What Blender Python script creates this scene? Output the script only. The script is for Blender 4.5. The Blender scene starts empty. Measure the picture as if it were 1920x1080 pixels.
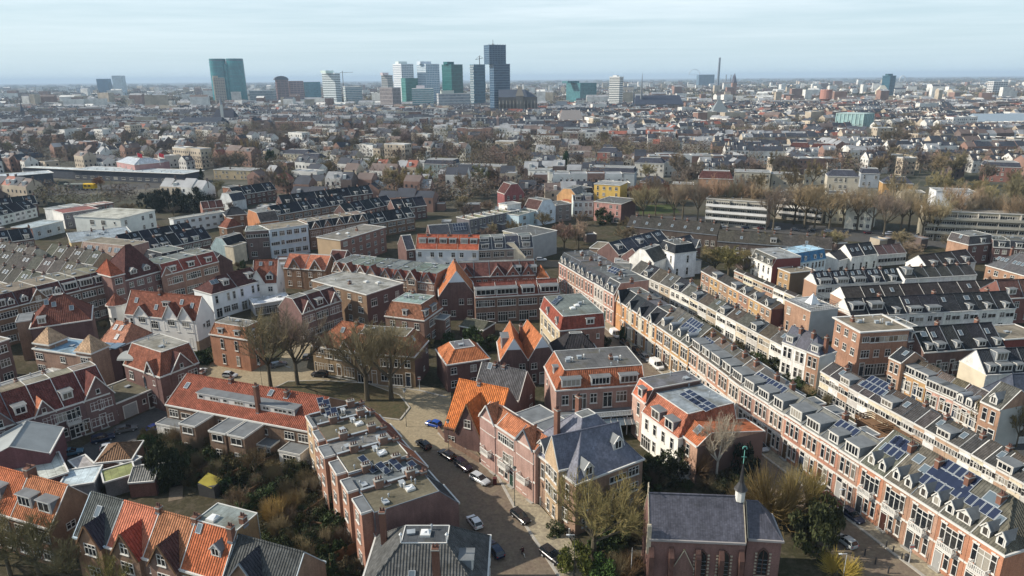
HAZE=0.9e-4; EXPO=0.4
import bpy, math, random
from mathutils import Vector
R=math.radians; PI=math.pi
rng=random.Random(7)
sc=bpy.context.scene
LINK=sc.collection.objects.link
# ---------------------------------------------------------------- camera model (drone at 62 m)
F_=1280.; TH=R(17.1); RO=R(0.46); HC=62.
c_,s_=math.cos(TH),math.sin(TH); cr_,sr_=math.cos(RO),math.sin(RO)
def ray(px,py):
    a,b=(px-960)/F_,(py-540)/F_
    r=a*cr_-b*sr_; d=a*sr_+b*cr_
    return r, c_-d*s_, -s_-d*c_
def P(p,z=0.):
    X,Y,Z=ray(*p); t=(z-HC)/Z
    return Vector((X*t,Y*t))
def far(px,py,D):
    X,Y,Z=ray(px,py); t=D/Y
    return X*t,D,HC+Z*t
def Q(x,y,z):
    z-=HC; zc=y*c_-z*s_; d=(-y*s_-z*c_)/zc; r=x/zc
    return 960+(r*cr_+d*sr_)*F_, 540+(-r*sr_+d*cr_)*F_
def crop(ox,oy,s=4.8): return lambda x,y:(ox+x/s,oy+y/s)
A0=crop(0,480);A1=crop(360,480);A2=crop(700,480);A3=crop(820,600);A4=crop(1100,480);A5=crop(1520,480)
C0=crop(0,330);C1=crop(380,330);C2=crop(760,330);C3=crop(1140,330);C4=crop(1520,330)
E0=crop(0,680);E1=crop(0,855);E2=crop(280,680);E3=crop(380,855);E4=crop(760,770,3.485);E5=crop(1160,680);E6=crop(1520,660)
# ---------------------------------------------------------------- materials
MATS={}
def nt(name):
    m=bpy.data.materials.new(name); m.use_nodes=True
    n=m.node_tree.nodes; l=m.node_tree.links
    return m,n,l,n['Principled BSDF']
def N(n,t,**k):
    o=n.new(t)
    for a,v in k.items():
        if a in o.inputs.keys() if hasattr(o.inputs,'keys') else False: o.inputs[a].default_value=v
        else: setattr(o,a,v)
    return o
def basecol(n,col):
    if col is None:
        return n.new('ShaderNodeObjectInfo').outputs['Color']
    r=n.new('ShaderNodeRGB'); r.outputs[0].default_value=(*col,1); return r.outputs[0]
def noise(n,l,vec,scale,detail=4,rough=.6):
    t=n.new('ShaderNodeTexNoise'); t.inputs['Scale'].default_value=scale; t.inputs['Detail'].default_value=detail; t.inputs['Roughness'].default_value=rough
    l.new(vec,t.inputs['Vector']); return t.outputs['Fac']
def mr(n,l,v,a,b,c,d):
    t=n.new('ShaderNodeMapRange'); l.new(v,t.inputs[0])
    for i,x in enumerate((a,b,c,d)): t.inputs[i+1].default_value=x
    return t.outputs[0]
def mul(n,l,col,fac):
    t=n.new('ShaderNodeVectorMath'); t.operation='SCALE'; l.new(col,t.inputs[0]); l.new(fac,t.inputs['Scale']); return t.outputs[0]
def mth(n,l,op,a,b=None):
    t=n.new('ShaderNodeMath'); t.operation=op
    for i,x in enumerate((a,b)):
        if x is None: continue
        if isinstance(x,(int,float)): t.inputs[i].default_value=x
        else: l.new(x,t.inputs[i])
    return t.outputs[0]
def mixc(n,l,fac,a,b):
    t=n.new('ShaderNodeMix'); t.data_type='RGBA'
    if isinstance(fac,float): t.inputs[0].default_value=fac
    else: l.new(fac,t.inputs[0])
    for i,x in ((6,a),(7,b)):
        if isinstance(x,tuple): t.inputs[i].default_value=(*x,1)
        else: l.new(x,t.inputs[i])
    return t.outputs[2]
def simple(name,col=None,rough=.8,spec=.3,ns=.8,amt=.25,metal=0.):
    m,n,l,b=nt(name); tc=n.new('ShaderNodeTexCoord'); oi=n.new('ShaderNodeObjectInfo')
    ad=n.new('ShaderNodeVectorMath'); l.new(tc.outputs['Object'],ad.inputs[0]); l.new(oi.outputs['Location'],ad.inputs[1])
    f=mr(n,l,noise(n,l,ad.outputs[0],ns),.25,.75,1-amt,1+amt)
    l.new(mul(n,l,basecol(n,col),f),b.inputs['Base Color'])
    b.inputs['Roughness'].default_value=rough; b.inputs['Specular IOR Level'].default_value=spec; b.inputs['Metallic'].default_value=metal
    MATS[name]=m; return m
def tangent_uv(n,l,tc):
    cr=n.new('ShaderNodeVectorMath'); cr.operation='CROSS_PRODUCT'; l.new(tc.outputs['Normal'],cr.inputs[0]); cr.inputs[1].default_value=(0,0,1)
    nm=n.new('ShaderNodeVectorMath'); nm.operation='NORMALIZE'; l.new(cr.outputs[0],nm.inputs[0])
    dt=n.new('ShaderNodeVectorMath'); dt.operation='DOT_PRODUCT'; l.new(nm.outputs[0],dt.inputs[0]); l.new(tc.outputs['Object'],dt.inputs[1])
    sp=n.new('ShaderNodeSeparateXYZ'); l.new(tc.outputs['Object'],sp.inputs[0])
    return dt.outputs['Value'],sp.outputs['Z']
def m_brick():
    m,n,l,b=nt('brick'); tc=n.new('ShaderNodeTexCoord'); oi=n.new('ShaderNodeObjectInfo')
    u,z=tangent_uv(n,l,tc)
    cb=n.new('ShaderNodeCombineXYZ'); l.new(mth(n,l,'MULTIPLY',u,4.5),cb.inputs[0]); l.new(mth(n,l,'MULTIPLY',z,14.),cb.inputs[1]); l.new(oi.outputs['Random'],cb.inputs[2])
    f1=mr(n,l,noise(n,l,cb.outputs[0],1.,2),.3,.7,.78,1.22)
    ad=n.new('ShaderNodeVectorMath'); l.new(tc.outputs['Object'],ad.inputs[0]); l.new(oi.outputs['Location'],ad.inputs[1])
    f2=mr(n,l,noise(n,l,ad.outputs[0],.45,5),.25,.75,.75,1.22)
    # rain streaks: stretched vertically
    mp=n.new('ShaderNodeMapping'); l.new(ad.outputs[0],mp.inputs[0]); mp.inputs['Scale'].default_value=(2.2,2.2,.16)
    f3=mr(n,l,noise(n,l,mp.outputs[0],1.,3),.3,.7,.86,1.12)
    c=mul(n,l,mul(n,l,mul(n,l,basecol(n,None),f1),f2),f3)
    l.new(c,b.inputs['Base Color']); b.inputs['Roughness'].default_value=.88; b.inputs['Specular IOR Level'].default_value=.2
    MATS['brick']=m
def m_tile(name,pitch=.36,course=.40,rough=.75,spec=.3,bump=.9,moss=.35):
    m,n,l,b=nt(name); tc=n.new('ShaderNodeTexCoord'); oi=n.new('ShaderNodeObjectInfo')
    u,z=tangent_uv(n,l,tc)
    rib=mth(n,l,'SINE',mth(n,l,'MULTIPLY',u,2*PI/pitch))
    fr=mth(n,l,'FRACT',mth(n,l,'DIVIDE',z,course*.7))
    hgt=mth(n,l,'ADD',mth(n,l,'MULTIPLY',rib,.5),mth(n,l,'MULTIPLY',fr,-.35))
    ad=n.new('ShaderNodeVectorMath'); l.new(tc.outputs['Object'],ad.inputs[0]); l.new(oi.outputs['Location'],ad.inputs[1])
    mpz=n.new('ShaderNodeMapping'); l.new(ad.outputs[0],mpz.inputs[0]); mpz.inputs['Scale'].default_value=(1.6,1.6,.22)
    f0=mr(n,l,noise(n,l,mpz.outputs[0],1.,4,.6),.3,.7,.72,1.2)
    f1=mth(n,l,'MULTIPLY',f0,mr(n,l,noise(n,l,ad.outputs[0],.5,6,.72),.25,.75,.66,1.3))
    # single tiles differ
    cb=n.new('ShaderNodeCombineXYZ'); l.new(mth(n,l,'FLOOR',mth(n,l,'DIVIDE',u,pitch)),cb.inputs[0]); l.new(mth(n,l,'FLOOR',mth(n,l,'DIVIDE',z,course*.7)),cb.inputs[1])
    wn=n.new('ShaderNodeTexWhiteNoise'); l.new(cb.outputs[0],wn.inputs[0])
    f2=mr(n,l,wn.outputs[0],0,1,.82,1.16)
    c=mul(n,l,mul(n,l,basecol(n,None),f1),f2)
    ms=mr(n,l,noise(n,l,ad.outputs[0],.9,7,.72),.56,.72,0,moss)
    c=mixc(n,l,ms,c,(.055,.055,.035))
    l.new(c,b.inputs['Base Color'])
    bp=n.new('ShaderNodeBump'); bp.inputs['Distance'].default_value=.11; bp.inputs['Strength'].default_value=bump
    l.new(hgt,bp.inputs['Height']); l.new(bp.outputs[0],b.inputs['Normal'])
    b.inputs['Roughness'].default_value=rough; b.inputs['Specular IOR Level'].default_value=spec
    MATS[name]=m
def m_flat():
    m,n,l,b=nt('bitumen'); tc=n.new('ShaderNodeTexCoord'); oi=n.new('ShaderNodeObjectInfo')
    ad=n.new('ShaderNodeVectorMath'); l.new(tc.outputs['Object'],ad.inputs[0]); l.new(oi.outputs['Location'],ad.inputs[1])
    f1=mr(n,l,noise(n,l,ad.outputs[0],.35,6,.65),.3,.7,.6,1.35)
    c=mul(n,l,basecol(n,None),f1)
    sx=n.new('ShaderNodeSeparateXYZ'); l.new(tc.outputs['Object'],sx.inputs[0])
    sm=mth(n,l,'LESS_THAN',mth(n,l,'FRACT',mth(n,l,'DIVIDE',sx.outputs['X'],1.05)),.08); c=mul(n,l,c,mr(n,l,sm,0,1,1.,.72))
    c=mul(n,l,c,mr(n,l,noise(n,l,ad.outputs[0],1.7,5,.75),.3,.7,.8,1.2))
    # puddle stains and moss
    ms=mr(n,l,noise(n,l,ad.outputs[0],.22,5,.6),.52,.62,0,.5)
    c=mixc(n,l,ms,c,(.085,.075,.045))
    l.new(c,b.inputs['Base Color']); b.inputs['Roughness'].default_value=.85; b.inputs['Specular IOR Level'].default_value=.25
    MATS['bitumen']=m
def m_glass():
    m,n,l,b=nt('window_glass'); oi=n.new('ShaderNodeObjectInfo')
    cr=n.new('ShaderNodeValToRGB'); e=cr.color_ramp; e.interpolation='CONSTANT'
    e.elements[0].position=0; e.elements[0].color=(.012,.015,.019,1); e.elements[1].position=.45; e.elements[1].color=(.03,.03,.03,1)
    for p,c in ((.70,(.06,.055,.05)),(.86,(.14,.13,.11)),(.95,(.30,.28,.24))):
        x=e.elements.new(p); x.color=(*c,1)
    l.new(oi.outputs['Random'],cr.inputs[0]); l.new(cr.outputs[0],b.inputs['Base Color'])
    b.inputs['Roughness'].default_value=.07; b.inputs['Specular IOR Level'].default_value=.55
    MATS['glass']=m
m_brick(); m_tile('tile',spec=.12,rough=.85); m_tile('slate',pitch=.3,course=.2,rough=.62,spec=.28,bump=.12,moss=.15); m_flat(); m_glass()
simple('render',None,.9,.2,.35,.14)
simple('white',(.60,.59,.55),.6,.3,.7,.12)
simple('whitecol',None,.6,.3,.7,.10)
simple('zinc',(.30,.33,.35),.5,.5,.9,.2)
simple('lead',(.16,.18,.20),.55,.4,.9,.2)
simple('dark',(.03,.03,.032),.5,.4,.9,.3)
simple('wood',(.17,.10,.055),.8,.2,2.,.35)
simple('door',None,.45,.4,2.,.1)
simple('plain',None,.8,.25,1.2,.2)
simple('concrete',(.32,.31,.28),.9,.2,1.,.2)
simple('gardenearth',(.06,.045,.028),.95,.1,.6,.5)
simple('metalpole',(.10,.11,.11),.5,.5,1.,.1)
def m_solar():
    m,n,l,b=nt('solar_cell'); b.inputs['Base Color'].default_value=(.016,.023,.05,1); b.inputs['Roughness'].default_value=.18; b.inputs['Specular IOR Level'].default_value=.6
    MATS['solar']=m
    m,n,l,b=nt('skylight_glass'); b.inputs['Base Color'].default_value=(.10,.13,.15,1); b.inputs['Roughness'].default_value=.06; b.inputs['Specular IOR Level'].default_value=.9
    MATS['skyglass']=m
m_solar()
# ---------------------------------------------------------------- mesh builder
class MB:
    def __init__(s): s.v=[];s.f=[];s.m=[]
    def poly(s,pts,mi=0):
        q=[]
        for p in pts:
            p=tuple(p)
            if not q or max(abs(p[i]-q[-1][i]) for i in range(3))>1e-5: q.append(p)
        if len(q)>1 and max(abs(q[0][i]-q[-1][i]) for i in range(3))<1e-5: q.pop()
        if len(q)<3: return
        b=len(s.v); s.v+=q; s.f.append(tuple(range(b,b+len(q)))); s.m.append(mi)
    def box(s,x0,y0,z0,x1,y1,z1,mi=0,skip=''):
        b=len(s.v); s.v+=[(x0,y0,z0),(x1,y0,z0),(x1,y1,z0),(x0,y1,z0),(x0,y0,z1),(x1,y0,z1),(x1,y1,z1),(x0,y1,z1)]
        for k,f in (('b',(3,2,1,0)),('t',(4,5,6,7)),('f',(0,1,5,4)),('r',(1,2,6,5)),('k',(2,3,7,6)),('l',(3,0,4,7))):
            if k not in skip: s.f.append(tuple(b+i for i in f)); s.m.append(mi)
    def bar(s,p,q,r,mi=0,n=4,r2=None):
        p=Vector(p);q=Vector(q);d=q-p
        if d.length<1e-6: return
        d.normalize(); a=d.orthogonal().normalized() if abs(d.z)>.999 else Vector((d.y,-d.x,0)).normalized(); c=d.cross(a)
        r2=r if r2 is None else r2; b=len(s.v)
        for (o,rr) in ((p,r),(q,r2)):
            for i in range(n):
                t=2*PI*(i+.5)/n; s.v.append(tuple(o+(a*math.cos(t)+c*math.sin(t))*rr))
        for i in range(n):
            j=(i+1)%n; s.f.append((b+i,b+j,b+n+j,b+n+i)); s.m.append(mi)
        s.f.append(tuple(b+i for i in reversed(range(n)))); s.m.append(mi)
        s.f.append(tuple(b+n+i for i in range(n))); s.m.append(mi)
    def prism(s,xy,z0,z1,mi=0,mt=None):
        k=len(xy)
        for i in range(k):
            a,c=xy[i],xy[(i+1)%k]; s.poly([(a[0],a[1],z0),(c[0],c[1],z0),(c[0],c[1],z1),(a[0],a[1],z1)],mi)
        s.poly([(a[0],a[1],z1) for a in xy],mi if mt is None else mt)
    def cone(s,x,y,z0,z1,r0,r1,n=8,mi=0,ph=0,cap=True):
        b=len(s.v)
        for z,r in ((z0,r0),(z1,r1)):
            for i in range(n): t=2*PI*i/n+ph; s.v.append((x+r*math.cos(t),y+r*math.sin(t),z))
        for i in range(n): j=(i+1)%n; s.f.append((b+i,b+j,b+n+j,b+n+i)); s.m.append(mi)
        if cap: s.f.append(tuple(b+n+i for i in range(n))); s.m.append(mi)
    def mesh(s,name,mats,smooth=False):
        me=bpy.data.meshes.new(name); me.from_pydata(s.v,[],s.f)
        for m in mats: me.materials.append(MATS[m] if isinstance(m,str) else m)
        if len(mats)>1: me.polygons.foreach_set('material_index',s.m)
        if smooth: me.polygons.foreach_set('use_smooth',[True]*len(s.f))
        me.update(); return me
def ob(name,me,par=None,loc=(0,0,0),rz=0.,rx=0.,col=None,scl=None):
    o=bpy.data.objects.new(name,me); LINK(o)
    if par: o.parent=par
    o.location=loc; o.rotation_euler=(rx,0,rz)
    if col: o.color=(*col,1)
    if scl: o.scale=scl
    return o
def empty(name,loc,rz=0):
    o=bpy.data.objects.new(name,None); LINK(o); o.location=loc; o.rotation_euler=(0,0,rz); o.empty_display_size=.5; return o
def tag(o,label,cat,group=None,kind=None):
    if label: o['label']=label
    if cat: o['category']=cat
    if group: o['group']=group
    if kind: o['kind']=kind
    return o
def setting(name,mb,mats): o=ob(name,mb.mesh(name,mats)); o['kind']='structure'; return o
CACHE={}
def cached(key,fn):
    if key not in CACHE: CACHE[key]=fn()
    return CACHE[key]
def jit(c,a=.1):
    k=1+rng.uniform(-a,a); return tuple(max(0,x*k*(1+rng.uniform(-a,a)*.35)) for x in c)
# ---------------------------------------------------------------- occupancy of the ground
OCC=set()
def occ_rect(o,u,v,w,d,pad=.5):
    nx=int((w+2*pad)/1.)+1; ny=int((d+2*pad)/1.)+1
    for i in range(nx+1):
        for j in range(ny+1):
            p=o+u*(-pad+(w+2*pad)*i/nx)+v*(-pad+(d+2*pad)*j/ny); OCC.add((int(p.x//2),int(p.y//2)))
def free(x,y,r=1.):
    k=int(r//2)+1; cx,cy=int(x//2),int(y//2)
    return all((cx+i,cy+j) not in OCC for i in range(-k,k+1) for j in range(-k,k+1))
# ---------------------------------------------------------------- house parts
WS={ # code: width,height,bottom,columns,transom,lintel
 'w':(.9,1.8,.85,1,.62,0),'n':(.74,2.0,.65,1,.64,1),'t':(.86,2.0,.65,1,.62,0),'W':(2.0,1.65,.85,3,.66,0),'m':(1.3,1.55,.9,2,.62,0),'s':(.7,.9,1.3,1,0,0),
 'f':(1.7,2.35,.12,2,.74,0),'r':(3.2,1.15,1.0,4,0,0),'k':(1.6,1.2,1.1,3,0,0),'v':(2.6,2.4,.1,4,.7,0),'p':(2.2,1.2,.95,2,0,0)}
def win_mesh(code,scale=1.):
    w,h,z0,nc,tr,li=WS[code]
    def mk():
        b=MB(); t=.065; x0,x1=-w/2,w/2; D=-.09
        b.box(x0,D,0,x0+t,.0,h); b.box(x1-t,D,0,x1,.0,h); b.box(x0+t,D,0,x1-t,.0,t); b.box(x0+t,D,h-t,x1-t,.0,h)
        cw=(w-t)/nc
        for i in range(1,nc): b.box(x0+t/2+cw*i-.045,D+.01,t,x0+t/2+cw*i+.045,0,h-t)
        if tr:
            for i in range(nc):
                a=x0+t if i==0 else x0+t/2+cw*i+.045; e=x1-t if i==nc-1 else x0+t/2+cw*(i+1)-.045
                b.box(a,D+.015,h*tr-.04,e,0,h*tr+.04)
        b.box(x0-.08,-.17,-.1,x1+.08,0,-.003)
        if li:
            b.box(x0-.1,-.12,h+.003,x1+.1,0,h+.17); b.box(-.1,-.16,h+.06,.1,-.122,h+.26)
        return b.mesh('window',['white'])
    return cached(('win',code),mk)
def pane_mesh(code):
    w,h=WS[code][:2]
    def mk():
        b=MB(); t=.1; b.poly([(-w/2+t,-.03,t),(w/2-t,-.03,t),(w/2-t,-.03,h-t),(-w/2+t,-.03,h-t)]); return b.mesh('pane',['glass'])
    return cached(('pane',code),mk)
def door_mesh(kind='d'):
    def mk():
        b=MB()
        if kind=='g':
            b.box(-1.4,-.08,0,-1.25,0,2.45,0); b.box(1.25,-.08,0,1.4,0,2.45,0); b.box(-1.25,-.08,2.3,1.25,0,2.45,0)
            b.box(-1.25,-.04,0,1.25,0,2.3,1)
        else:
            b.box(-.6,-.09,0,-.48,0,2.95,0); b.box(.48,-.09,0,.6,0,2.95,0); b.box(-.48,-.09,2.83,.48,0,2.95,0); b.box(-.48,-.08,2.2,.48,0,2.3,0)
            b.box(-.48,-.05,.02,.48,0,2.2,1); b.box(-.48,-.04,2.3,.48,0,2.83,2); b.box(-.75,-.5,-.02,.75,0,.12,3)
            b.box(.3,-.1,1.0,.36,-.05,1.12,0)
        return b.mesh('door',['white','door','glass','concrete'])
    return cached(('door',kind),mk)
def balcony_mesh(w=2.2,d=1.0):
    def mk():
        b=MB(); b.box(-w/2,-d,-.22,w/2,0,-.02)
        for x in (-w/2+.06,w/2-.06): b.box(x-.06,-d+.02,-.02,x+.06,-d+.14,1.0)
        b.box(-w/2+.12,-d+.03,.86,w/2-.12,-d+.13,.97); b.box(-w/2+.12,-d+.03,.08,w/2-.12,-d+.13,.18)
        n=int(w/.24)
        for i in range(1,n): x=-w/2+w*i/n; b.box(x-.045,-d+.05,.18,x+.045,-d+.11,.86)
        for x in (-w/2+.01,w/2-.11): b.box(x,-d+.14,.86,x+.1,0,.97); b.box(x,-d+.14,.08,x+.1,0,.18)
        for k in range(1,4):
            for x in (-w/2+.03,w/2-.09): b.box(x,-d+.14+k*.2,.18,x+.06,-d+.2+k*.2,.86)
        for x in (-w/2+.15,w/2-.35): b.box(x,-d*.7,-.5,x+.2,0,-.222)
        return b.mesh('balcony',['white'])
    return cached(('balc',w,d),mk)
def bay_mesh(w=2.4,h=2.7,d=.8):
    def mk():
        b=MB(); b.box(-w/2,-d,0,w/2,0,.75,1); b.box(-w/2+.04,-d+.04,.75,w/2-.04,0,h-.25,2); b.box(-w/2-.12,-d-.12,h-.25,w/2+.12,0,h,0)
        for i in range(5):
            x=-w/2+w*i/4; x=min(max(x,-w/2+.05),w/2-.05); b.box(x-.06,-d-.01,.752,x+.06,-d+.11,h-.252,0)
        b.box(-w/2,-d-.005,1.75,w/2,-d+.06,1.85,0); b.box(-w/2-.06,-d-.05,.68,w/2+.06,-d+.12,.78,0)
        for x in (-w/2-.01,w/2-.07): b.box(x,-.1,.752,x+.08,0,h-.252,0)
        return b.mesh('bay_window',['white','render','glass'])
    return cached(('bay',w,h,d),mk)
def arch_mesh(w=1.2,h=3.6,tracery=True):
    def mk():
        b=MB(); n=8; out=[(-w/2,0)]; 
        hs=h-w*.85
        def arc(ww,off):
            L=[(-ww/2,off)]
            for i in range(n+1):
                t=i/n; ang=t*PI/2.9; x=ww/2-ww*math.cos(ang)*1.0; 
                L.append((min(x,0) if i<n else 0,hs+ww*.95*math.sin(ang)))
            return L+[(-x,z) for x,z in reversed(L[:-1])]
        o=arc(w,0); ii=arc(w-.34,.16)
        b.poly([(x,-.03,z) for x,z in ii],1)
        for i in range(len(o)-1):
            b.poly([(o[i][0],-.1,o[i][1]),(ii[i][0],-.1,ii[i][1]),(ii[i+1][0],-.1,ii[i+1][1]),(o[i+1][0],-.1,o[i+1][1])],0)
            b.poly([(ii[i][0],-.1,ii[i][1]),(ii[i][0],0,ii[i][1]),(ii[i+1][0],0,ii[i+1][1]),(ii[i+1][0],-.1,ii[i+1][1])],0)
            b.poly([(o[i][0],-.1,o[i][1]),(o[i+1][0],-.1,o[i+1][1]),(o[i+1][0],0,o[i+1][1]),(o[i][0],0,o[i][1])],0)
        b.box(-w/2-.15,-.25,-.2,w/2+.15,0,0,2)
        b.box(-.05,-.09,.16,.05,-.03,h-.5,0); 
        for k in range(1,5): b.box(-w/2+.17,-.07,k*hs/5,w/2-.17,-.035,k*hs/5+.05,3)
        for k in range(7):
            for s in (-1,1): z=.3+k*(h-1.3)/6; x=s*(w/2+.1); b.box(x-.13,-.12,z,x+.13,0,z+.2,2)
        return b.mesh('arched_window',['brickdark','glass','stone','lead'])
    return cached(('arch',w,h),mk)
simple('brickdark',(.10,.055,.045),.9,.2,1.,.3); simple('stone',(.42,.37,.28),.85,.2,1.5,.25)
FA={'F':0,'R':1,'B':2,'L':3}
class House: pass
def frustum(H,w,d,h,f,b,l,r):
    B=[(0,0,H),(w,0,H),(w,d,H),(0,d,H)]; T=[(l,f,H+h),(w-r,f,H+h),(w-r,d-b,H+h),(l,d-b,H+h)]
    return B,T
def dormer_mesh(kind,w,hd,slope,near):
    """front at y=0, roof runs back to the slope; slope=h/f"""
    def mk():
        b=MB(); D=hd/slope+.15; D=min(D,5.)
        if kind=='box':
            b.box(-w/2,0,-.25,w/2,.12,hd,0)
            for x in (-w/2,w/2-.1): b.poly([(x+(.1 if x>0 else 0),.12,-.1),(x+(.1 if x>0 else 0),D,hd),(x+(.1 if x>0 else 0),.12,hd)],1)
            b.box(-w/2-.15,-.2,hd,w/2+.15,D+.1,hd+.13,0,skip='t'); b.poly([(-w/2-.15,-.2,hd+.131),(w/2+.15,-.2,hd+.131),(w/2+.15,D+.1,hd+.131),(-w/2-.15,D+.1,hd+.131)],2)
        elif kind=='pt':
            hw=hd*.62; ap=hd*1.15
            b.poly([(-w/2,0,-.25),(w/2,0,-.25),(w/2,0,hw),(0,0,ap),(-w/2,0,hw)],0)
            D2=ap/slope; D1=hw/slope
            for s in (-1,1):
                b.poly([(s*w/2,0,0),(s*w/2,D1,hw),(s*w/2,0,hw)],1)
                b.poly([(s*(w/2+.13),-.15,hw-.06),(0,-.15,ap+.09),(0,D2+.05,ap+.09),(s*(w/2+.13),D1,hw-.06)],2)
                b.bar((s*(w/2+.1),-.12,hw-.03),(0,-.12,ap+.07),.09,0)
        elif kind=='arc':
            n=6; pts=[(-w/2,hd*.7)]+[( -w/2*math.cos(PI*i/n), hd*.7+w*.42*math.sin(PI*i/n)) for i in range(n+1)]+[(w/2,hd*.7)]
            b.poly([(-w/2,0,-.25),(w/2,0,-.25)]+[(x,0,z) for x,z in reversed(pts)],0)
            for s in (-1,1): b.poly([(s*w/2,0,0),(s*w/2,hd*.7/slope,hd*.7),(s*w/2,0,hd*.7)],1)
            for i in range(1,n+1):
                (x0,z0),(x1,z1)=pts[i],pts[i+1]
                b.poly([(x0*1.1,-.15,z0+.06),(x1*1.1,-.15,z1+.06),(x1*1.1,z1/slope,z1+.06),(x0*1.1,z0/slope,z0+.06)],1)
        return b.mesh('dormer',['white','lead','bitlid'])
    return cached(('dor',kind,round(w,1),round(hd,1),round(slope,2)),mk)
simple('bitlid',(.14,.15,.155),.7,.4,.6,.3)
def dwin(w,h,nc):
    def mk():
        b=MB(); t=.09; x0,x1=-w/2,w/2
        b.box(x0,-.07,0,x0+t,0,h); b.box(x1-t,-.07,0,x1,0,h); b.box(x0+t,-.07,0,x1-t,0,t); b.box(x0+t,-.07,h-t,x1-t,0,h)
        for i in range(1,nc): x=x0+w*i/nc; b.box(x-.045,-.06,t,x+.045,0,h-t)
        return b.mesh('window',['white'])
    def mp():
        b=MB(); b.poly([(-w/2+.08,-.02,.08),(w/2-.08,-.02,.08),(w/2-.08,-.02,h-.08),(-w/2+.08,-.02,h-.08)]); return b.mesh('pane',['glass'])
    k=(round(w,1),round(h,1),nc)
    return cached(('dw',)+k,mk),cached(('dp',)+k,mp)
def chimney_mesh(w,d,h,pots):
    def mk():
        b=MB(); b.box(-w/2,-d/2,0,w/2,d/2,h,0); b.box(-w/2-.07,-d/2-.07,h-.22,w/2+.07,d/2+.07,h-.08,1); 
        for i in range(pots): x=-w/2+w*(i+.5)/pots; b.cone(x,0,h,h+.45,.13,.1,6,2)
        b.box(-w/2-.06,-d/2-.06,0,w/2+.06,d/2+.06,.32,3)
        return b.mesh('chimney',['brick','concrete','brickdark','lead'])
    return cached(('chim',w,d,round(h,1),pots),mk)
def sky_mesh(w,h):
    def mk():
        b=MB(); t=.09
        b.box(-w/2,0,0,w/2,t,.12,0);b.box(-w/2,h-t,0,w/2,h,.12,0);b.box(-w/2,t,0,-w/2+t,h-t,.12,0);b.box(w/2-t,t,0,w/2,h-t,.12,0)
        b.poly([(-w/2+t,t,.09),(w/2-t,t,.09),(w/2-t,h-t,.09),(-w/2+t,h-t,.09)],1); return b.mesh('skylight',['zinc','skyglass'])
    return cached(('sky',w,h),mk)
def solar_mesh(nx,ny,pw=1.0,ph=1.65):
    def mk():
        b=MB()
        for i in range(nx):
            for j in range(ny):
                x,y=(i-nx/2)*pw,j*ph; b.box(x+.03,y+.03,.06,x+pw-.03,y+ph-.03,.12,0); b.poly([(x+.09,y+.09,.125),(x+pw-.09,y+.09,.125),(x+pw-.09,y+ph-.09,.125),(x+.09,y+ph-.09,.125)],1)
        return b.mesh('solar_panel',['zinc','solar'])
    return cached(('sol',nx,ny,pw,ph),mk)
ORD='first second third fourth fifth sixth seventh eighth ninth tenth eleventh twelfth thirteenth fourteenth fifteenth sixteenth'.split()
LABELS=set()
HOUSES=[]
NEAR_D=150.
def EXT(d,h): return [('B',.5,2.7,d,h,{'w':()})]
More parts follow.
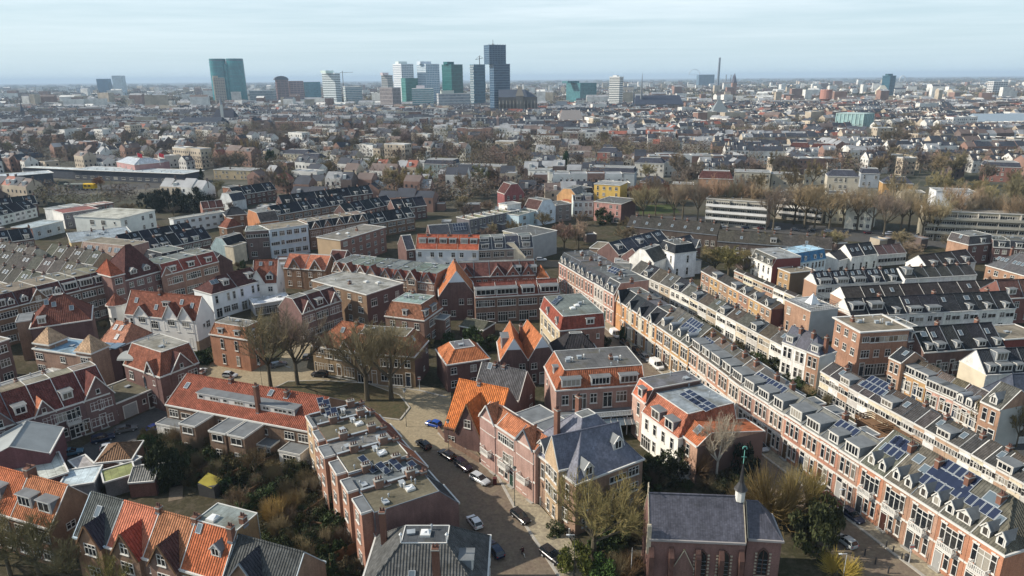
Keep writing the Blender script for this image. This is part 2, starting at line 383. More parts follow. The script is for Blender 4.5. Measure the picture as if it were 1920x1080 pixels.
def build(A,u,w,d,H,roof,o):
    """one house; A front-left ground corner, u along the front, o options"""
    h,f,b,l,r=roof
    v=Vector((-u.y,u.x)); ang=math.atan2(u.y,u.x)
    root=empty(o.get('name','house'),(A.x,A.y,0),ang)
    tag(root,o['label'],o.get('cat','house'),o.get('group'))
    occ_rect(A,u,v,w,d)
    ctr=A+u*(w/2)+v*(d/2); HOUSES.append((ctr.x,ctr.y,H,o['label']))
    near=ctr.length<NEAR_D; mid=ctr.length<330
    wc=o['wc']; rc=o['rc']; tc=o.get('tc',(.15,.155,.15))
    z0=-.3
    key=('body',round(w,2),round(d,2),H,roof,o.get('rm','tile'),o.get('wm','brick'),o.get('trim','white'),o.get('eo',.3),o.get('vb',1))
    B,T=frustum(H,w,d,h,f,b,l,r); g=.012; ins=(f,r,b,l)
    def mkwall():
        m=MB()
        for i in range(4):
            j=(i+1)%4; bb=[(B[i][0],B[i][1],z0),(B[j][0],B[j][1],z0),B[j]]
            if ins[i]==0 and h>0: bb+= [T[j],T[i]]
            bb+=[B[i]]
            bb=[(min(max(p[0],g),w-g),min(max(p[1],g),d-g),p[2]) for p in bb]; m.poly(bb)
        return m.mesh('wall',[o.get('wm','brick')])
    ob('wall',cached(key+('w',),mkwall),root,col=wc)
    flat=(w-l-r>.05 and d-f-b>.05)
    if h>0:
        def mkroof():
            m=MB()
            for i in range(4):
                j=(i+1)%4
                if ins[i]>0: m.poly([B[i],B[j],T[j],T[i]])
            if not flat:
                e=(T[0],T[1]) if w-l-r>.05 else (T[0],T[3])
                m.bar((e[0][0],e[0][1],e[0][2]+.02),(e[1][0],e[1][1],e[1][2]+.02),.13,0,6)
            for i,(aa,bb) in enumerate(((0,0),(1,1),(2,2),(3,3))):
                if ins[i]>0 and ins[i-1]>0: m.bar(B[i],T[i],.1,0,5)
            return m.mesh('roof',[o.get('rm','tile')])
        ob('roof',cached(key+('r',),mkroof),root,col=rc)
    if flat:
        def mkflat(): m=MB(); m.poly([(p[0],p[1],p[2]-.02) for p in T]); return m.mesh('flat_roof',['bitumen'])
        ob('flat_roof',cached(key+('t',),mkflat),root,col=tc)
    # eaves cornice, verge boards and parapet trim
    e=o.get('eo',.22); th=.26
    for i in range(4):
        if ins[i]>0 or h==0:
            hasl=ins[i-1]>0 or h==0; hasr=ins[(i+1)%4]>0 or h==0
            z1=H+.05+(0 if h else .12); zz=z1-th
            def mkc(i=i):
                m=MB()
                if i==0: m.box(-e*hasl+.01,-e,zz,w+e*hasr-.01,.0,z1)
                if i==2: m.box(-e*hasr+.01,d,zz,w+e*hasl-.01,d+e,z1)
                if i==1: m.box(w,.001,zz,w+e,d-.001,z1-.003)
                if i==3: m.box(-e,.001,zz,0,d-.001,z1-.003)
                return m.mesh('cornice',[o.get('trim','white')])
            ob('cornice',cached(key+('c',i),mkc),root,col=o.get('tcol'))
    if h>0 and o.get('vb',1):
        def mkedge():
            m=MB(); n=0
            for i in range(4):
                j=(i+1)%4
                if ins[i]==0:
                    pts=[B[i],T[i],T[j],B[j]]; pts=[(p[0],p[1],p[2]+.05) for p in pts]
                    for a,c in zip(pts,pts[1:]): m.bar(a,c,o.get('er',.075),0,4); n+=1
                elif flat: m.bar(T[i],T[j],.085,0,4); n+=1
            return m.mesh('roof_edge',[o.get('etrim',o.get('trim','white'))]) if n else None
        me=cached(key+('e',o.get('etrim')),mkedge)
        if me: ob('roof_edge',me,root,col=o.get('tcol'))
    # ---- faces
    org=((0,0),(w,0),(w,d),(0,d)); dr=((1,0),(0,1),(-1,0),(0,-1)); ln=(w,d,w,d)
    nrm=(-v,u,v,-u); fc=(A+u*(w/2),A+u*w+v*(d/2),A+v*d+u*(w/2),A+v*(d/2))
    def at(i,s,y,z):
        (ox,oy),(dx,dy)=org[i],dr[i]; return (ox+dx*s-dy*y,oy+dy*s+dx*y,z)
    vis=[nrm[i].dot(-fc[i])>0 for i in range(4)]
    def window(code,i,s,z,sz=1.,par=None):
        a=i*PI/2
        if code=='d' or code=='g':
            ob('door',door_mesh(code),root,at(i,s,0,z),a,col=o.get('dc') or rng.choice(((.03,.035,.04),(.05,.02,.015),(.02,.03,.05),(.10,.06,.03),(.3,.3,.29),(.015,.04,.03))),scl=(1,1,sz)); return
        if code=='e': ob('bay_window',bay_mesh(),root,at(i,s,0,z),a,col=wc); return
        if code=='a': ob('arched_window',arch_mesh(1.5,4.2),root,at(i,s,0,z+1.75),a); return
        c2='f' if code=='b' else code
        ww,hh,zz=WS[c2][:3]
        wo=ob('window',win_mesh(c2),root,at(i,s,0,z+zz*sz),a,scl=(1,1,sz))
        ob('pane',pane_mesh(c2),wo)
        if code=='b': ob('balcony',balcony_mesh(),root,at(i,s,0,z+.1),a)
    for fk,floors in o.get('win',{}).items():
        i=FA[fk]
        if not vis[i]: continue
        nf=len(floors); st=o.get('st') or (H-.35)/nf
        for k,pat in enumerate(floors):
            pat=pat.replace(' ','')
            n=len(pat)
            if not n: continue
            L=ln[i]; mg=.35
            for q,ch in enumerate(pat):
                if ch=='-': continue
                s=mg+(L-2*mg)*(q+.5)/n
                window(ch,i,s,.12+k*st,min(1.25,max(.6,st/3.1)))
    # bands
    if o.get('band') and mid:
        bz=o['band']
        def mkb():
            m=MB()
            for z in bz:
                m.box(0.02,-.09,z,w-.02,-.002,z+.28)
            return m.mesh('string_course',['white'])
        ob('string_course',cached(key+('b',tuple(bz)),mkb),root)
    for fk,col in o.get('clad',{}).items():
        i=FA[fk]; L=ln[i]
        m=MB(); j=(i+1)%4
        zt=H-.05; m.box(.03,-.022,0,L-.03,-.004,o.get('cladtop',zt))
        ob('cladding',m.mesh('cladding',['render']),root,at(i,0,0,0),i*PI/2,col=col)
    # ---- on the roof slopes
    for dsp in o.get('dor',[]):
        fk,sf,t,dw,hd,kind=dsp[:6]; nc=dsp[6] if len(dsp)>6 else max(1,int(dw/.75))
        i=FA[fk]
        if not vis[i] or ins[i]==0 or h==0: continue
        slope=h/ins[i]
        do=ob('dormer',dormer_mesh(kind,dw,hd,slope,near),root,at(i,sf*ln[i],ins[i]*t,H+h*t),i*PI/2)
        if len(dsp)>7:
            for ox,ow,onc in dsp[7]:
                wm,pm=dwin(ow,hd-.45,onc); wo=ob('window',wm,do,(ox,-.005,.2)); ob('pane',pm,wo)
            continue
        if kind=='box': wm,pm=dwin(dw-.3,hd-.3,nc); zz=.15
        else: wm,pm=dwin(max(.5,dw-.4),hd*.72,1 if dw<1.3 else 2); zz=.1
        wo=ob('window',wm,do,(0,-.005,zz)); ob('pane',pm,wo)
    for q in o.get('sky',[]):
        fk,sf,t=q[:3]; ww,hh=q[3:5] if len(q)>3 else (.9,1.3)
        i=FA[fk]
        if not vis[i] or ins[i]==0: continue
        ob('skylight',sky_mesh(ww,hh),root,at(i,sf*ln[i],ins[i]*t-.02,H+h*t+.03),i*PI/2,math.atan2(h,ins[i]))
    for fk,sf,t,nx,ny in o.get('sol',[]):
        i=FA[fk]
        if not vis[i] or ins[i]==0: continue
        ob('solar_panel',solar_mesh(nx,ny),root,at(i,sf*ln[i],ins[i]*t-.03,H+h*t+.05),i*PI/2,math.atan2(h,ins[i]))
    for x,y,nx,ny,tilt,rz in o.get('fsol',[]):
        ob('solar_panel',solar_mesh(nx,ny,1.15,1.2),root,(x*w,y*d,H+h+.12),rz,tilt)
    for q in o.get('fsky',[]):
        x,y=q[:2]; m=cached(('dome',),lambda:(lambda b:(b.box(-.6,-.6,-.1,.6,.6,.28,0),b.poly([(-.52,-.52,.285),(.52,-.52,.285),(.3,.3,.5)],1),b.poly([(-.52,-.52,.285),(.3,.3,.5),(-.52,.52,.285)],1),b.poly([(.52,-.52,.285),(.52,.52,.285),(.3,.3,.5)],1),b.poly([(.52,.52,.285),(-.52,.52,.285),(.3,.3,.5)],1),b.mesh('skylight',['white','skywhite']))[-1])(MB()))
        ob('skylight',m,root,(x*w,y*d,H+h))
    for q in o.get('chim',[]):
        x,y,zt=q[:3]; cw,cd=q[3:5] if len(q)>3 else (.55,.9)
        x*=w; y*=d
        zr=H
        if h>0:
            cand=[h]
            if f>0: cand.append(h*y/f)
            if b>0: cand.append(h*(d-y)/b)
            if l>0: cand.append(h*x/l)
            if r>0: cand.append(h*(w-x)/r)
            zr=H+min(cand)
        zb=zr-.5; top=H+h+zt
        if top-zb<.6: top=zb+.9
        ob('chimney',chimney_mesh(cw,cd,top-zb,2 if cd<1.2 else 4),root,(x,y,zb),col=o.get('cc',(.17,.085,.06)))
    for q in o.get('vent',[]):
        x,y=q[:2]; ob('vent_box',cached(('vent',),lambda:(lambda b:(b.box(-.4,-.3,0,.4,.3,.55,0),b.box(-.48,-.38,.55,.48,.38,.63,0),b.cone(.9,0,0,.8,.12,.12,8,1),b.cone(.9,0,.8,.95,.2,.05,8,1),b.mesh('vent_box',['zinc','white']))[-1])(MB())),root,(x*w,y*d,H+h))
    if flat and mid and w*(d-f-b)>25 and not o.get('plainroof'):
        rr=random.Random(int(A.x*7)+int(A.y*13))
        vp=cached(('vpipe',),lambda:(lambda b:(b.cone(0,0,0,.55,.09,.09,8,0),b.cone(0,0,.55,.7,.17,.06,8,0),b.mesh('vent_pipe',['zinc']))[-1])(MB()))
        hp=cached(('hatch',),lambda:(lambda b:(b.box(-.45,-.35,0,.45,.35,.25,0),b.box(-.5,-.4,.25,.5,.4,.31,1),b.mesh('roof_hatch',['lead','zinc']))[-1])(MB()))
        for q in range(rr.randint(2,4)): ob('vent_pipe',vp,root,(l+.6+(w-l-r-1.2)*rr.random(),f+.6+(d-f-b-1.2)*rr.random(),H+h-.02),scl=(1,1,rr.uniform(.7,1.5)))
        ob('roof_hatch',hp,root,(l+.8+(w-l-r-1.6)*rr.random(),f+.8+(d-f-b-1.6)*rr.random(),H+h-.02),rr.uniform(0,.2))
    # ---- cross gables on a face
    for q in o.get('cg',[]):
        fk,sf,gw,gh=q[:4]; kw=q[4] if len(q)>4 else {}
        i=FA[fk]; fi=ins[i] if ins[i]>0 and h>0 else gh; hh=h if h>0 else gh
        pr=kw.get('pr',.06); zb=kw.get('zb',0.); hz=H+kw.get('dz',0.)
        yr=min(fi,gh*fi/hh) if ins[i]>0 else kw.get('dep',3.)
        ye=max(0,(hz-H)*fi/hh)
        loc=at(i,sf*ln[i],0,0); a=i*PI/2
        m=MB(); m.poly([(-gw/2,-pr,zb),(gw/2,-pr,zb),(gw/2,-pr,hz),(0,-pr,hz+gh),(-gw/2,-pr,hz)])
        for s in (-1,1): m.poly([(s*gw/2,-pr,zb),(s*gw/2,ye+.2,zb),(s*gw/2,ye+.2,hz),(s*gw/2,-pr,hz)])
        go=ob('gable',m.mesh('gable',[kw.get('wm',o.get('wm','brick'))]),root,loc,a,col=kw.get('wc',wc))
        m=MB(); ov=.28; e=.18
        for s in (-1,1):
            m.poly([(s*(gw/2+e),-pr-ov,hz-e*gh/(gw/2)+.08),(0,-pr-ov,hz+gh+.08),(0,yr,hz+gh+.08),(s*(gw/2+e),ye+.1,hz-e*gh/(gw/2)+.08)])
        ob('gable_roof',m.mesh('gable_roof',[o.get('rm','tile')]),root,loc,a,col=kw.get('rc',rc))
        m=MB()
        for s in (-1,1): m.bar((s*(gw/2+e),-pr-ov+.02,hz-e*gh/(gw/2)),(0,-pr-ov+.02,hz+gh+.02),.12,0,4)
        ob('verge_board',m.mesh('verge_board',[kw.get('vm',o.get('etrim',o.get('trim','white')))]),root,loc,a,col=o.get('tcol'))
        if vis[i]:
            for ch,zz in kw.get('w',(('m',0.3),)):
                ww,wh,_=WS[ch][:3]
                wo=ob('window',win_mesh(ch),root,at(i,sf*ln[i],-pr-.0,hz+zz),a); ob('pane',pane_mesh(ch),wo)
    # ---- rear extensions
    for q in o.get('ext',[]):
        fk,sf,ew,ed,eh=q[:5]; kw=q[5] if len(q)>5 else {}
        i=FA[fk]; loc=at(i,sf*ln[i],0,0); a=i*PI/2
        m=MB(); m.box(-ew/2,-ed,z0,ew/2,-.005,eh,0,skip='t'); m.poly([(-ew/2,-ed,eh-.01),(ew/2,-ed,eh-.01),(ew/2,0,eh-.01),(-ew/2,0,eh-.01)],1)
        eo=ob('rear_extension',m.mesh('rear_extension',[kw.get('wm',o.get('wm','brick')),'bitlid']),root,loc,a,col=kw.get('wc',wc))
        m=MB()
        for (x0,y0,x1,y1) in ((-ew/2-.1,-ed-.1,ew/2+.1,-ed),(-ew/2-.1,-ed+.002,-ew/2,-.01),(ew/2,-ed+.002,ew/2+.1,-.01)): m.box(x0,y0,eh-.2,x1,y1,eh+.12)
        ob('cornice',m.mesh('cornice',['white']),eo)
        for (ch,zz) in kw.get('w',(('p',eh-1.7),)):
            wo=ob('window',win_mesh(ch),eo,(0,-ed-.0,zz)); pm=pane_mesh(ch)
            m2=pm; wo.data=cached(('wmerge',ch),lambda ch=ch:merge_win(ch))
    return root
simple('skywhite',(.6,.62,.62),.3,.5,1.,.1)
def merge_win(ch):
    a=win_mesh(ch); p=pane_mesh(ch); b=MB()
    for me,mi in ((a,0),(p,1)):
        k=len(b.v); b.v+=[tuple(x.co) for x in me.vertices]
        for f in me.polygons: b.f.append(tuple(k+i for i in f.vertices)); b.m.append(mi)
    return b.mesh('window',['white','glass'])
def solve_f(a,b,H,rg,pit):
    Aw,Bw=P(a,H),P(b,H); u=(Bw-Aw).normalized(); v=Vector((-u.y,u.x)); tp=math.tan(R(pit))
    best=None
    for k in range(8,300):
        f=k*.05; z=H+f*tp; p=Aw+v*f; q=Bw+v*f
        p2=Vector(Q(p.x,p.y,z)); q2=Vector(Q(q.x,q.y,z)); e=(q2-p2).normalized(); dd=Vector(rg)-p2
        er=abs(dd.x*e.y-dd.y*e.x)
        if best is None or er<best[0]: best=(er,f)
    return best[1]
def unique(lab):
    LABELS.add(lab); return lab
def row(a,b,H,n=1,d=9.,roof=None,rg=None,pit=40,cpx=None,opts=None,per=None,wcs=None,rcs=None,lab=None,end=None,look=None,group=None,hj=0.,L=None,W=None,ends='',**k):
    """a,b: photo points of the front eave ends (left to right as seen from the front); turned into ground coordinates here"""
    Aw,Bw=(P(a,H),P(b,H)) if not W else W
    u=(Bw-Aw); wt=u.length; u.normalize(); v=Vector((-u.y,u.x))
    if cpx:   # a third eave corner gives the depth
        c=P(cpx,H); d=max(3.,max(abs((c-Aw).dot(v)),abs((c-Bw).dot(v)))) if True else d
    if rg:
        f=solve_f(a,b,H,rg,pit); h=f*math.tan(R(pit)); bk=k.pop('bk',None) or f; d=f+bk if not k.get('d2') else k.pop('d2')
        roof=(round(h,2),round(f,2),round(d-f,2),0,0)
    roof=roof or (0,0,0,0,0)
    ends_l,ends_r=('l' in ends),('r' in ends)
    w=wt/n; out=[]
    for i in range(n):
        o=dict(k); o.update(opts or {})
        rf=list(roof)
        if n>1 or ends:
            rl,rr=rf[3],rf[4]
            if i>0: rf[3]=0
            if i<n-1: rf[4]=0
            if ends_l and i==0: rf[3]=min(rf[1],w*.9)
            if ends_r and i==n-1: rf[4]=min(rf[1],w*.9)
        if rf[3]+rf[4]>w-.02: q=(w-.02)/(rf[3]+rf[4]); rf[3]=(rf[3]*q if rf[3]!=rf[4] else (w-.02)/2); rf[4]=w-.02-rf[3]
        if rf[1]+rf[2]>d: q=d/(rf[1]+rf[2]); rf[1]*=q; rf[2]=d-rf[1]
        o['wc']=jit(rng.choice(wcs),.08) if wcs else jit(o['wc'],.07 if n>1 else 0)
        o['rc']=jit(rng.choice(rcs),.12) if rcs else jit(o.get('rc',(.1,.1,.1)),.12 if n>1 else 0)
        if n>1 and 'tc' in o: o['tc']=jit(o['tc'],.2)
        if n>1 and 'etrim' not in k:
            if 0<i<n-1 and rng.random()<.62: o['vb']=0
            elif rng.random()<.4: o['etrim']='lead'
        if n>1: o.setdefault('cat','terraced house'); o.setdefault('name','terraced_house')
        if per: 
            for kk,vv in per(i,n).items():
                if kk=='win': o['win']={**o.get('win',{}),**vv}
                else: o[kk]=vv
        if n>1:
            o['win']={kk:vv for kk,vv in o.get('win',{}).items() if not((kk=='L' and i>0) or (kk=='R' and i<n-1))}
            o['clad']={kk:vv for kk,vv in o.get('clad',{}).items() if not((kk=='L' and i>0) or (kk=='R' and i<n-1))}
        if L: o['label']=L if isinstance(L,str) else L[i]
        else:
            k2=i if (end or ('left',))[0]!='back' else i
            o['label']=f"{o.get('look') or look}, {ORD[i] if i<len(ORD) else str(i+1)} from {end}, {lab}"
        if group: o['group']=group
        Hh=H+ (rng.uniform(-hj,hj) if hj else 0)
        out.append(build(Aw+u*(w*i),u,w-.02,d,round(Hh,2),tuple(round(x,3) for x in rf),o))
    return out
# ---------------------------------------------------------------- colours (real-world base colours)
RED=(.24,.085,.055);PINK=(.335,.21,.165);ORB=(.33,.205,.14);OCH=(.42,.27,.135);BRN=(.20,.125,.085);PUR=(.135,.082,.074);TAN=(.42,.31,.20);DBR=(.10,.062,.052)
WHT=(.72,.71,.67);CRM=(.58,.52,.40);YEL=(.62,.42,.12);GRY=(.32,.33,.33);BLU=(.42,.52,.60)
TOR=(.43,.155,.068);TBR=(.205,.078,.052);TDR=(.10,.044,.04);TRD=(.18,.06,.045);TPK=(.52,.17,.10);SLA=(.032,.036,.043);SLB=(.06,.065,.085);GTI=(.095,.095,.085);BGT=(.082,.07,.058)
BIT=(.10,.105,.105);GRN=(.13,.15,.14);MOS=(.125,.11,.075);LGR=(.24,.25,.25);TNR=(.19,.165,.125)
# ================================================================ long street: the right-hand terrace
LS='the long street terrace'
def pa(i,n): return {'ext':EXT(4+i%2,5.8),'dor':[('F',.28,.12,1.15,1.75,'arc'),('F',.72,.12,1.15,1.75,'arc')] if i%2 else [('F',.3,.12,1.2,1.7,'pt'),('F',.7,.12,1.2,1.7,'pt')],'sky':[],'vent':[(.5,.6)] if i%3==0 else [], 'fsol':[(.5,.35,3,2,.5,.2)] if i==4 else []}
row((1048,492),(1152,553),8.6,6,10,hj=.12,roof=(2.9,1.7,0,0,0),wc=PINK,wcs=[PINK,(.40,.24,.19),(.36,.2,.16),(.52,.46,.40)],rc=SLA,rm='slate',tc=BIT,win={'F':['dnn','nnn']},band=[3.9],per=pa,
    chim=[(.97,.5,.9)],look='pink brick terrace house with slate mansard',end='far end',lab='the long street terrace',group='pink terrace houses on the long street')
def pb(i,n): return {'ext':EXT(4+i%2,5.2),'cg':[('F',.5,1.7,1.9,{'w':(('s',-.9),),'wc':CRM})] if i!=0 else [('F',.3,2.6,3.0,{'pr':.12,'w':(('s',-.2),)})],'sky':[('B',.5,.5)]}
row((1156,562),(1231,610),8.3,4,9.5,roof=(2.6,3.0,3.0,0,0),wc=OCH,wcs=[OCH,(.45,.25,.12)],rc=SLA,tc=BIT,win={'F':['dnn','nnn']},band=[3.8],per=pb,chim=[(.95,.4,.8)],
    look='ochre brick house with small pointed roof gables',end='far end',lab='long street',group='ochre gabled houses on the long street')
def pc(i,n): return {'ext':EXT(4,4.6),'dor':[('F',.5,.12,1.25,1.9,'arc')],'sol':[('F',.6,.42,5,2)] if i==2 else [],'sky':[('F',.4,.55)] if i in(1,3) else []}
row((1231,610),(1292,651),8.2,4,rg=(1273,577),pit=36,wc=OCH,wcs=[(.40,.25,.14),OCH],rc=GTI,win={'F':['dnn','nnn']},band=[3.8],per=pc,clad={'R':PUR},
    look='ochre house under broad grey roof with arched dormer',end='far end',lab='the solar-roofed four',group='ochre houses under one broad grey roof')
def pd(i,n): return {'ext':EXT(3.5+i%2*1.5,4.5),'dor':[('F',.32,.1,1.3,1.7,'box'),('F',.72,.1,1.3,1.7,'box')] if i%2 else [('F',.5,.1,3.0,1.7,'box',4)],'sol':[('F',.55,.45,4,1)] if i==0 else [],'rc':(BGT,(.12,.10,.085),GTI)[i%3]}
row((1292,651),(1388,723),8.0,5,hj=.12,rg=(1409,672),pit=33,wc=PINK,wcs=[(.40,.21,.14),PINK,(.43,.25,.17),(.50,.42,.34)],rc=BGT,win={'F':['dnn','nnn']},band=[3.7],per=pd,chim=[(.5,.45,.7)],
    look='pink brick house with white-framed dormers under brown roof',end='far end',lab='five such',group='pink brick houses with white dormers')
def pe(i,n):
    D=[2.5,2.7,2.2,2.6,2.8,1.9,2.6]
    return {'dor':[('F',(.52,.5,.45,.52,.5,.58,.5)[i],.07,D[i],(1.75,1.6,1.8,1.7,1.75,1.55,1.8)[i],'box',3 if i in(2,5) else 4)],'sol':[('F',.5,.62,4,1)] if i in(0,1,5) else [],'rc':(.115,.12,.115) if i%2 else (.15,.15,.135),'ext':EXT(4.5+i%3,5.6),'chim':[(.96,.62,.9)] if i in(0,1,4) else [],'trim':'white','sky':[('B',.4,.4)]}
row((1388,723),(1613,867),8.0,7,hj=.1,rg=(1530,759),pit=31,wc=PINK,wcs=[PINK,(.42,.23,.16),(.39,.2,.14),(.30,.18,.14),(.45,.31,.24)],rc=GTI,rm='slate',win={'F':['dnn','nnn']},band=[3.65,7.1],per=pe,
    look='pink terrace house with big boxy white dormer',end='far end',lab='the boxy-dormer run',group='terrace houses with boxy dormers')
LB=["orange brick balcony house nearest the boxy-dormer terrace, with tilted solar panel cluster","orange brick balcony house with plain skylights beside the solar cluster roof",
 "orange brick balcony house with deep blue solar sheets covering its roof","orange brick balcony house with one long row of six solar panels","orange brick balcony house at the hipped near end of the street"]
def pf(i,n): return {'dor':[('F',.3,.1,1.15,1.6,'pt'),('F',.75,.1,1.15,1.6,'pt')] if i!=3 else [('F',.2,.1,1.15,1.6,'pt'),('F',.65,.1,1.9,1.6,'pt')],
  'sol':{0:[('F',.55,.45,3,2),('F',.5,.72,2,1)],2:[('F',.3,.3,4,2),('F',.6,.55,5,2)],3:[('F',.5,.42,6,1)]}.get(i,[]),
  'sky':{0:[('F',.25,.45,1.1,1.5)],1:[('F',.35,.62,1.3,1.4),('F',.75,.5,1.3,1.4)],2:[('F',.15,.66,1.2,1.4)],3:[('F',.8,.66,2.2,1.6)],4:[('F',.3,.4)]}.get(i,[]),
  'chim':[(.97,.4,.3,.6,1.1)]}
row((1613,867),(1884,1041),8.0,5,rg=(1722,832),pit=37,wc=ORB,wcs=[ORB,(.42,.2,.12)],rc=(.125,.12,.098),win={'F':['dnn','nbn']},band=[3.7],per=pf,ends='r',L=LB,group='orange brick balcony houses')
# ================================================================ second terrace (white backs)
def g1(i,n): return {'wc':jit((WHT,CRM,(.5,.49,.46),(.45,.38,.29),WHT)[i%5],.05),'rc':jit((GTI,SLA,BGT)[i%3],.1),'sky':[('F',.5,.5)] if i%2 else [],'chim':[(.95,.5,.7)] if i%2==0 else [],'dor':[('F',.5,.08,1.8,1.4,'box')] if i%3==1 else []}
row((1183,507),(1277,549),5.6,5,rg=(1258,512),pit=38,wc=WHT,win={'F':['fm','mm']},per=g1,clad={'L':WHT},look='white-backed cottage with skylit dark roof',end='far end',lab='the garden side',group='white-backed cottages behind the long street')
row((1277,549),(1467,649),5.6,10,rg=(1442,607),pit=34,wc=WHT,win={'F':['fm','mp']},per=g1,look='white-backed terrace house seen across gardens',end='far end',lab='its ten-house run',group='white-backed terrace houses across the gardens')
LW=["white corner house with tall dark windows and zinc-hipped roof","white corner house with paired tall windows beside brick end house","brown brick house with white dormer at the zinc-hipped end"]
row((1467,641),(1537,668),7.6,3,9,roof=(3.2,4.2,4.2,0,3.5),cpx=(1600,671),wc=WHT,rc=SLB,rm='slate',win={'F':['tt','tt']},per=lambda i,n:{'wc':(WHT,WHT,ORB)[i],'dor':[('F',.5,.1,1.6,1.4,'box',3)] if i!=1 else [],'chim':[(.9,.4,.6)]},L=LW,clad={'R':(.45,.47,.47)})
def g2(i,n): return {'wc':jit(rng.choice((CRM,WHT,(.48,.47,.44),(.40,.28,.2),WHT,(.55,.5,.38))),.05),'rc':jit(((.075,.07,.068),(.055,.055,.055),BGT)[i%3],.12),'sky':[('F',.5,.45)] if i%2 else [],'vent':[],'chim':[(.5,.5,.6)] if i%3==1 else [],'dor':[('F',.5,.05,2.4,1.3,'box',3)] if i%3==2 else []}
row((1539,696),(1610,737),5.4,4,rg=(1600,700),pit=31,wc=CRM,win={'F':['fm','mp']},per=g2,look='cream-backed cottage under plain dark roof',end='far end',lab='the row below the corner block',group='cream-backed cottages')
row((1610,737),(1714,793),5.4,5,rg=(1660,722),pit=31,wc=CRM,win={'F':['fm','kp']},per=lambda i,n:{**g2(i,n),'sol':[('F',.5,.35,5,2)] if i==0 else []},look='low pale-walled house under charcoal roof',end='blue-solar end',lab='its row',group='low pale houses under charcoal roof')
row((1714,793),(1822,852),5.4,5,rg=(1770,782),pit=31,wc=WHT,win={'F':['fm','kk']},per=g2,look='low white-walled house with wide rear windows',end='far end',lab='the right terrace',group='low white houses on the right')
row((1822,852),(1945,920),5.4,5,rg=(1889,841),pit=31,wc=WHT,win={'F':['fm','mk']},per=g2,look='low white house with chimney behind the balcony houses',end='far end',lab='its row',group='low white houses behind the balcony houses')
# third terrace, fronts towards the narrow street
row((1667,670),(1691,681),6.8,1,rg=(1722,663),pit=33,wc=ORB,rc=SLA,win={'F':['dt','tt']},sky=[('F',.6,.5)],L='small orange brick end house facing the corner block across the street')
row((1691,697),(1737,719),4.6,2,rg=(1762,692),pit=36,wc=OCH,rc=BGT,win={'F':['dWt']},per=lambda i,n:{'dor':[('F',.5,.04,3.0,1.6,'box',4)]},L=["ochre cottage with wide white dormer beside the small end house","ochre cottage with greenish dormer beside pink cottages"])
row((1737,727),(1789,750),4.3,2,rg=(1800,712),pit=36,wc=(.48,.29,.24),rc=BGT,win={'F':['dWt']},per=lambda i,n:{'dor':[('F',.5,.04,3.6,1.6,'box',5)],'rc':((.12,.1,.09),MOS)[i]},L=["pink cottage with wide white box dormer and brown roof","pink cottage with wide box dormer and mossy roof"])
row((1789,752),(1838,777),4.3,3,rg=(1850,735),pit=36,wc=PINK,rc=(.09,.085,.085),win={'F':['dWt']},per=lambda i,n:{'dor':[('F',.5,.06,1.3,1.8,'arc')]},look='cottage with white scrolled dormer',end='pink end',lab='the narrow street row',group='cottages with white scrolled dormers')
row((1839,752),(1877,769),7.6,1,8,roof=(3,4,4,0,0),wc=ORB,rc=GTI,win={'F':['ttd','tt']},dor=[('F',.5,.1,1.3,1.7,'pt')],clad={'R':(.4,.4,.37)},L='tall orange brick house at the end of the scrolled-dormer cottages')
row((1905,765),(1990,762),7,1,8,roof=(4.5,4,4,1.5,0),wc=(.5,.51,.5),rc=(.05,.06,.085),rm='slate',win={'F':['p-p']},L='pale rendered house with blue-black roof beside the tall brick house')
# cream gable and dark rows
def dk(i,n): return {'rc':jit((.028,.03,.034),.2),'dor':[('F',(.5,.35,.6)[i%3],.08,1.15+.7*(i%3==1),1.25,'box')] if i%4!=3 else [],'sky':[('F',.3,.55)] if i%2 else [('F',.6,.6,1.4,1.2)] if i%3==0 else [],'chim':[(.96,.55,.8)] if i%3==1 else []}
row((1849,703),(1950,697),5.6,4,rg=(1845,655),pit=48,wc=WHT,rc=SLA,win={'F':['mp']},per=lambda i,n:{'dor':[('F',.5,.08,1.5+1.2*(i==1),1.5,'box')]+([('F',.5,.5,2.6,1.9,'box',3)] if i==1 else [])},clad={'L':CRM},look='dark-roofed house with cream gable row',end='cream gable end',lab='that row',group='dark-roofed row ending in a cream gable')
row((1702,640),(1735,636),7.2,1,8,roof=(2.6,1.6,0,0,.9),wc=PUR,rc=(.22,.24,.26),win={'F':['dm','mm']},dor=[('F',.5,.1,2.6,1.6,'box',4)],L='narrow house with zinc mansard beside the brick corner block')
row((1732,661),(1884,650),5.8,6,rg=(1800,608),pit=42,wc=(.16,.10,.085),rc=SLA,win={'F':['dmm']},per=dk,look='slate-roofed house with white dormer',end='corner block end',lab='the long dark roof',group='slate-roofed houses beside the corner block')
row((1884,637),(1960,632),7,1,8,wc=(.17,.05,.04),tc=TNR,win={},L='maroon flat-roofed block at the end of the long dark roof')
LC='large orange brick corner block with flat pale roof and rounded white window bands'
row((1614,623),(1706,617),10.3,1,roof=(0,0,0,0,0),cpx=(1556,597),wc=(.33,.19,.13),tc=TNR,win={'F':['d vv m -','Wmmm','kpppp'][:3],'L':['t-m','mmm','mmm']},vent=[(.3,.6),(.6,.5),(.75,.35)],eo=.5,chim=[(.2,.7,1.)],L=LC,cat='apartment block')
row((1596,594),(1905,578),6.0,9,rg=(1735,553),pit=41,wc=WHT,rc=SLA,win={'F':['mp','mp']},per=lambda i,n:{**dk(i,n),'dor':([('F',.5,.32,3.2,1.6,'box',2)] if i<2 else [('F',.5,.05,3.2 if i in(3,4) else 1.2,1.25,'box')] if i!=5 else [])},clad={'L':ORB},look='dark-roofed house in the widest row',end='brick gable end',lab='it',group='dark-roofed houses in the widest row')
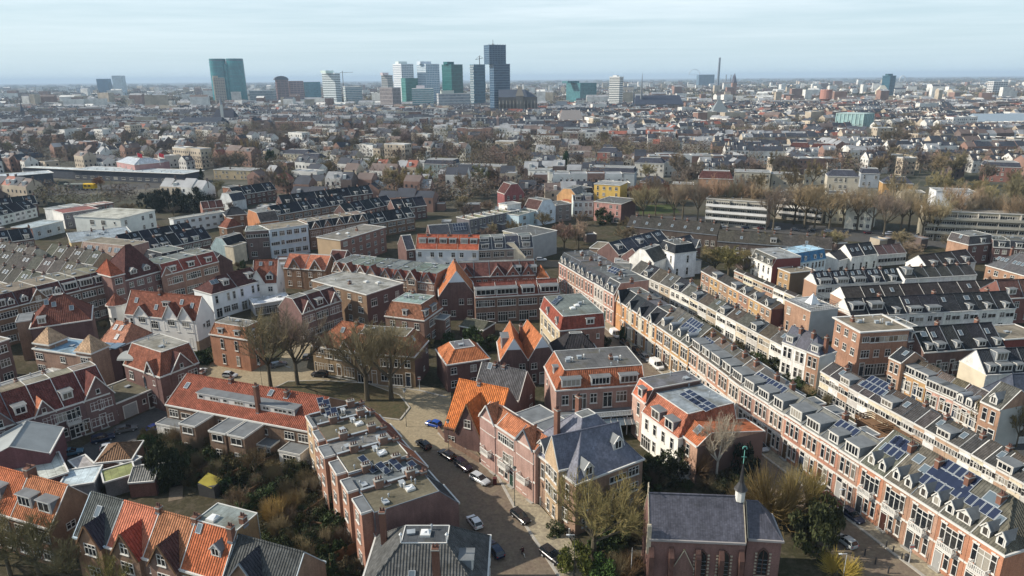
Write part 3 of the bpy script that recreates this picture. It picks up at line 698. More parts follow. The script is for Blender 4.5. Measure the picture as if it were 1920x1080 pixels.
row((1880,560),(1960,556),7,2,8,roof=(4,3,5,0,0),wc=(.2,.09,.075),rc=(.11,.06,.05),win={'F':['mm','mm']},per=lambda i,n:{'dor':[('F',.5,.2,2.2,1.5,'box')]},L=["brown-roofed house with white dormer at the right end of the widest row","brown-roofed house continuing past the white-dormered brown roof"])
row((1588,566),(1916,549),6,9,rg=(1760,529),pit=38,wc=WHT,rc=(.095,.085,.085),win={'F':['mp']},per=lambda i,n:{'rc':jit((.04,.036,.036),.15),'sky':[('F',.5,.5)] if i in(1,2,6) else []},etrim='white',er=.05,clad={'L':ORB},look='house with white-edged plain roof in the second dark row',end='left end',lab='it',group='houses with white-edged plain roofs')
row((1532,535),(1692,527),6,5,rg=(1600,506),pit=42,wc=WHT,rc=SLA,win={'F':['mp','pW']},per=lambda i,n:{'rc':jit((.025,.028,.034),.15),'dor':[('F',.5,.03,3.4 if i<3 else 1.6,1.4,'box',4 if i<3 else 2)],'sky':[('F',.3,.6),('F',.7,.65)],'chim':[(.02,.5,.5)]},clad={'L':ORB},look='black-roofed house with skylights beside orange gable',end='gable end',lab='its row',group='black-roofed houses beside the orange gable')
row((1697,523),(1832,515),5,6,7,roof=(2.4,3.5,3.5,0,0),wc=WHT,rc=(.045,.047,.045),win={'F':['pm']},per=lambda i,n:{'dor':[('F',.5,.35,2.2,1.7,'box')] if i==0 else [],'chim':[(.95,.5,.5)]},etrim='lead',look='low grey-roofed house with white walls',end='dormered end',lab='six',group='low grey-roofed houses')
row((1740,503),(1830,491),4.8,3,8,roof=(3.2,4,4,0,0),wc=WHT,rc=(.04,.036,.036),win={'F':['mm']},per=lambda i,n:{'dor':[('F',.5,.1,1.6,1.4,'box')]},clad={'L':WHT},look='white-gabled dark cottage behind the low grey roofs',end='white gable',lab='three',group='white-gabled dark cottages')
row((1572,489),(1597,482),5,1,7,roof=(2,3.5,3.5,0,0),wc=WHT,rc=(.05,.05,.055),win={'F':['pm']},L='white house with small black roof left of the white-verged house')
row((1597,482),(1646,476),5.6,2,rg=(1618,455),pit=44,wc=WHT,rc=SLA,etrim='white',win={'F':['t-t']},per=lambda i,n:{'sky':[('F',.3,.4),('F',.7,.4)]},L=["white house with steep black roof and bold white verge","white house with steep black roof beside the white-verged one"])
row((1648,478),(1700,474),4,3,7,roof=(2.4,3.5,3.5,0,0),wc=WHT,rc=(.09,.06,.06),win={'F':['pp']},look='low brown-roofed white house by the white-verged pair',end='verged end',lab='three',group='low brown-roofed white houses')
row((1490,494),(1549,484),6.4,2,8,roof=(2.8,1.1,0,0,0),wc=(.62,.68,.70),rc=(.05,.17,.32),rm='slate',tc=(.35,.5,.6),win={'F':['tttt','tttt'][:2]},per=lambda i,n:{'dor':[('F',.3,.12,1.,1.4,'arc'),('F',.7,.12,1.,1.4,'arc')]},L=["white house under a bright blue mansard roof, maroon wall side","white house under a bright blue mansard roof, dark roof side"],trim='whitecol',tcol=(.3,.45,.55))
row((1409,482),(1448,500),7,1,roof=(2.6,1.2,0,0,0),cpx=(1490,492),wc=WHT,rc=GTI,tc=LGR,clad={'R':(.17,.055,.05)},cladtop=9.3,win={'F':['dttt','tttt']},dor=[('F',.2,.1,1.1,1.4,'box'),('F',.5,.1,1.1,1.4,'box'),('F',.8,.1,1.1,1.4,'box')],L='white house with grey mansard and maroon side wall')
row((1459,503),(1482,512),6.5,1,cpx=(1530,508),wc=(.36,.24,.13),tc=TNR,win={'F':['mm','mm']},clad={'R':(.17,.12,.08)},L='ochre flat-roofed house beside the white house with maroon side')
def b3(i,n): return {'wc':jit((ORB,OCH,ORB,OCH)[i%4],.1),'dor':[('F',.5,.08,1.2,1.5,'pt')] if i in(4,5,6) else [('F',.5,.03,2.4,1.3,'box')] if i%2 else []}
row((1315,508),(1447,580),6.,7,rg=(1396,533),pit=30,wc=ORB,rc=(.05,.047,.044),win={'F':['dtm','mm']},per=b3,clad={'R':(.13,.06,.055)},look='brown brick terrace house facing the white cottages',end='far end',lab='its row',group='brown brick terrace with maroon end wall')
row((1377,507),(1492,557),5,6,rg=(1437,527),pit=28,wc=OCH,rc=(.05,.047,.044),win={'F':['mm','pp']},per=lambda i,n:{'wc':jit((ORB,CRM,TAN,ORB,WHT,CRM)[i%6],.06)},look='mixed-colour rear house with glazed upper floor',end='far end',lab='the narrow rear row',group='rear row of mixed-colour houses')
row((1520,584),(1572,578),8.4,1,cpx=(1481,561),wc=ORB,tc=GRY,clad={'F':(.42,.45,.44)},win={'L':['ttt','m-s']},L='orange brick house with railed roof terrace and grey rendered side')
row((1265,476),(1306,471),8.4,1,cpx=(1243,463),roof=(2.6,1.1,1.1,1.1,1.1),wc=(.74,.75,.76),rc=SLA,tc=BIT,win={'F':['t-t-','--t-'],'L':['tt','ttt']},dor=[('L',.5,.1,1.2,1.6,'pt')],ext=[('R',.5,5,4,4.4,{'w':(('p',2.6),('p',.6))})],chim=[(.8,.5,.8)],L='large white villa with black mansard roof at the terrace end')
row((1180,484),(1226,493),6,1,9,roof=(3.6,0,0,3.6,3.6),wc=WHT,rc=GTI,win={'F':['--','-s-']},sky=[('L',.5,.5)],chim=[(.5,.6,.6)],L='white gabled cottage with arched attic window')
row((1153,493),(1181,494),4.4,1,6,wc=(.6,.6,.55),tc=GRY,win={'F':['pp']},L='low pale flat-roofed annex beside the white gabled cottage')
row((1106,465),(1162,470),6,1,10,wc=(.27,.19,.14),tc=TNR,win={'F':['--','-m-']},L='low tan flat-roofed block at the far end of the long street')
row((1160,478),(1256,452),5.5,5,9,roof=(3.4,4.5,4.5,0,0),wc=PUR,rc=(.055,.062,.08),win={'F':['mm']},per=lambda i,n:{'dor':[('F',.5,.35,2.2,1.4,'box')] if i in(0,2) else [],'sky':[('F',.4,.6),('F',.6,.6)] if i>1 else []},look='blue-black roofed house behind the white villa',end='near end',lab='five',group='blue-black roofed houses behind the villa')
row((1205,490),(1313,462),5.5,5,9,roof=(3.4,4.5,4.5,0,0),wc=PUR,rc=(.05,.057,.072),win={'F':['mm']},per=lambda i,n:{'dor':[('F',.5,.3,2.2,1.4,'box')] if i in(1,3) else [],'cg':[('F',.8,3.,2.6)] if i==4 else []},look='blue-black roofed house beside the white villa',end='near end',lab='the second row',group='second row of blue-black roofs')
row((1175,424),(1345,441),5.5,7,9,roof=(3.6,4.5,4.5,0,0),wc=(.09,.07,.06),vb=0,trim='lead',rc=(.06,.056,.05),win={'F':['mm']},per=lambda i,n:{'sky':[('F',.5,.3)],'chim':[(.5,.5,.9)]},look='long avenue roof house with single bright skylight',end='left end',lab='seven',group='skylit roof houses along the avenue')
row((1345,452),(1560,468),5,7,9,roof=(3.4,4.5,4.5,0,0),wc=(.10,.08,.07),vb=0,trim='lead',rc=(.065,.06,.052),win={'F':['mm']},per=lambda i,n:{'sky':[('F',.5,.3)] if i%2 else [],'chim':[(.5,.5,.8)],'dor':[('F',.5,.2,2.,1.4,'box')] if i==3 else []},look='low dark house before the avenue trees',end='left end',lab='seven',group='low dark houses before the avenue')
# avenue flats
row((1325,372),(1441,380),11.5,1,11,wc=(.40,.37,.31),tc=TNR,win={'F':['r'*9]*4},cat='apartment block',L='cream apartment block with long white balconies behind avenue trees',clad={'R':(.30,.22,.17)},name='apartment_block',flats=1)
row((1459,362),(1546,370),11.5,1,11,wc=(.42,.38,.31),tc=TNR,win={'F':['r'*7]*4},cat='apartment block',L='second white-balconied apartment block, set back behind the first',name='apartment_block',flats=1)
row((1590,371),(1642,375),13,1,12,wc=(.72,.70,.60),tc=BIT,win={'F':['-mmm']*4},cat='apartment block',L='plain white four-storey block with square windows on the avenue',name='apartment_block')
row((1554,363),(1590,364),13,1,9,wc=(.62,.58,.46),tc=BIT,win={'F':['mmm']*4},cat='apartment block',L='cream block with balconies adjoining the plain white block',name='apartment_block')
row((1740,395),(1960,404),11.5,1,11,wc=(.33,.30,.23),tc=(.22,.2,.17),win={'F':['r'*16]*4},cat='apartment block',L='long olive-grey apartment block at the right edge of the avenue',name='apartment_block',flats=1)
row((1816,459),(1862,455),7,1,cpx=(1777,449),roof=(2.6,1.2,0,1.2,0),wc=ORB,rc=(.10,.09,.09),win={'L':['-t-t','----'],'F':['mm','mm']},clad={'F':(.13,.07,.06)},dor=[('F',.6,.1,1.8,1.5,'box')],sky=[('L',.5,.5)],L='square orange brick house with dark mansard by the olive flats')
row((1862,463),(1960,468),6,3,8,roof=(2.2,1.2,0,0,0),wc=PUR,rc=SLA,tc=BIT,win={'F':['mm','mm']},per=lambda i,n:{'dor':[('F',.5,.1,1.8,1.4,'box')]},look='dark mansard house beside the square brick house',end='brick house',lab='three',group='dark mansard houses at the right edge')
row((1849,497),(1975,532),6.5,4,rg=(1886,468),pit=38,wc=ORB,rc=(.075,.075,.075),rm='slate',win={'F':['mmt','sm']},per=lambda i,n:{'sky':[('F',.25,.4),('F',.5,.4),('F',.75,.4)],'chim':[(.5,.5,1.)]},ends='l',look='orange brick house with row of skylights at right edge',end='hipped end',lab='four',group='skylit orange brick houses at the right edge')
# ================================================================ left half: villas round the square
row((233,589),(367,603),7.6,1,cpx=(434,590),roof=(5.2,5.0,5.0,0,0),wc=(.74,.73,.69),wm='render',rc=TBR,win={'F':['t-vW-t','t-WttW'],'R':['--','-sm-']},clad={},
   cg=[('F',.25,4.4,2.6,{'w':(('W',-1.6),)}),('F',.66,4.6,3.6,{'w':(('W',-1.6),)}),('F',.86,4.4,3.4,{'w':(('W',-1.6),)})],sky=[('F',.12,.5),('F',.42,.3),('F',.9,.5),('F',.75,.6)],dor=[('F',.55,.45,1.8,1.2,'box')],chim=[(.42,.5,1.)],bays=1,
   L='large white villa with red roof, three gables and corner turret')
row((397,552),(490,526),7.2,2,rg=(433,511),pit=38,wc=(.74,.76,.78),wm='render',rc=TDR,win={'F':['fWW','t-tt']},per=lambda i,n:{'dor':[('F',.7,.3,1.8,1.5,'box')],'sky':[('F',.3,.55,1.1,1.5),('F',.45,.55,1.1,1.5)] if i==0 else []},ends='l',L=["white rendered house with dark red hipped roof behind the turret villa","white rendered house with dark red roof and veranda behind the turret villa"])
row((472,533),(519,531),6.4,1,rg=(500,487),pit=47,wc=WHT,wm='render',rc=TBR,win={'F':['Wm','mm'],'R':['-m','s']},cg=[('F',.25,4,4.,{'w':(('s',.2),)})],dor=[('F',.7,.15,2,1.8,'pt')],sky=[('F',.3,.75),('F',.7,.75)],L='white gabled house with tall red roof and two skylights')
row((585,526),(687,553),9.2,1,cpx=(735,526),roof=(0,0,0,0,0),wc=(.22,.15,.10),tc=(.26,.26,.24),win={'F':['W-mmW','mWmmW','sWmmm'],'R':['mmm','Wmm']},clad={'R':PUR},cat='apartment block',L='brown brick flat-roofed block in the middle of the villas',fsky=[(.6,.6),(.75,.7)],chim=[(.5,.3,.6)])
row((531,502),(610,507),6.6,2,9,roof=(3.6,4.2,4.2,0,0),wc=BRN,rc=(.42,.16,.10),win={'F':['mm','mm']},per=lambda i,n:{'cg':[('F',.55,4.2,3.2,{'w':(('s',.2),)})],'ends':''},L=["brown house with tan tiled roof and white-edged gable","brown house with tan tiled roof, gable nearest the towered terrace"])
row((612,498),(640,500),6.6,1,9,roof=(4,4.2,4.2,0,0),wc=PUR,rc=TDR,win={'F':['m','m']},cg=[('F',.5,4.2,3.4)],L='dark red gabled house right of the tan roofed pair')
def v6(i,n): return {'cg':[('F',.5,3.6,2.6,{'w':(('s',-.1),)})] if i%2==0 else [('F',.5,3.0,2.2,{'pr':1.0,'dz':.9,'w':(('W',-1.7),('W',-5.))})]}
row((622,508),(735,522),8.6,5,11,roof=(2.3,1.6,0,0,0),wc=(.30,.2,.15),rc=TBR,tc=GRN,win={'F':['dWm','mWm','W-m']},per=v6,look='brick house with small gable in the towered terrace',end='left end',lab='it',group='towered terrace with small gables')
row((735,522),(815,531),8.6,3,11,roof=(2.3,1.6,0,0,0),wc=(.30,.2,.15),rc=TRD,tc=GRN,win={'F':['dWm','mWm','W-m']},per=v6,look='brick house nearest the tall orange gable',end='left end',lab='these three',group='terrace beside the tall orange gable')
# tall orange gable house and the red row
row((823,556),(891,553),6.8,1,13,roof=(6.8,0,0,5.4,5.4),wc=PUR,rc=TOR,win={'F':['mm-m','m-mm'],'L':['--']},sky=[('L',.3,.35),('L',.55,.3)],L='tall gabled house with steep orange roof slope',chim=[(.5,.7,.6)],gabtop=1)
row((891,558),(1050,549),7.2,4,rg=(940,528),pit=38,wc=(.20,.13,.10),rc=TRD,win={'F':['vW','WWm']},per=lambda i,n:{'dor':[('F',.5,.1,(5.2,5.6,3.4,4.8)[i],1.7,'box',(4,5,3,4)[i])]},look='red-roofed house with wide white dormer',end='gable end',lab='four by the tall gable',group='red-roofed houses beside the tall gable')
def v8(i,n): return {'cg':[('F',.5,4.2,3.0,{'w':(('s',.1),)})] if i!=1 else [],'dor':[('F',.85,.2,2.,1.6,'box')] if i>2 else []}
row((860,520),(1005,515),7.6,5,10,roof=(3.2,4,4,0,0),wc=(.26,.11,.08),rc=TDR,win={'F':['mm','mm']},per=v8,look='dark red house with white-edged gable',end='left end',lab='the row behind the wide dormers',group='dark red gabled houses behind the wide dormers')
row((1007,522),(1030,521),6.8,1,7,roof=(2.6,2.,2.,2,2),wc=PUR,rc=TOR,win={'F':['m','m']},L='small house with bright orange roof corner at the street end')
# red corner house on the long street
row((1050,620),(1134,612),8.4,1,cpx=(1001,579),roof=(2.9,1.0,0,1.0,0),clad={'L':(.46,.38,.26)},wc=(.25,.14,.11),rc=(.25,.072,.05),tc=GRN,win={'F':['----','--ss','----'][:2],'L':['dvvvtd','tWWWt']},dor=[('L',.35,.1,1.2,1.6,'pt'),('L',.8,.1,1.4,1.6,'pt'),('F',.68,.25,1.9,1.4,'box')],fsol=[(.2,.6,2,1,.25,1.),(.3,.7,2,1,.25,1.),(.42,.8,2,1,.25,1.)],fsky=[(.45,.35),(.6,.45)],vent=[(.7,.5)],L='red mansard corner house with flat green-grey roof and solar panels')
# twin gables etc.
row((838,684),(918,672),6.2,1,9,roof=(2.2,2.4,2.4,2.4,2.4),wc=PUR,rc=TOR,tc=(.14,.14,.15),win={'F':['m-mm','m-mm']},L='purple brick house with orange roof ring round a flat grey top')
row((938,677),(990,675),5.8,1,11,roof=(4.8,0,0,3.6,3.6),wc=PUR,rc=TOR,win={'F':['tdt','m-m']},dor=[('L',.5,.2,3.2,2.6,'box',2)],clad={},gabtop=1,L='twin-gabled house with white-topped gable and white side dormer')
row((991,675),(1042,669),5.8,1,11,roof=(4.8,0,0,3.6,3.6),wc=PUR,rc=TOR,win={'F':['tdt','m-m']},gabtop=1,chim=[(.1,.7,.2)],L='twin-gabled house with plain bright orange roof')
row((1046,676),(1130,671),4.6,1,10,roof=(4.2,4.5,4.5,3.5,3.5),wc=DBR,rc=(.035,.033,.036),win={'F':['mm']},cg=[('F',.6,2.4,2.4,{'w':(),'wc':WHT})],L='low house with black hipped roof and small white gable')
row((888,732),(973,752),4.6,1,rg=(940,686),pit=54,wc=PUR,rc=(.095,.095,.10),etrim='white',win={'R':['mm','-s']},chim=[(.3,.5,.4),(.5,.5,.4)],sky=[('F',.2,.8)],L='house with steep charcoal roof and white verge boards')
row((832,799),(928,822),3.2,1,rg=(900,718),pit=50,wc=PUR,rc=(.52,.17,.055),vb=0,trim='whitecol',tcol=(.2,.1,.06),win={'F':['m-md','']},cg=[('F',.50,5.,5.6,{'w':(('m',1.0),),'pr':.4,'vm':'wood'})],chim=[(.42,.5,.3)],L='house with huge bright orange roof sweeping low over a front gable')
row((1043,732),(1209,720),8.2,1,11,roof=(3.0,1.9,0,1.9,0),wc=(.32,.205,.17),rc=(.30,.105,.055),tc=(.10,.10,.10),win={'F':['vvWvv','mvmfWm'],'L':['','s-']},dor=[('F',.17,.12,3.6,1.6,'box',4),('F',.5,.12,3.6,1.6,'box',5),('F',.82,.12,3.4,1.6,'box',4),('L',.5,.3,1.,1.4,'box',1)],vent=[(.2,.5),(.35,.6),(.75,.45)],chim=[(.7,.5,.7)],veranda=1,L='long pink brick house with orange mansard, three wide dormers and veranda')
# pink house of the near street
row((899,776),(1004,846),9.2,3,rg=(968,783),pit=33,wc=(.36,.235,.20),rc=(.40,.155,.085),win={'F':['mtd','-bt','mWm']},band=[3.6],per=lambda i,n:{'cg':[('F',.5,4.0,2.6,{'w':(),'pr':.12})] if i!=1 else []},
    L=["pink brick balcony house at the orange roof end of the near street","middle pink brick balcony house without roof gable","pink brick balcony house beside the gothic stone gable"],ext=[('B',.5,4.5,8,7.0,{'w':()})])
# slate gothic house
row((1080,908),(1206,860),8.4,1,13,roof=(6.2,5.6,5.6,5.2,4.6),wc=(.27,.18,.13),rc=(.14,.145,.18),rm='slate',win={'F':['m-WW','m-WW','m-rW'],'L':['mmm','tttt']},dor=[('L',.3,.06,1.6,1.8,'pt'),('F',.2,.06,1.6,1.8,'pt'),('F',.72,.3,1.6,1.8,'pt')],chim=[(.2,.62,1.2),(.62,.75,1.2)],L='gothic brick house with blue-grey hipped slate roofs and tall chimneys')
row((1022,853),(1047,882),9.2,1,11,roof=(4.2,0,0,2.6,2.6),wc=TAN,rc=(.12,.125,.16),rm='slate',win={'F':['tt','tttt','tttt']},L='narrow gothic sandstone-coloured gable beside the pink balcony houses')
# white-backed trio
row((1186,737),(1211,757),8,1,11,roof=(2.6,1.4,0,0,0),wc=(.46,.30,.24),rc=TPK,tc=(.12,.12,.13),win={'F':['t','t']},dor=[('F',.5,.1,1.4,1.7,'box')],clad={'R':DBR},cladtop=10.4,L='narrow house with salmon mansard and dark flat roof behind white rear facade')
row((1204,772),(1272,822),6.6,1,12,roof=(3.2,2.6,0,0,1.2),wc=(.76,.74,.68),wm='render',rc=(.35,.13,.08),tc=(.22,.25,.27),win={'F':['vttt','tttt']},dor=[('F',.35,.06,2.2,1.8,'box'),('F',.72,.06,2.2,1.8,'box')],fsol=[(.5,.45,4,2,.2,0),(.75,.45,4,2,.2,0)],fsky=[(.4,.6)],L='wide white rear facade with balustrade and solar panelled roof')
row((1275,812),(1308,838),6.8,1,rg=(1313,797),pit=38,wc=(.4,.25,.18),rc=(.40,.13,.06),d2=13,win={'F':['b','t']},clad={'R':(.16,.105,.09)},sky=[('F',.5,.5,1.3,1.5)],L='house with orange roof slope and bare dark end wall by the birch')
# long red terrace south of the square
row((310,758),(584,810),5.8,1,rg=(480,722),pit=32,wc=(.20,.135,.095),rc=(.235,.078,.05),win={'F':['vvp-p-m--vW','Wpm-pp-p-WW']},dor=[('F',.52,.33,21.,1.15,'box',26,[(-9.6,1.1,1),(-6.6,2.,3),(-4.2,1.,1),(-1.2,2.,3),(1.8,1.6,2),(4.6,1.4,2),(7.6,2.6,3),(9.6,.9,1)])],ext=[('F',.09,6.2,2.4,3.1,{'w':(('v',.2),),'wc':WHT}),('F',.30,3.4,4.6,5.6,{'w':(('p',4.),('p',.9))}),('F',.515,3.4,5.0,5.6,{'w':(('p',4.),('m',.9))}),('F',.64,3.4,5.0,5.6,{'w':(('p',4.),('m',.9))}),('F',.74,2.8,2.4,3.,{'w':(('v',.2),)}),('F',.92,4.2,3.,3.1,{'w':(('v',.2),),'wc':WHT})],
   sky=[('F',.06,.55),('F',.63,.75),('F',.74,.75)],chim=[(.1,.56,.6),(.33,.5,.7),(.62,.15,2.4),(.74,.42,.5)],vb=1,etrim='whitecol',tcol=(.38,.36,.34),L='long red-roofed terrace with continuous white dormer and brick rear blocks')
# flat-roofed street row with stepped backs
XW=(P((579,778),9.4),P((702,964),9.4))
def xx(i,n):
    return {'tc':(BIT,MOS,(.17,.17,.165),(.14,.125,.085),(.13,.145,.15),MOS)[i],'ext':[('F',.5,(4.4,3.2,3.4,3.6,3.2,3.6)[i],(0.6,1.0,1.6,1.4,1.4,1.4)[i],9.5,{'w':(('m',7.2),('m',4.2),('m',1.1)),'wc':(TAN,(.30,.17,.12),(.3,.17,.12),(.34,.2,.14),(.34,.19,.13),(.33,.18,.13))[i]})],
    'chim':[(.05,.3,.3),(.05,.75,.6)],'fsky':[(.5,.5)] if i in(1,3,5) else [],'vent':[(.6,.6)] if i in(2,4) else [(.25,.45)],'cc':(.2,.12,.09),'fsol':[(.2,.30,1,3,.35,1.9),(.45,.42,1,2,.35,1.9),(.45,.58,1,2,.35,1.9),(.5,.74,1,1,.35,1.9)] if i==4 else [(.15,.2,1,3,.5,1.5),(.4,.25,1,3,.5,1.5),(.65,.3,1,2,.5,1.5)] if i==0 else [],
    'rc':(TOR,TBR,TBR,(.38,.15,.08),(.07,.075,.08),(.05,.055,.06))[i],'wc':(TAN,(.28,.16,.12),(.26,.15,.11),(.28,.16,.12),(.26,.13,.1),(.21,.125,.11))[i]}
row(None,None,6.6,6,W=XW,d=11.8,hj=.55,plainroof=0,roof=(2.8,0,2.8,0,0),wc=PINK,rc=TOR,win={'F':['m-m','m-m','m-m']},per=xx,cat='house',
   L=["tan brick flat-roofed house with solar racks at the square end","flat-roofed house with mossy roof and round vent, second from the square","flat-roofed house with sloped grey zinc roof in the stepped row","flat-roofed house with yellow-green sedum roof in the stepped row","flat-roofed house with scattered solar panels on grey roof","flat-roofed end house with brown mossy roof and bare purple wall"],group='stepped flat-roofed houses')

# the brick villas north of the square
row((722,592),(795,601),7.0,1,cpx=(834,578),roof=(3.4,1.7,1.,1.2,1.5),wc=(.21,.13,.10),rc=(.25,.115,.07),tc=(.2,.27,.25),win={'F':['-W-m','mmm'],'R':['fWW','-WWm']},dor=[('R',.2,.12,2.,1.6,'box'),('R',.62,.12,2.4,1.6,'box',4),('F',.5,.15,1.2,1.4,'box')],vent=[(.3,.5),(.7,.5)],ext=[('R',.75,3.4,2.6,5.6,{'w':(('W',3.4),('v',.2))})],chim=[(.3,.9,.8)],L='brick house with orange-brown mansard between the flat block and the tall gable')
row((585,648),(664,661),6.2,1,rg=(645,603),pit=44,wc=(.26,.19,.115),rc=(.29,.115,.065),win={'F':['vWdv','mWWm']},cg=[('F',.22,3.4,2.6,{'w':(('m',-1.4),)}),('F',.8,3.2,2.6,{'w':(('m',-1.4),)})],sky=[('F',.55,.6)],chim=[(.8,.5,.6)],ends='l',L='olive-brick house with orange roof behind the bare island trees')
row((665,661),(777,669),7.0,1,cpx=(833,641),roof=(3.3,2.6,1.5,0,2.6),wc=(.24,.165,.10),rc=(.25,.115,.065),tc=MOS,win={'F':['vdWvd','WmWWm'],'R':['--s-','---s']},clad={'R':(.12,.075,.07)},cg=[('F',.3,3.2,2.4,{'w':(('s',.1),)})],sky=[('R',.5,.5)],L='brown-roofed brick house with dark side wall at the square')
row((393,626),(464,637),7.6,1,cpx=(497,624),roof=(2.5,1.0,0,1.,1.),wc=(.37,.185,.115),rc=(.33,.155,.09),tc=(.2,.19,.17),win={'F':['-t-t-','-t-t-'],'R':['-t-','-t-']},dor=[('F',.28,.15,1.4,1.2,'box'),('F',.72,.15,1.4,1.2,'box'),('R',.4,.15,1.5,1.2,'box')],L='square orange brick block with mansard at the corner of the square')
row((565,588),(640,563),7.6,3,9,roof=(3.2,3.,3.4,0,0),wc=(.19,.12,.105),rc=TDR,win={'F':['WmW','mWm']},per=lambda i,n:{'cg':[('F',.5,3.6,2.8,{'w':(('s',.1),)})] if i!=1 else [],'dor':[('F',.5,.15,1.8,1.5,'box')] if i==1 else []},L=["dark brick gabled house deepest in the side street","dark brick house with white dormer between two side street gables","dark brick gabled house nearest the square in the side street"])
row((476,572),(545,561),3.2,1,7,wc=(.5,.5,.5),wm='render',tc=(.62,.63,.64),win={'F':['vvvv']},L='low white-roofed veranda annex behind the square brick block')
row((862,611),(906,619),2.8,1,6,roof=(1.2,3,3,.2,.2),wc=DBR,rc=(.10,.10,.075),win={},cat='shed',name='garden_shed',L='low dark garden building below the tall gabled house')
row((-70,664),(17,636),9.6,1,9,wc=(.16,.105,.095),tc=TNR,win={'F':['WWW','WWW','WWW']},L='dark brick house with tall paned windows at the left edge')
row((12,741),(118,708),4.6,1,7,wc=(.2,.14,.12),tc=(.30,.31,.31),win={},chim=[(.3,.5,1.2),(.8,.5,1.2)],fsky=[(.2,.5),(.6,.5)],L='low flat roofs with pipes behind the purple brick row')
row((905,770),(945,790),7,1,6,wc=(.3,.2,.17),tc=(.16,.16,.16),win={},L='flat grey roofed annex behind the pink balcony houses') if 0 else None
# ================================================================ left side
def v13(i,n): return {'cg':[('F',.85,4.4,3.0,{'w':(('m',-.3),)})] if i==2 else [],'dor':[('F',.3,.15,2.6,1.7,'box',3),('F',.75,.15,1.6,1.5,'pt')] if i!=2 else [('F',.3,.15,1.6,1.5,'pt')]}
row((-60,596),(121,551),9.4,4,11,roof=(3.2,2.0,0,0,0),wc=BRN,rc=TDR,tc=TNR,win={'F':['Wmt','mWm','mWm']},per=v13,look='dark brick mansard house',end='left edge',lab='the long dark block',group='dark brick mansard houses of the long dark block')
row((121,551),(208,530),9.4,3,11,roof=(3.2,2.0,0,0,0),wc=(.17,.11,.09),rc=TDR,tc=TNR,win={'F':['WWt','WWt','mWm']},per=lambda i,n:{'dor':[('F',.5,.2,3.2,1.8,'box',4)]},look='dark brick house with big white dormer',end='left end',lab='the tower house three',group='big-dormered dark houses before the tower house')
row((208,519),(233,513),12.3,1,8,roof=(4,4,4,2.6,2.6),wc=(.24,.14,.12),rc=(.30,.09,.05),win={'F':['W','W','W','W']},L='purple brick tower house with orange pyramid roof')
row((234,526),(304,507),9.4,1,13,roof=(8,6.5,6.5,6.,4.),wc=(.2,.12,.11),rc=TDR,win={'F':['WmWm','mWmm','mWmm']},dor=[('F',.3,.12,2,1.5,'pt'),('F',.65,.12,2,1.5,'pt')],L='large house with tall dark red hipped roof right of the tower house')
row((309,516),(410,490),8.4,3,10,roof=(3.,2.,0,0,0),wc=(.26,.16,.12),rc=(.24,.07,.055),tc=GRN,win={'F':['WWm','mWm']},per=lambda i,n:{'dor':[('F',.5,.15,2,1.5,'box')],'cg':[('F',.1,3.4,2.4,{'w':()})] if i==0 else []},look='brick house with maroon mansard',end='stepped gable end',lab='the trio behind the white villas',group='maroon mansard trio behind the white villas')
row((266,485),(300,494),7,1,9,roof=(2.8,1.8,0,1,1),wc=(.36,.22,.17),rc=SLA,tc=GRN,win={'F':['mm','mm']},dor=[('F',.5,.15,1.6,1.6,'box')],L='grey flat-topped mansard house with single white dormer')
row((56,616),(171,599),9.,1,12,roof=(5.5,5.5,5.5,5.,5),wc=(.14,.085,.08),rc=(.15,.055,.04),win={'F':['--s---','s-----','-s----']},dor=[('F',.2,.1,1.6,1.4,'box')],sky=[('F',.42,.6),('F',.3,.7),('F',.7,.4)],ext=[('L',.35,6.,3.0,9.6,{'w':(('W',6.8),('m',3.6)),'wc':(.26,.17,.12)})],L='big house with dark brown hipped roof and bare purple brick side')
row((62,654),(171,670),8.4,1,cpx=(222,648),roof=(0,0,0,0,0),wc=(.27,.175,.13),tc=(.18,.28,.36),win={'F':['vW-W-vW','W-r-r-W','W--m--W'],'R':['-m-','-k-']},clad={'R':(.13,.08,.075)},twin=1,L='brick house with twin tan pyramid-roofed corner towers and blue covered flat roof')
row((187,640),(228,648),7.5,1,8,roof=(3.6,4,4,1,1),wc=PUR,rc=(.42,.20,.13),win={'F':['mm','mm']},sky=[('F',.3,.6),('F',.55,.6),('F',.6,.2)],chim=[(.6,.5,.6)],L='house with tan tiled roof and three skylights behind the twin towers')
row((300,707),(373,679),7.4,1,cpx=(228,684),roof=(3.8,2.4,0,2.4,0),wc=(.17,.10,.09),rc=(.25,.095,.06),tc=(.25,.24,.21),win={'F':['WmW','-mW','m'][:2],'L':['mm','m-s']},cg=[('F',.55,5.,3.4,{'w':(('s',.3),),'rc':TDR}),('L',.75,3.2,2.6,{'w':(('s',.1),)})],L='dark brick corner house with orange mansard and curved grey roof')
row((203,763),(290,728),3.8,1,9,wc=(.17,.11,.10),tc=(.10,.09,.06),win={'F':['s-g-sd']},L='low brick garage wing with planted roof terrace')
def v17(i,n): return {0:{'cg':[('F',.45,4.6,3.4,{'w':(('m',-.2),)})]},1:{'dor':[('F',.4,.2,1.8,1.5,'box')],'win':{'F':['fdm','-b-']}},2:{'cg':[('F',.2,3.,2.6,{'w':(('s',.2),),'rc':(.42,.16,.09)})]},3:{'dor':[('F',.3,.2,1.8,1.5,'box')],'win':{'F':['fWd','bt-']}},4:{'cg':[('F',.5,5.,4.0,{'w':(('s',.6),)})]}}[i]
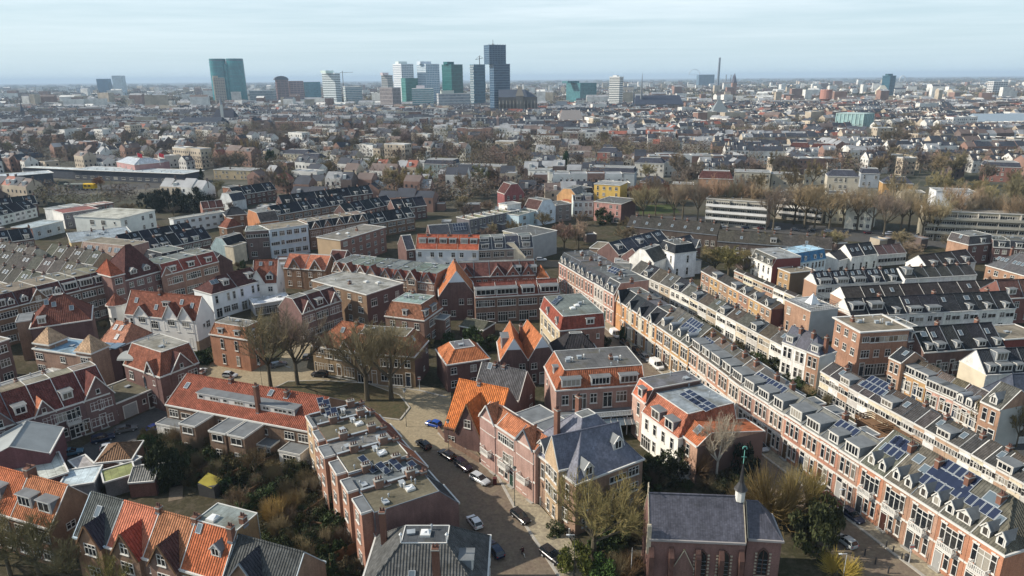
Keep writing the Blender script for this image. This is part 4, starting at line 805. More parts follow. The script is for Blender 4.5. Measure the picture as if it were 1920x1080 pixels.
row((-24,810),(206,736),6.6,5,10.5,roof=(4.3,4.6,3.0,0,0),wc=(.17,.105,.10),rc=(.15,.052,.045),tc=TNR,win={'F':['Wdm','mtW']},per=v17,L=["purple brick gabled house at the left edge above parked cars","purple brick house with white balcony under its dormer, left of the small orange gable","purple brick house with small orange-roofed gable","purple brick house with white dormer between the small orange gable and end gable","purple brick end house with wide dark gable by the garage wing"],group='purple brick row on the left street')
row((-46,872),(92,850),5.2,1,9,roof=(2.2,0,0,7,7),wc=(.15,.07,.075),rc=(.27,.29,.29),rm='render',win={},L='maroon building with shallow grey roof and white parapet')
row((30,917),(127,886),3.5,1,8,wc=(.15,.07,.07),tc=(.42,.44,.40),win={},L='low maroon annex with pale green-grey flat roof')
row((178,868),(246,861),3.0,1,6,roof=(1.7,3,3,3.,3.),wc=(.20,.11,.08),rc=(.17,.10,.06),win={'F':['s-s-s']},L='small garden house with brown hipped tile roof')
row((151,885),(180,874),2.6,1,5,wc=(.2,.18,.17),tc=(.36,.34,.33),win={},cat='shed',name='garden_shed',L='grey flat-roofed garden shed beside the brown garden house')
row((240,872),(264,858),2.6,1,5,wc=(.3,.3,.3),tc=(.40,.40,.42),win={},cat='shed',name='garden_shed',L='pale flat-roofed shed right of the brown garden house')
row((196,905),(254,888),2.8,1,4,wc=(.2,.2,.2),tc=(.22,.24,.10),win={},cat='shed',name='garden_shed',L='mossy green flat-roofed garden shed')
row((240,905),(290,901),2.7,1,5,roof=(1.2,2.5,2.5,0,0),wc=(.2,.1,.08),rc=(.20,.20,.19),win={},cat='shed',name='garden_shed',L='garden shed with grey tiled ridge behind the slate roof')
row((110,915),(175,905),3.,1,5,wc=(.3,.3,.32),tc=(.45,.53,.56),win={},cat='shed',name='garden_annex',L='pale blue glazed annex behind the orange dormer house')
# ================================================================ foreground row along the bottom
_a,_b=P((-60,945),6.2),P((94,992),6.2); _u=(_b-_a).normalized(); _v=Vector((-_u.y,_u.x))
def fs(px,z=6.2):   # coordinate along the row where a photo column meets the eave line
    best=min((abs(Q(*( _a+_u*(k*.1)),z)[0]-px),k*.1) for k in range(-200,900)); return best[1]
s0,s1,s2,s3,s4,s5,s6=fs(-60),fs(94),fs(138),fs(200),fs(268),fs(338),fs(415)
fH=solve_f((-60,945),(94,992),6.2,(100,903),52)
ff=round(fH,2); fh=round(ff*math.tan(R(52)),2)
def fr(sa,sb,**k): row(None,None,6.2,1,W=(_a+_u*sa,_a+_u*sb),d=2*ff,**k)
fr(s0,s1-7.5,roof=(fh,ff,ff,0,0),wc=BRN,rc=(.40,.13,.062),win={'F':['WmW','WmW']},dor=[('F',.5,.3,2.6,1.7,'box',3),('F',.15,.3,2.6,1.7,'box',3)],chim=[(.98,.55,1.,.8,1.3)],L='red-orange tiled house with two zinc box dormers at the left edge')
fr(s1-7.5,s1,roof=(fh,ff,ff,0,0),wc=BRN,rc=(.37,.15,.075),win={'F':['WmW','WmW'],'R':['--','---','-m-m']},dor=[('F',.24,.3,2.6,1.7,'box',3),('F',.74,.3,2.4,1.7,'box',2)],L='orange-brown tiled house with zinc box dormers and dark gable end')
def cgf(s,gw,h,rc,**k): return ('F',s,gw,h,{'w':(('m',.2),('W',-2.6)),'vm':'wood','rc':rc,'pr':.5,'zb':0,**k})
fr(s2,s3,roof=(fh,ff,ff,0,0),wc=(.25,.155,.10),rc=(.085,.093,.09),trim='whitecol',tcol=(.45,.55,.62),win={'F':['W','s-m']},cg=[cgf(.60,3.8,2.9,(.045,.045,.06),w=(('W',-1.6),('W',-5.)))],sky=[('F',.42,.5,.9,1.5)],L='house with ribbed dark slate-grey roof and pale blue verge')
fr(s3,s4,roof=(fh,ff,ff,0,0),wc=(.20,.13,.09),rc=(.46,.165,.10),win={'F':['W','s-m']},cg=[cgf(.62,4.2,3.2,(.34,.07,.045))],chim=[(.97,.5,.6,.6,.6)],etrim='white',vb=1,L='house with bright salmon-orange tiled roof and front gable')
fr(s4,s5,roof=(fh,ff,ff,0,0),wc=(.20,.13,.10),rc=(.33,.15,.08),vb=0,win={'F':['W','s-m']},cg=[cgf(.62,4.2,3.2,(.10,.05,.045))],chim=[(.99,.5,.7,.7,.9)],L='house with weathered brown-orange tiled roof and dark gable')
fr(s5,s6,roof=(4.6,3.3,0,0,0),wc=(.24,.155,.08),rc=(.40,.125,.058),tc=(.20,.23,.22),win={'F':['W-d','W-d']},dor=[('F',.72,.42,1.5,1.5,'pt')],sky=[('F',.15,.75,.8,1.2)],fsky=[(.3,.6)],chim=[(.95,.4,1.,.7,.7),(.95,.7,1.,.7,.7)],L='house with orange mansard front and grey flat roof terrace')
fr(s6,s6+9.5,roof=(4.0,5.4,5.4,0,0),wc=(.25,.16,.11),rc=(.07,.074,.074),trim='whitecol',tcol=(.45,.5,.52),win={'F':['m-m']},cg=[('F',.35,5.6,3.6,{'w':(('s',.3),('p',-1.5)),'vm':'lead','rc':(.05,.05,.06)})],L='house with ribbed charcoal tile roof and small front gable at bottom')
# slate hipped house at the bottom edge
_p=P((752,1018),10.6); _q=P((838,1018),10.6); _u2=(_q-_p).normalized(); _v2=Vector((-_u2.y,_u2.x)); _w2=(_q-_p).length
_A=_p-_u2*4.6-_v2*4.2
row(None,None,6.0,1,W=(_A,_A+_u2*(_w2+9.2)),d=11.6,roof=(4.6,4.2,4.2,4.6,4.6),wc=PUR,rc=(.095,.097,.095),tc=(.06,.066,.072),win={'R':['mmm','mmm']},sky=[('F',.42,.35,.8,1.1)],dor=[('R',.35,.35,1.8,1.5,'box')],chim=[(.12,.7,1.6,.7,.7),(.62,.1,1.8,.8,.8)],fsky=[(.5,.5)],finial=1,L='hipped house with ribbed grey tile roof and flat lead top at the bottom edge')
# ================================================================ rows further back (centre and left)
def bk(i,n): return {'rc':jit((.028,.032,.04),.25),'dor':[('F',(.5,.4)[i%2],.08,1.5+.6*(i%3),1.3,'box')] if i%3!=2 else [],'sky':[('F',.5,.6)] if i%2 else [],'chim':[(.97,.5,.7)] if i%3==0 else []}
def dark(a,b,n,lab,rg=None,H=6,wc=PUR,pit=42,end='left end',look='dark-roofed house with white dormer',**k):
    row(a,b,H,n,8,roof=None if rg else (3.6,4,4,0,0),rg=rg,pit=pit,wc=wc,rc=SLA,win={'F':['mm','Wm']},per=k.pop('per',bk),look=look,end=end,lab=lab,group='houses of '+lab,**k)
dark((530,383),(699,362),8,'the long navy roof row',H=7)
dark((515,404),(650,381),8,'the row below the long navy roof',wc=BRN,H=7)
dark((650,401),(738,382),5,'the middle navy row')
dark((690,421),(778,406),5,'the row above brick flats',wc=BRN)
dark((440,367),(518,355),4,'the row by the dark evergreens')
dark((740,392),(800,385),3,'the short row before the olive trees')
dark((232,462),(366,436),7,'the blue-black row left of centre')
dark((285,470),(396,446),6,'the second blue-black row left of centre')
dark((-20,459),(64,447),4,'the plain leftmost row',H=6.5)
dark((-20,391),(70,381),4,'the far left navy row')
dark((-20,409),(68,389),4,'the white-walled far left row',wc=WHT,H=4.5)
def gr(i,n): return {'rc':jit((.095,.09,.078),.25),'sky':[('F',.4,.5),('F',.7,.5)] if i%2 else [],'chim':[(.97,.5,.5)],'wc':jit((WHT,CRM,TAN)[i%3],.08)}
dark((-30,492),(128,519),8,'the weathered grey roof row',wc=WHT,H=4.8,per=gr,look='low house with weathered grey roof')
dark((80,481),(175,497),6,'the lower grey roof row',wc=WHT,H=4.8,per=gr,look='low house with skylit grey roof')
dark((-30,520),(60,543),5,'the brown roof row',wc=WHT,H=4.8,per=gr,look='low house with brownish roof')
dark((-30,472),(50,489),5,'the upper grey roof row',wc=CRM,H=4.8,per=gr,look='low house with pale ridge')
row((580,430),(690,413),8,5,9,roof=(2.6,1.6,0,0,0),wc=BRN,rc=SLA,tc=TNR,win={'F':['mm','WW']},per=lambda i,n:{'cg':[('F',.5,3.6,2.6,{'w':(('s',.1),)})]},look='dark house with white-edged gable',end='pale flats end',lab='the tan-roofed gabled row',group='gabled row beside the pale blue flats')
row((505,431),(577,421),10.6,1,10,wc=(.50,.57,.62),wm='render',tc=TNR,win={'F':['WWWWW','rmrrm','WWWWW']},cat='apartment block',name='apartment_block',L='pale blue-white three-storey flats with wide windows')
row((460,434),(505,431),10.4,1,9,wc=(.15,.11,.10),tc=GRN,win={'F':['W-','s-W','rrr']},clad={},cat='apartment block',name='apartment_block',L='dark brick block with glazed top floor left of the pale blue flats')
row((437,462),(461,455),6.5,1,4,wc=CRM,tc=TNR,win={},L='narrow cream house with ivy-covered wall')
row((638,451),(723,426),9.4,1,cpx=(587,447),wc=(.25,.14,.11),tc=(.17,.16,.14),win={'F':['mmmmmm','WmmWmm','WmmWmm']},clad={'L':TAN},cat='apartment block',name='apartment_block',chim=[(.6,.5,1.)],fsky=[(.4,.5),(.3,.7)],L='long brick flats with tan blank end wall')
row((779,467),(897,469),7.2,3,rg=(830,440),pit=50,wc=(.70,.72,.72),wm='render',rc=(.36,.10,.055),win={'F':['-m-','m-m']},per=lambda i,n:{'dor':[('F',.3,.4,2.4,1.6,'box',4),('F',.75,.4,2.4,1.6,'box',4)],'chim':[(.5,.5,.4)]},etrim='whitecol',tcol=(.5,.35,.28),look='white-walled house under big red roof',end='left end',lab='three sharing it',group='white-walled houses under one big red roof')
row((762,469),(779,467),7,1,10,roof=(4,4.5,4.5,0,0),wc=PUR,rc=SLB,win={'F':['m','m']},L='narrow slate-roofed house left of the big red roof')
row((897,469),(1000,464),7,4,9,roof=(3.8,2.6,3,0,0),wc=(.30,.24,.21),rc=SLB,rm='slate',tc=GRN,win={'F':['mm','Wm']},per=lambda i,n:{'dor':[('F',.5,.1,2.6,1.5,'box',4),('F',.5,.62,3.,1.2,'box',5)] if i!=2 else []},look='slate house with two tiers of white dormers',end='red roof end',lab='its row',group='two-tier dormer houses beside the big red roof')
row((943,433),(996,444),8.6,1,cpx=(1031,430),wc=(.40,.38,.28),tc=BIT,win={'F':['W-m','W-m']},clad={'R':(.33,.34,.34)},L='yellowish flat-roofed house with blank grey side wall')
row((930,478),(985,481),4.4,1,9,roof=(4.6,0,0,4.,4.),wc=CRM,rc=(.06,.065,.07),win={'F':['W']},sky=[('R',.5,.6)],L='low cream gabled house with black roof before the two-tier dormers')
row((808,446),(884,440),6.5,2,9,roof=(3.8,4,4,0,0),wc=PUR,rc=(.06,.065,.08),rm='slate',win={'F':['mm','mm']},per=lambda i,n:{'sol':[('F',.5,.4,5,2)] if i==1 else []},L=["slate house behind the big red roof, plain","slate house with blue solar panels behind the big red roof"])
row((880,412),(974,394),7.,6,8,wc=(.15,.14,.15),tc=(.24,.22,.17),win={'F':['mm','tt']},per=lambda i,n:{'chim':[(.1,.5,.8)],'ext':[('F',.5,3,3,3.2,{'w':()})] if i%2 else [],'tc':((.24,.22,.16),(.2,.2,.12),LGR)[i%3]},look='flat-roofed dark house',end='left end',lab='the tan flat-topped row',group='flat-topped row in the centre')
row((951,385),(977,381),9,1,6,wc=WHT,tc=LGR,win={'F':['m-']},L='white rooftop-like block at the end of the flat-topped row')
row((973,404),(1013,393),6.5,2,7,wc=(.45,.56,.60),tc=GRN,win={'F':['W','W']},L=["pale turquoise glazed rear house, left half","pale turquoise glazed rear house, right half"],wm='render')
row((1008,394),(1042,388),7.,1,9,roof=(3.8,0,0,3,3),wc=(.62,.68,.72),rc=(.09,.05,.045),win={'F':['mm','-m']},L='pale house with tan gable and black roof slope')
row((1043,385),(1072,382),7.5,1,9,wc=(.24,.20,.18),tc=BIT,win={'F':['mm','mm']},L='brown flat-roofed house before the mural gable')
row((1114,378),(1165,383),8.6,1,cpx=(1203,374),wc=(.42,.23,.2),tc=BIT,win={'F':['mWvv','t-tt','t-mt']},clad={'R':(.12,.07,.065)},L='pink brick house with white glazed verandas by the park')
row((1075,377),(1113,376),7.5,2,8,roof=(2.4,1.4,0,0,0),wc=(.55,.62,.60),rc=SLB,tc=GRN,win={'F':['mm','mm']},per=lambda i,n:{'dor':[('F',.5,.15,2.6,1.7,'box',3)]},L=["pale house with slate mansard below the mural gable","pale green-windowed house left of the pink brick house"])
row((1044,366),(1082,369),9.,1,12,roof=(3.4,0,0,3.2,3.2),wc=(.60,.34,.16),rc=(.20,.2,.19),win={'F':['--','--']},mural=1,L='orange house gable painted with an arched mural')
row((1082,366),(1114,362),8,1,9,roof=(2.6,1.6,0,0,0),wc=PUR,rc=SLA,tc=BIT,win={'F':['mmm','mmm']},dor=[('F',.5,.1,1.4,1.5,'box')],L='dark mansard house between the mural and the yellow block')
row((1114,345),(1163,348),12.5,1,12,wc=YEL,wm='render',tc=LGR,win={'F':['mm-m','mmmm','tm-t','tmmm'][:4]},cat='apartment block',name='apartment_block',L='bright yellow four-storey building')
row((946,364),(983,361),8,1,9,roof=(4.5,0,0,3.5,3.5),wc=(.24,.09,.09),rc=TDR,win={'F':['mmm','mmm']},L='maroon stepped-gable building among the olive trees')
row((463,407),(488,417),5.5,1,8,roof=(3.6,0,0,3,3),wc=(.40,.18,.09),rc=(.12,.10,.09),win={'F':['--','-s']},L='orange brick gable cottage left of the navy rows')
row((423,405),(464,401),6,1,8,roof=(2.8,4,4,3,3),wc=BRN,rc=SLA,win={'F':['mm','mm']},L='dark brick house with black hipped roof by the evergreens')
row((412,375),(436,378),4.8,1,8,roof=(3.6,0,0,2.4,2.4),wc=(.6,.63,.63),rc=SLB,win={'F':['mm']},L='white curved-gable cottage at the evergreens')
row((417,351),(441,353),8.5,1,cpx=(457,349),wc=(.34,.17,.11),tc=BIT,win={'F':['--']},L='blank orange brick block beside the station yard')
row((118,400),(184,391),7,1,cpx=(98,394),wc=(.18,.17,.18),tc=(.22,.08,.07),win={'F':['mmmm','mmmmm']},clad={'L':WHT},L='dark flat-roofed block with maroon roof and white end')
row((60,428),(118,414),5,1,10,wc=(.40,.45,.48),tc=(.32,.38,.40),win={'F':['mpm']},clad={'L':(.4,.2,.14)},L='low pale house with grey-blue flat roof')
row((225,410),(290,394),8.2,1,cpx=(186,395),wc=(.66,.68,.64),wm='render',tc=(.38,.38,.33),win={'F':['--mm','m-mW'],'L':['-WW-','-WWs']},L='white angular modern building with sloping courtyard walls')
row((104,393),(156,384),6,2,8,wc=WHT,tc=LGR,win={'F':['m-','m-']},L=["white cube house left of the maroon flat roofs","grey-roofed cube house left of the maroon flat roofs"])
row((150,390),(212,380),6,4,8,wc=(.25,.13,.11),tc=(.28,.18,.16),win={'F':['mm','mm']},look='maroon-topped house in the flat row',end='cube house end',lab='four',group='maroon-topped flat row')
row((325,412),(421,397),6.4,1,cpx=(303,412),wc=(.62,.65,.65),wm='render',tc=(.34,.34,.30),win={'F':['mmkmkkm','mmkmkkm']},cat='apartment block',name='apartment_block',L='long white low-rise block before the dark evergreens')
row((133,455),(250,441),8,1,cpx=(105,440),wc=(.47,.38,.21),wm='render',tc=(.22,.26,.29),win={'L':['--','s-']},vent=[(.3,.5),(.5,.5),(.6,.6)],chim=[(.4,.9,1.),(.6,.9,1.)],L='large yellow-walled hall with grey-blue flat roof')
row((150,474),(240,484),5.5,1,9,roof=(3.6,1.8,0,0,0),wc=(.28,.18,.15),rc=(.20,.13,.10),rm='slate',tc=TNR,win={'F':['mmmmm','mmmmm']},sky=[('F',x,.35,1.2,1.6) for x in (.15,.2,.33,.6,.72,.78)],L='brown mansard building with six bright skylights')
row((395,462),(430,466),5.5,1,9,roof=(3.4,0,0,3,3),wc=(.35,.45,.46),rc=SLA,win={'F':['mm','-']},L='teal gabled house with dark roof')
row((375,487),(395,497),5,1,7,roof=(3,3.5,3.5,0,0),wc=PUR,rc=SLA,win={'F':['m','m']},L='small dark house by the ivy wall garden')
row((410,425),(425,428),6,1,7,roof=(3.2,3.2,3.2,1,1),wc=BRN,rc=TBR,win={'F':['m','m']},L='small brown-red roofed house at the evergreen edge')
row((380,392),(420,388),5,3,7,roof=(3,3.4,3.4,0,0),wc=(.3,.16,.12),rc=TDR,win={'F':['m','m']},look='red-roofed cottage',end='gable end',lab='three left of the navy rows',group='red-roofed cottages left of the navy rows')
# villas and blocks among the trees of the middle distance
MIDB=[((530,578),(288),9,CRM,'h','cream villa left of the olive trees'),((560,600),(296),9,(.5,.45,.3),'h','sand-coloured villa among poplars'),((655,700),(300),9,CRM,'f','cream villa with balconies beside olive trees'),((700,770),(303),8,(.6,.54,.36),'f','long cream house behind olive trees'),((770,795),(303),10,WHT,'f','narrow white house among olive trees'),((795,850),(307),9,(.25,.3,.3),'m','grey house with green glass band'),((855,940),(310),7,(.5,.46,.36),'f','long low pale house behind olive trees'),
((990,1030),(318),10,(.70,.70,.66),'f','white villa beside the dark conifer'),((1030,1062),(323),9,(.66,.66,.6),'f','white rear villa left of the conifer'),((1105,1190),(322),9,(.34,.38,.40),'m','long building with blue-grey mansard'),((1190,1245),(305),9,(.6,.58,.52),'h','pale villa row above the long mansard'),((1245,1290),(303),9,(.62,.6,.55),'h','pale villa with dark roof above the long mansard'),((1120,1160),(285),11,(.27,.12,.10),'h','red brick mansion with arches'),((1310,1375),(334),11,(.34,.2,.13),'r','tall brick mansion with maroon roof'),((1378,1445),(322),11,(.45,.42,.34),'f','pale stone villa pair in the trees'),((1447,1500),(326),10,(.42,.38,.3),'f','sand villa with balconies in the trees'),((1510,1550),(321),8,(.5,.47,.38),'f','low pale pavilion left of the beige villa'),((1552,1612),(330),11,(.46,.42,.34),'h','beige villa with arched windows'),((1615,1650),(325),8,(.3,.33,.36),'m','grey-roofed house right of the beige villa'),((1656,1712),(343),9,(.40,.24,.10),'h','ochre brick villa behind the avenue flats'),((1756,1830),(358),10,(.66,.68,.70),'f','white modern villa behind bare trees'),((1850,1915),(312),9,(.3,.15,.12),'m','brick house with dark mansard at the right edge'),((1690,1735),(360),6,(.55,.5,.4),'f','flat cream annex below the ochre villa'),((1200,1245),(342),7,(.4,.3,.2),'h','brown school building in the park'),((1262,1300),(345),8,(.33,.2,.13),'f','flat-roofed brick house left of the tall mansion'),((1480,1550),(252),9,(.50,.46,.36),'f','cream block below the glass box'),((1740,1850),(258),9,(.52,.44,.30),'f','long tan apartment row on the right'),((1850,1930),(262),9,(.3,.22,.19),'f','brown apartment row at the right edge'),((1520,1560),(278),9,(.32,.15,.15),'r','maroon brick house with pointed roof'),((1480,1518),(276),8,(.30,.13,.12),'r','maroon house left of the pointed maroon roof'),((1440,1480),(272),8,WHT,'f','white block beside the maroon houses'),((1385,1432),(272),8,(.55,.6,.64),'h','pale blue-white house with grey roof'),((1280,1310),(270),8,WHT,'h','white house with black pointed roof'),((1345,1370),(268),8,(.36,.14,.08),'r','orange-roofed house in the white rows'),((980,1040),(255),8,WHT,'f','white block among the far trees'),((1048,1110),(262),7,(.5,.45,.36),'f','sand-coloured row among far trees'),((340,372),(282),9,(.28,.16,.14),'f','brick house right of the pink station hall'),((400,470),(318),6,(.42,.34,.22),'f','tan-roofed house by the poplars'),((600,660),(285),6,(.6,.58,.5),'f','white flat-roofed house behind poplars'),((100,135),(228),9,(.42,.55,.6),'f','pale blue block among far trees')]
for (x0,x1),y,H,c,rk,lb in MIDB:
    n=max(2,int((x1-x0)/9)); rf={'h':(3,4,4,3,3),'f':(0,0,0,0,0),'m':(2.6,1.6,0,1,1),'r':(3.6,3,3,2,2)}[rk]
    a=P((x0,y),H);b=P((x1,y+(x1-x0)*.01),H); wd=(b-a).length; k=max(3,int(wd/2.6)); nf=max(2,round(H/3.3))
    row((x0,y),(x1,y+(x1-x0)*.03),H,1,min(12,max(8,wd*.6)),roof=rf,wc=c,rc={'r':TDR,'h':SLB,'m':SLB,'f':SLA}[rk],tc=LGR,wm='render',win={'F':[''.join('mt-m'[(q+f)%4] if q%5!=4 else '-' for q in range(k)) for f in range(nf)]},chim=[(.3,.5,.9)],L=lb)
# ================================================================ additions to single buildings
def bylabel(s): return next(o for o in bpy.data.objects if o.get('label','').startswith(s))
def kids(o): return [c for c in bpy.data.objects if c.parent==o]
def rot2(v,a): return Vector((v[0]*math.cos(a)-v[1]*math.sin(a),v[0]*math.sin(a)+v[1]*math.cos(a)))
def tolocal(root,xy):
    return rot2((xy[0]-root.location.x,xy[1]-root.location.y),-root.rotation_euler.z)
def merge(A,B):
    da=B.rotation_euler.z-A.rotation_euler.z
    for c in kids(B):
        p=rot2(c.location[:2],B.rotation_euler.z)+Vector(B.location[:2]); q=tolocal(A,p)
        c.parent=A; c.location=(q.x,q.y,c.location.z); c.rotation_euler.z+=da
    bpy.data.objects.remove(B)
def find_h(s): return next(o for o in bpy.data.objects if o.get('label','')==s or o.get('label','').startswith(s))
# white villa: turret, brick plinth
V=find_h('large white villa with red roof')
q=tolocal(V,P((219,570),8.2)); m=MB(); m.cone(0,0,-.3,8.4,2.15,2.15,10,0,PI/10); ob('turret',m.mesh('turret',['render']),V,(q.x,q.y,0),col=(.74,.73,.69))
m=MB(); m.cone(0,0,8.35,11.2,2.6,.05,10,0,PI/10,False); tr=ob('turret_roof',m.mesh('turret_roof',['tile']),V,(q.x,q.y,0),col=TBR)
m=MB(); m.cone(0,0,8.15,8.45,2.62,2.62,10,0,PI/10); ob('cornice',m.mesh('cornice',['white']),V,(q.x,q.y,0))
for a in (-1.9,-2.7,-1.2):
    for z in (1.4,4.4): ob('window',merge_win('s') if False else cached(('wmerge','s'),lambda:merge_win('s')),V,(q.x+2.1*math.cos(a),q.y+2.1*math.sin(a),z),a+PI/2)
w_=(P((367,603),7.6)-P((233,589),7.6)).length; dv=max(3,abs((P((434,590),7.6)-Vector(V.location[:2])).dot(rot2((0,1),V.rotation_euler.z))))
m=MB(); m.box(-.05,-.05,-.3,w_+.03,-.006,2.6); m.box(w_-.0,-.0,-.3,w_+.05,dv,2.6); ob('brick_plinth',m.mesh('brick_plinth',['brick']),V,col=(.26,.19,.13))
# twin towers
V=find_h('brick house with twin tan')
for px,py in ((82,652),(160,668)):
    q=tolocal(V,P((px,py),8.4)); m=MB(); m.box(-2.1,-1.2,-.3,2.1,3.0,9.2); ob('corner_tower',m.mesh('corner_tower',['brick']),V,(q.x,q.y+.9,0),col=(.30,.2,.145))
    m=MB(); m.box(-2.4,-1.5,9.2,2.4,3.3,9.5); ob('cornice',m.mesh('cornice',['white']),V,(q.x,q.y+.9,0))
    m=MB(); A=[(-2.3,-1.4),(2.3,-1.4),(2.3,3.2),(-2.3,3.2)]
    for i in range(4): m.poly([(*A[i],9.5),(*A[(i+1)%4],9.5),(0,.9,12.6)])
    ob('tower_roof',m.mesh('tower_roof',['tile']),V,(q.x,q.y+.9,0),col=(.44,.30,.19))
    for z in (1.,4.,6.6): ob('window',cached(('wmerge','W'),lambda:merge_win('W')),V,(q.x,q.y-.32,z))
m=MB()
for k in range(4): m.box(-1.2+k*2.4,-1.+.3*k,0,1.0+k*2.4,2.+.3*k,.25)
ob('roof_cover',m.mesh('roof_cover',['whitecol']),V,(9,4.,8.4),.1,col=(.13,.19,.25))
m=MB(); m.box(0,0,4.1,6.5,.1,5.1); ob('balcony',m.mesh('balcony',['white']),V,(5.2,-1.1,0))
m=MB(); m.box(0,0,4.0,6.5,1.0,4.1); ob('balcony_floor',m.mesh('balcony_floor',['concrete']),V,(5.2,-1.1,0))
# curved roof of the corner house
V=find_h('dark brick corner house with orange mansard')
m=MB(); n=8
for i in range(n):
    a0,a1=PI*i/n,PI*(i+1)/n; m.poly([(-2.2*math.cos(a0),0,0.9*math.sin(a0)),(-2.2*math.cos(a1),0,0.9*math.sin(a1)),(-2.2*math.cos(a1),5,0.9*math.sin(a1)),(-2.2*math.cos(a0),5,0.9*math.sin(a0))])
m.poly([(-2.2*math.cos(PI*i/n),0,0.9*math.sin(PI*i/n)) for i in range(n+1)])
q=tolocal(V,P((264,660),9.)); ob('curved_roof',m.mesh('curved_roof',['whitecol'],True),V,(q.x,q.y-2,8.4),.5,col=(.30,.31,.29))
# glazed lean-to with white ribs at its corner
m=MB(); m.box(0,0,2.4,.08,4,2.5)
for k in range(6): m.bar((k*.9,0,2.2),(k*.9,3.2,3.6),.08,0); 
m.poly([(0,0,2.15),(4.5,0,2.15),(4.5,3.2,3.55),(0,3.2,3.55)],1); m.box(0,0,0,4.5,.08,2.1,1)
q=tolocal(V,P((272,728),3.8)); ob('glass_lean_to',m.mesh('glass_lean_to',['white','skyglass']),V,(q.x,q.y,3.8),-V.rotation_euler.z+.5)
# veranda and balustrade of the long pink house
V=find_h('long pink brick house'); wv=(P((1209,720),8.2)-P((1043,732),8.2)).length
m=MB(); m.box(.3,-3.2,3.7,wv-1,-.05,3.85,1); m.box(.3,-3.25,3.85,wv-1,-3.15,3.95,0); m.box(.3,-3.25,4.75,wv-1,-3.15,4.85,0)
for k in range(int(wv/.3)): m.box(.4+k*.3,-3.23,3.95,.47+k*.3,-3.17,4.75,0)
for k in range(6): m.box(.3+k*(wv-1.5)/5,-3.25,0,.45+k*(wv-1.5)/5,-3.1,3.7,0)
ob('balcony',m.mesh('balcony',['whitecol','bitlid']),V,col=(.55,.6,.62))
m=MB()
for k in range(12): x=.5+k*(wv-1.6)/12; m.poly([(x,-4.6,2.7),(x+(wv-1.6)/12-.1,-4.6,2.7),(x+(wv-1.6)/12-.1,-3.3,3.5),(x,-3.3,3.5)],1); m.bar((x,-4.6,2.7),(x,-3.3,3.5),.05,0)
ob('glass_canopy',m.mesh('glass_canopy',['white','skyglass']),V)
# white tops of gables
for lb in ('tall gabled house with','twin-gabled house with white-topped','twin-gabled house with plain'):
    V=find_h(lb); W=next(c for c in kids(V) if c.name.startswith('wall')); xs=[v.co.x for v in W.data.vertices]; zs=[v.co.z for v in W.data.vertices]
    w0=max(xs); zt=max(zs); hh=[4.8,5.4][lb.startswith('tall')]; t=.55 if lb.startswith('tall') else .5
    m=MB(); m.poly([(w0/2-hh*0-w0/2*(1-t),-.05,zt-(zt-min(z for z in zs if z>2))*(1-t)),(w0/2+w0/2*(1-t),-.05,zt-(zt-min(z for z in zs if z>2))*(1-t)),(w0/2,-.05,zt-.1)])
    ob('gable_cladding',m.mesh('gable_cladding',['render']),V,col=(.58,.62,.66))
# balcony slabs and parapets of the avenue flats
for lb in ('cream apartment block with','second white-balconied','long olive-grey'):
    V=find_h(lb); W=next(c for c in kids(V) if c.name.startswith('wall')); w0=max(v.co.x for v in W.data.vertices)
    for k in range(1,4):
        m=MB(); m.box(.2,-1.5,2.8*k,w0-.2,-.01,2.8*k+.16); m.box(.2,-1.52,2.8*k+.16,w0-.2,-1.44,2.8*k+1.1)
        ob('balcony',m.mesh('balcony',['whitecol']),V,col=(.72,.71,.68) if 'olive' not in lb else (.36,.34,.28))
    for k in range(int(w0/7)):
        m=MB(); m.box(k*7+3.,-1.4,.2,k*7+3.14,-.02,11.2); ob('balcony_divider',m.mesh('balcony_divider',['concrete']),V)
# arched mural
V=find_h('orange house gable painted'); W=next(c for c in kids(V) if c.name.startswith('wall')); w0=max(v.co.x for v in W.data.vertices)
for r_,y_,cl in ((.44,-.03,(.44,.13,.07)),(.36,-.05,(.62,.36,.2)),(.31,-.07,(.42,.56,.60))):
    m=MB(); rr=w0*r_; m.poly([(w0/2-rr,y_,1)]+[(w0/2-rr*math.cos(PI*i/12),y_,3.5+rr*math.sin(PI*i/12)*.9) for i in range(13)]+[(w0/2+rr,y_,1)])
    ob('mural',m.mesh('mural',['render']),V,col=cl)
# railing on the roof terrace, finials
V=find_h('orange brick house with railed'); W=next(c for c in kids(V) if c.name.startswith('wall')); w0=max(v.co.x for v in W.data.vertices); d0=max(v.co.y for v in W.data.vertices)
m=MB()
for (x0,y0,x1,y1) in ((0,0,w0,0),(0,d0,0,0),(w0,0,w0,d0)):
    L_=math.hypot(x1-x0,y1-y0)
    for z in (8.7,9.1,9.7): m.bar((x0,y0,z),(x1,y1,z),.04)
    for k in range(int(L_/.5)+1): t=k*.5/L_; m.bar((x0+(x1-x0)*t,y0+(y1-y0)*t,8.4),(x0+(x1-x0)*t,y0+(y1-y0)*t,9.7),.03)
ob('railing',m.mesh('railing',['dark']),V)
m=MB(); m.poly([(0,0,0),(2.6,0,0),(1.3,1.2,2.6)]); m.poly([(0,2.4,0),(2.6,2.4,0),(1.3,1.2,2.6)]); m.poly([(0,0,0),(0,2.4,0),(1.3,1.2,2.6)]); m.poly([(2.6,0,0),(2.6,2.4,0),(1.3,1.2,2.6)])
ob('roof_tent',m.mesh('roof_tent',['skywhite']),V,(w0*.4,d0*.4,8.5))
# gothic house: merge its street gable
merge(find_h('gothic brick house with blue-grey'),find_h('narrow gothic sandstone'))
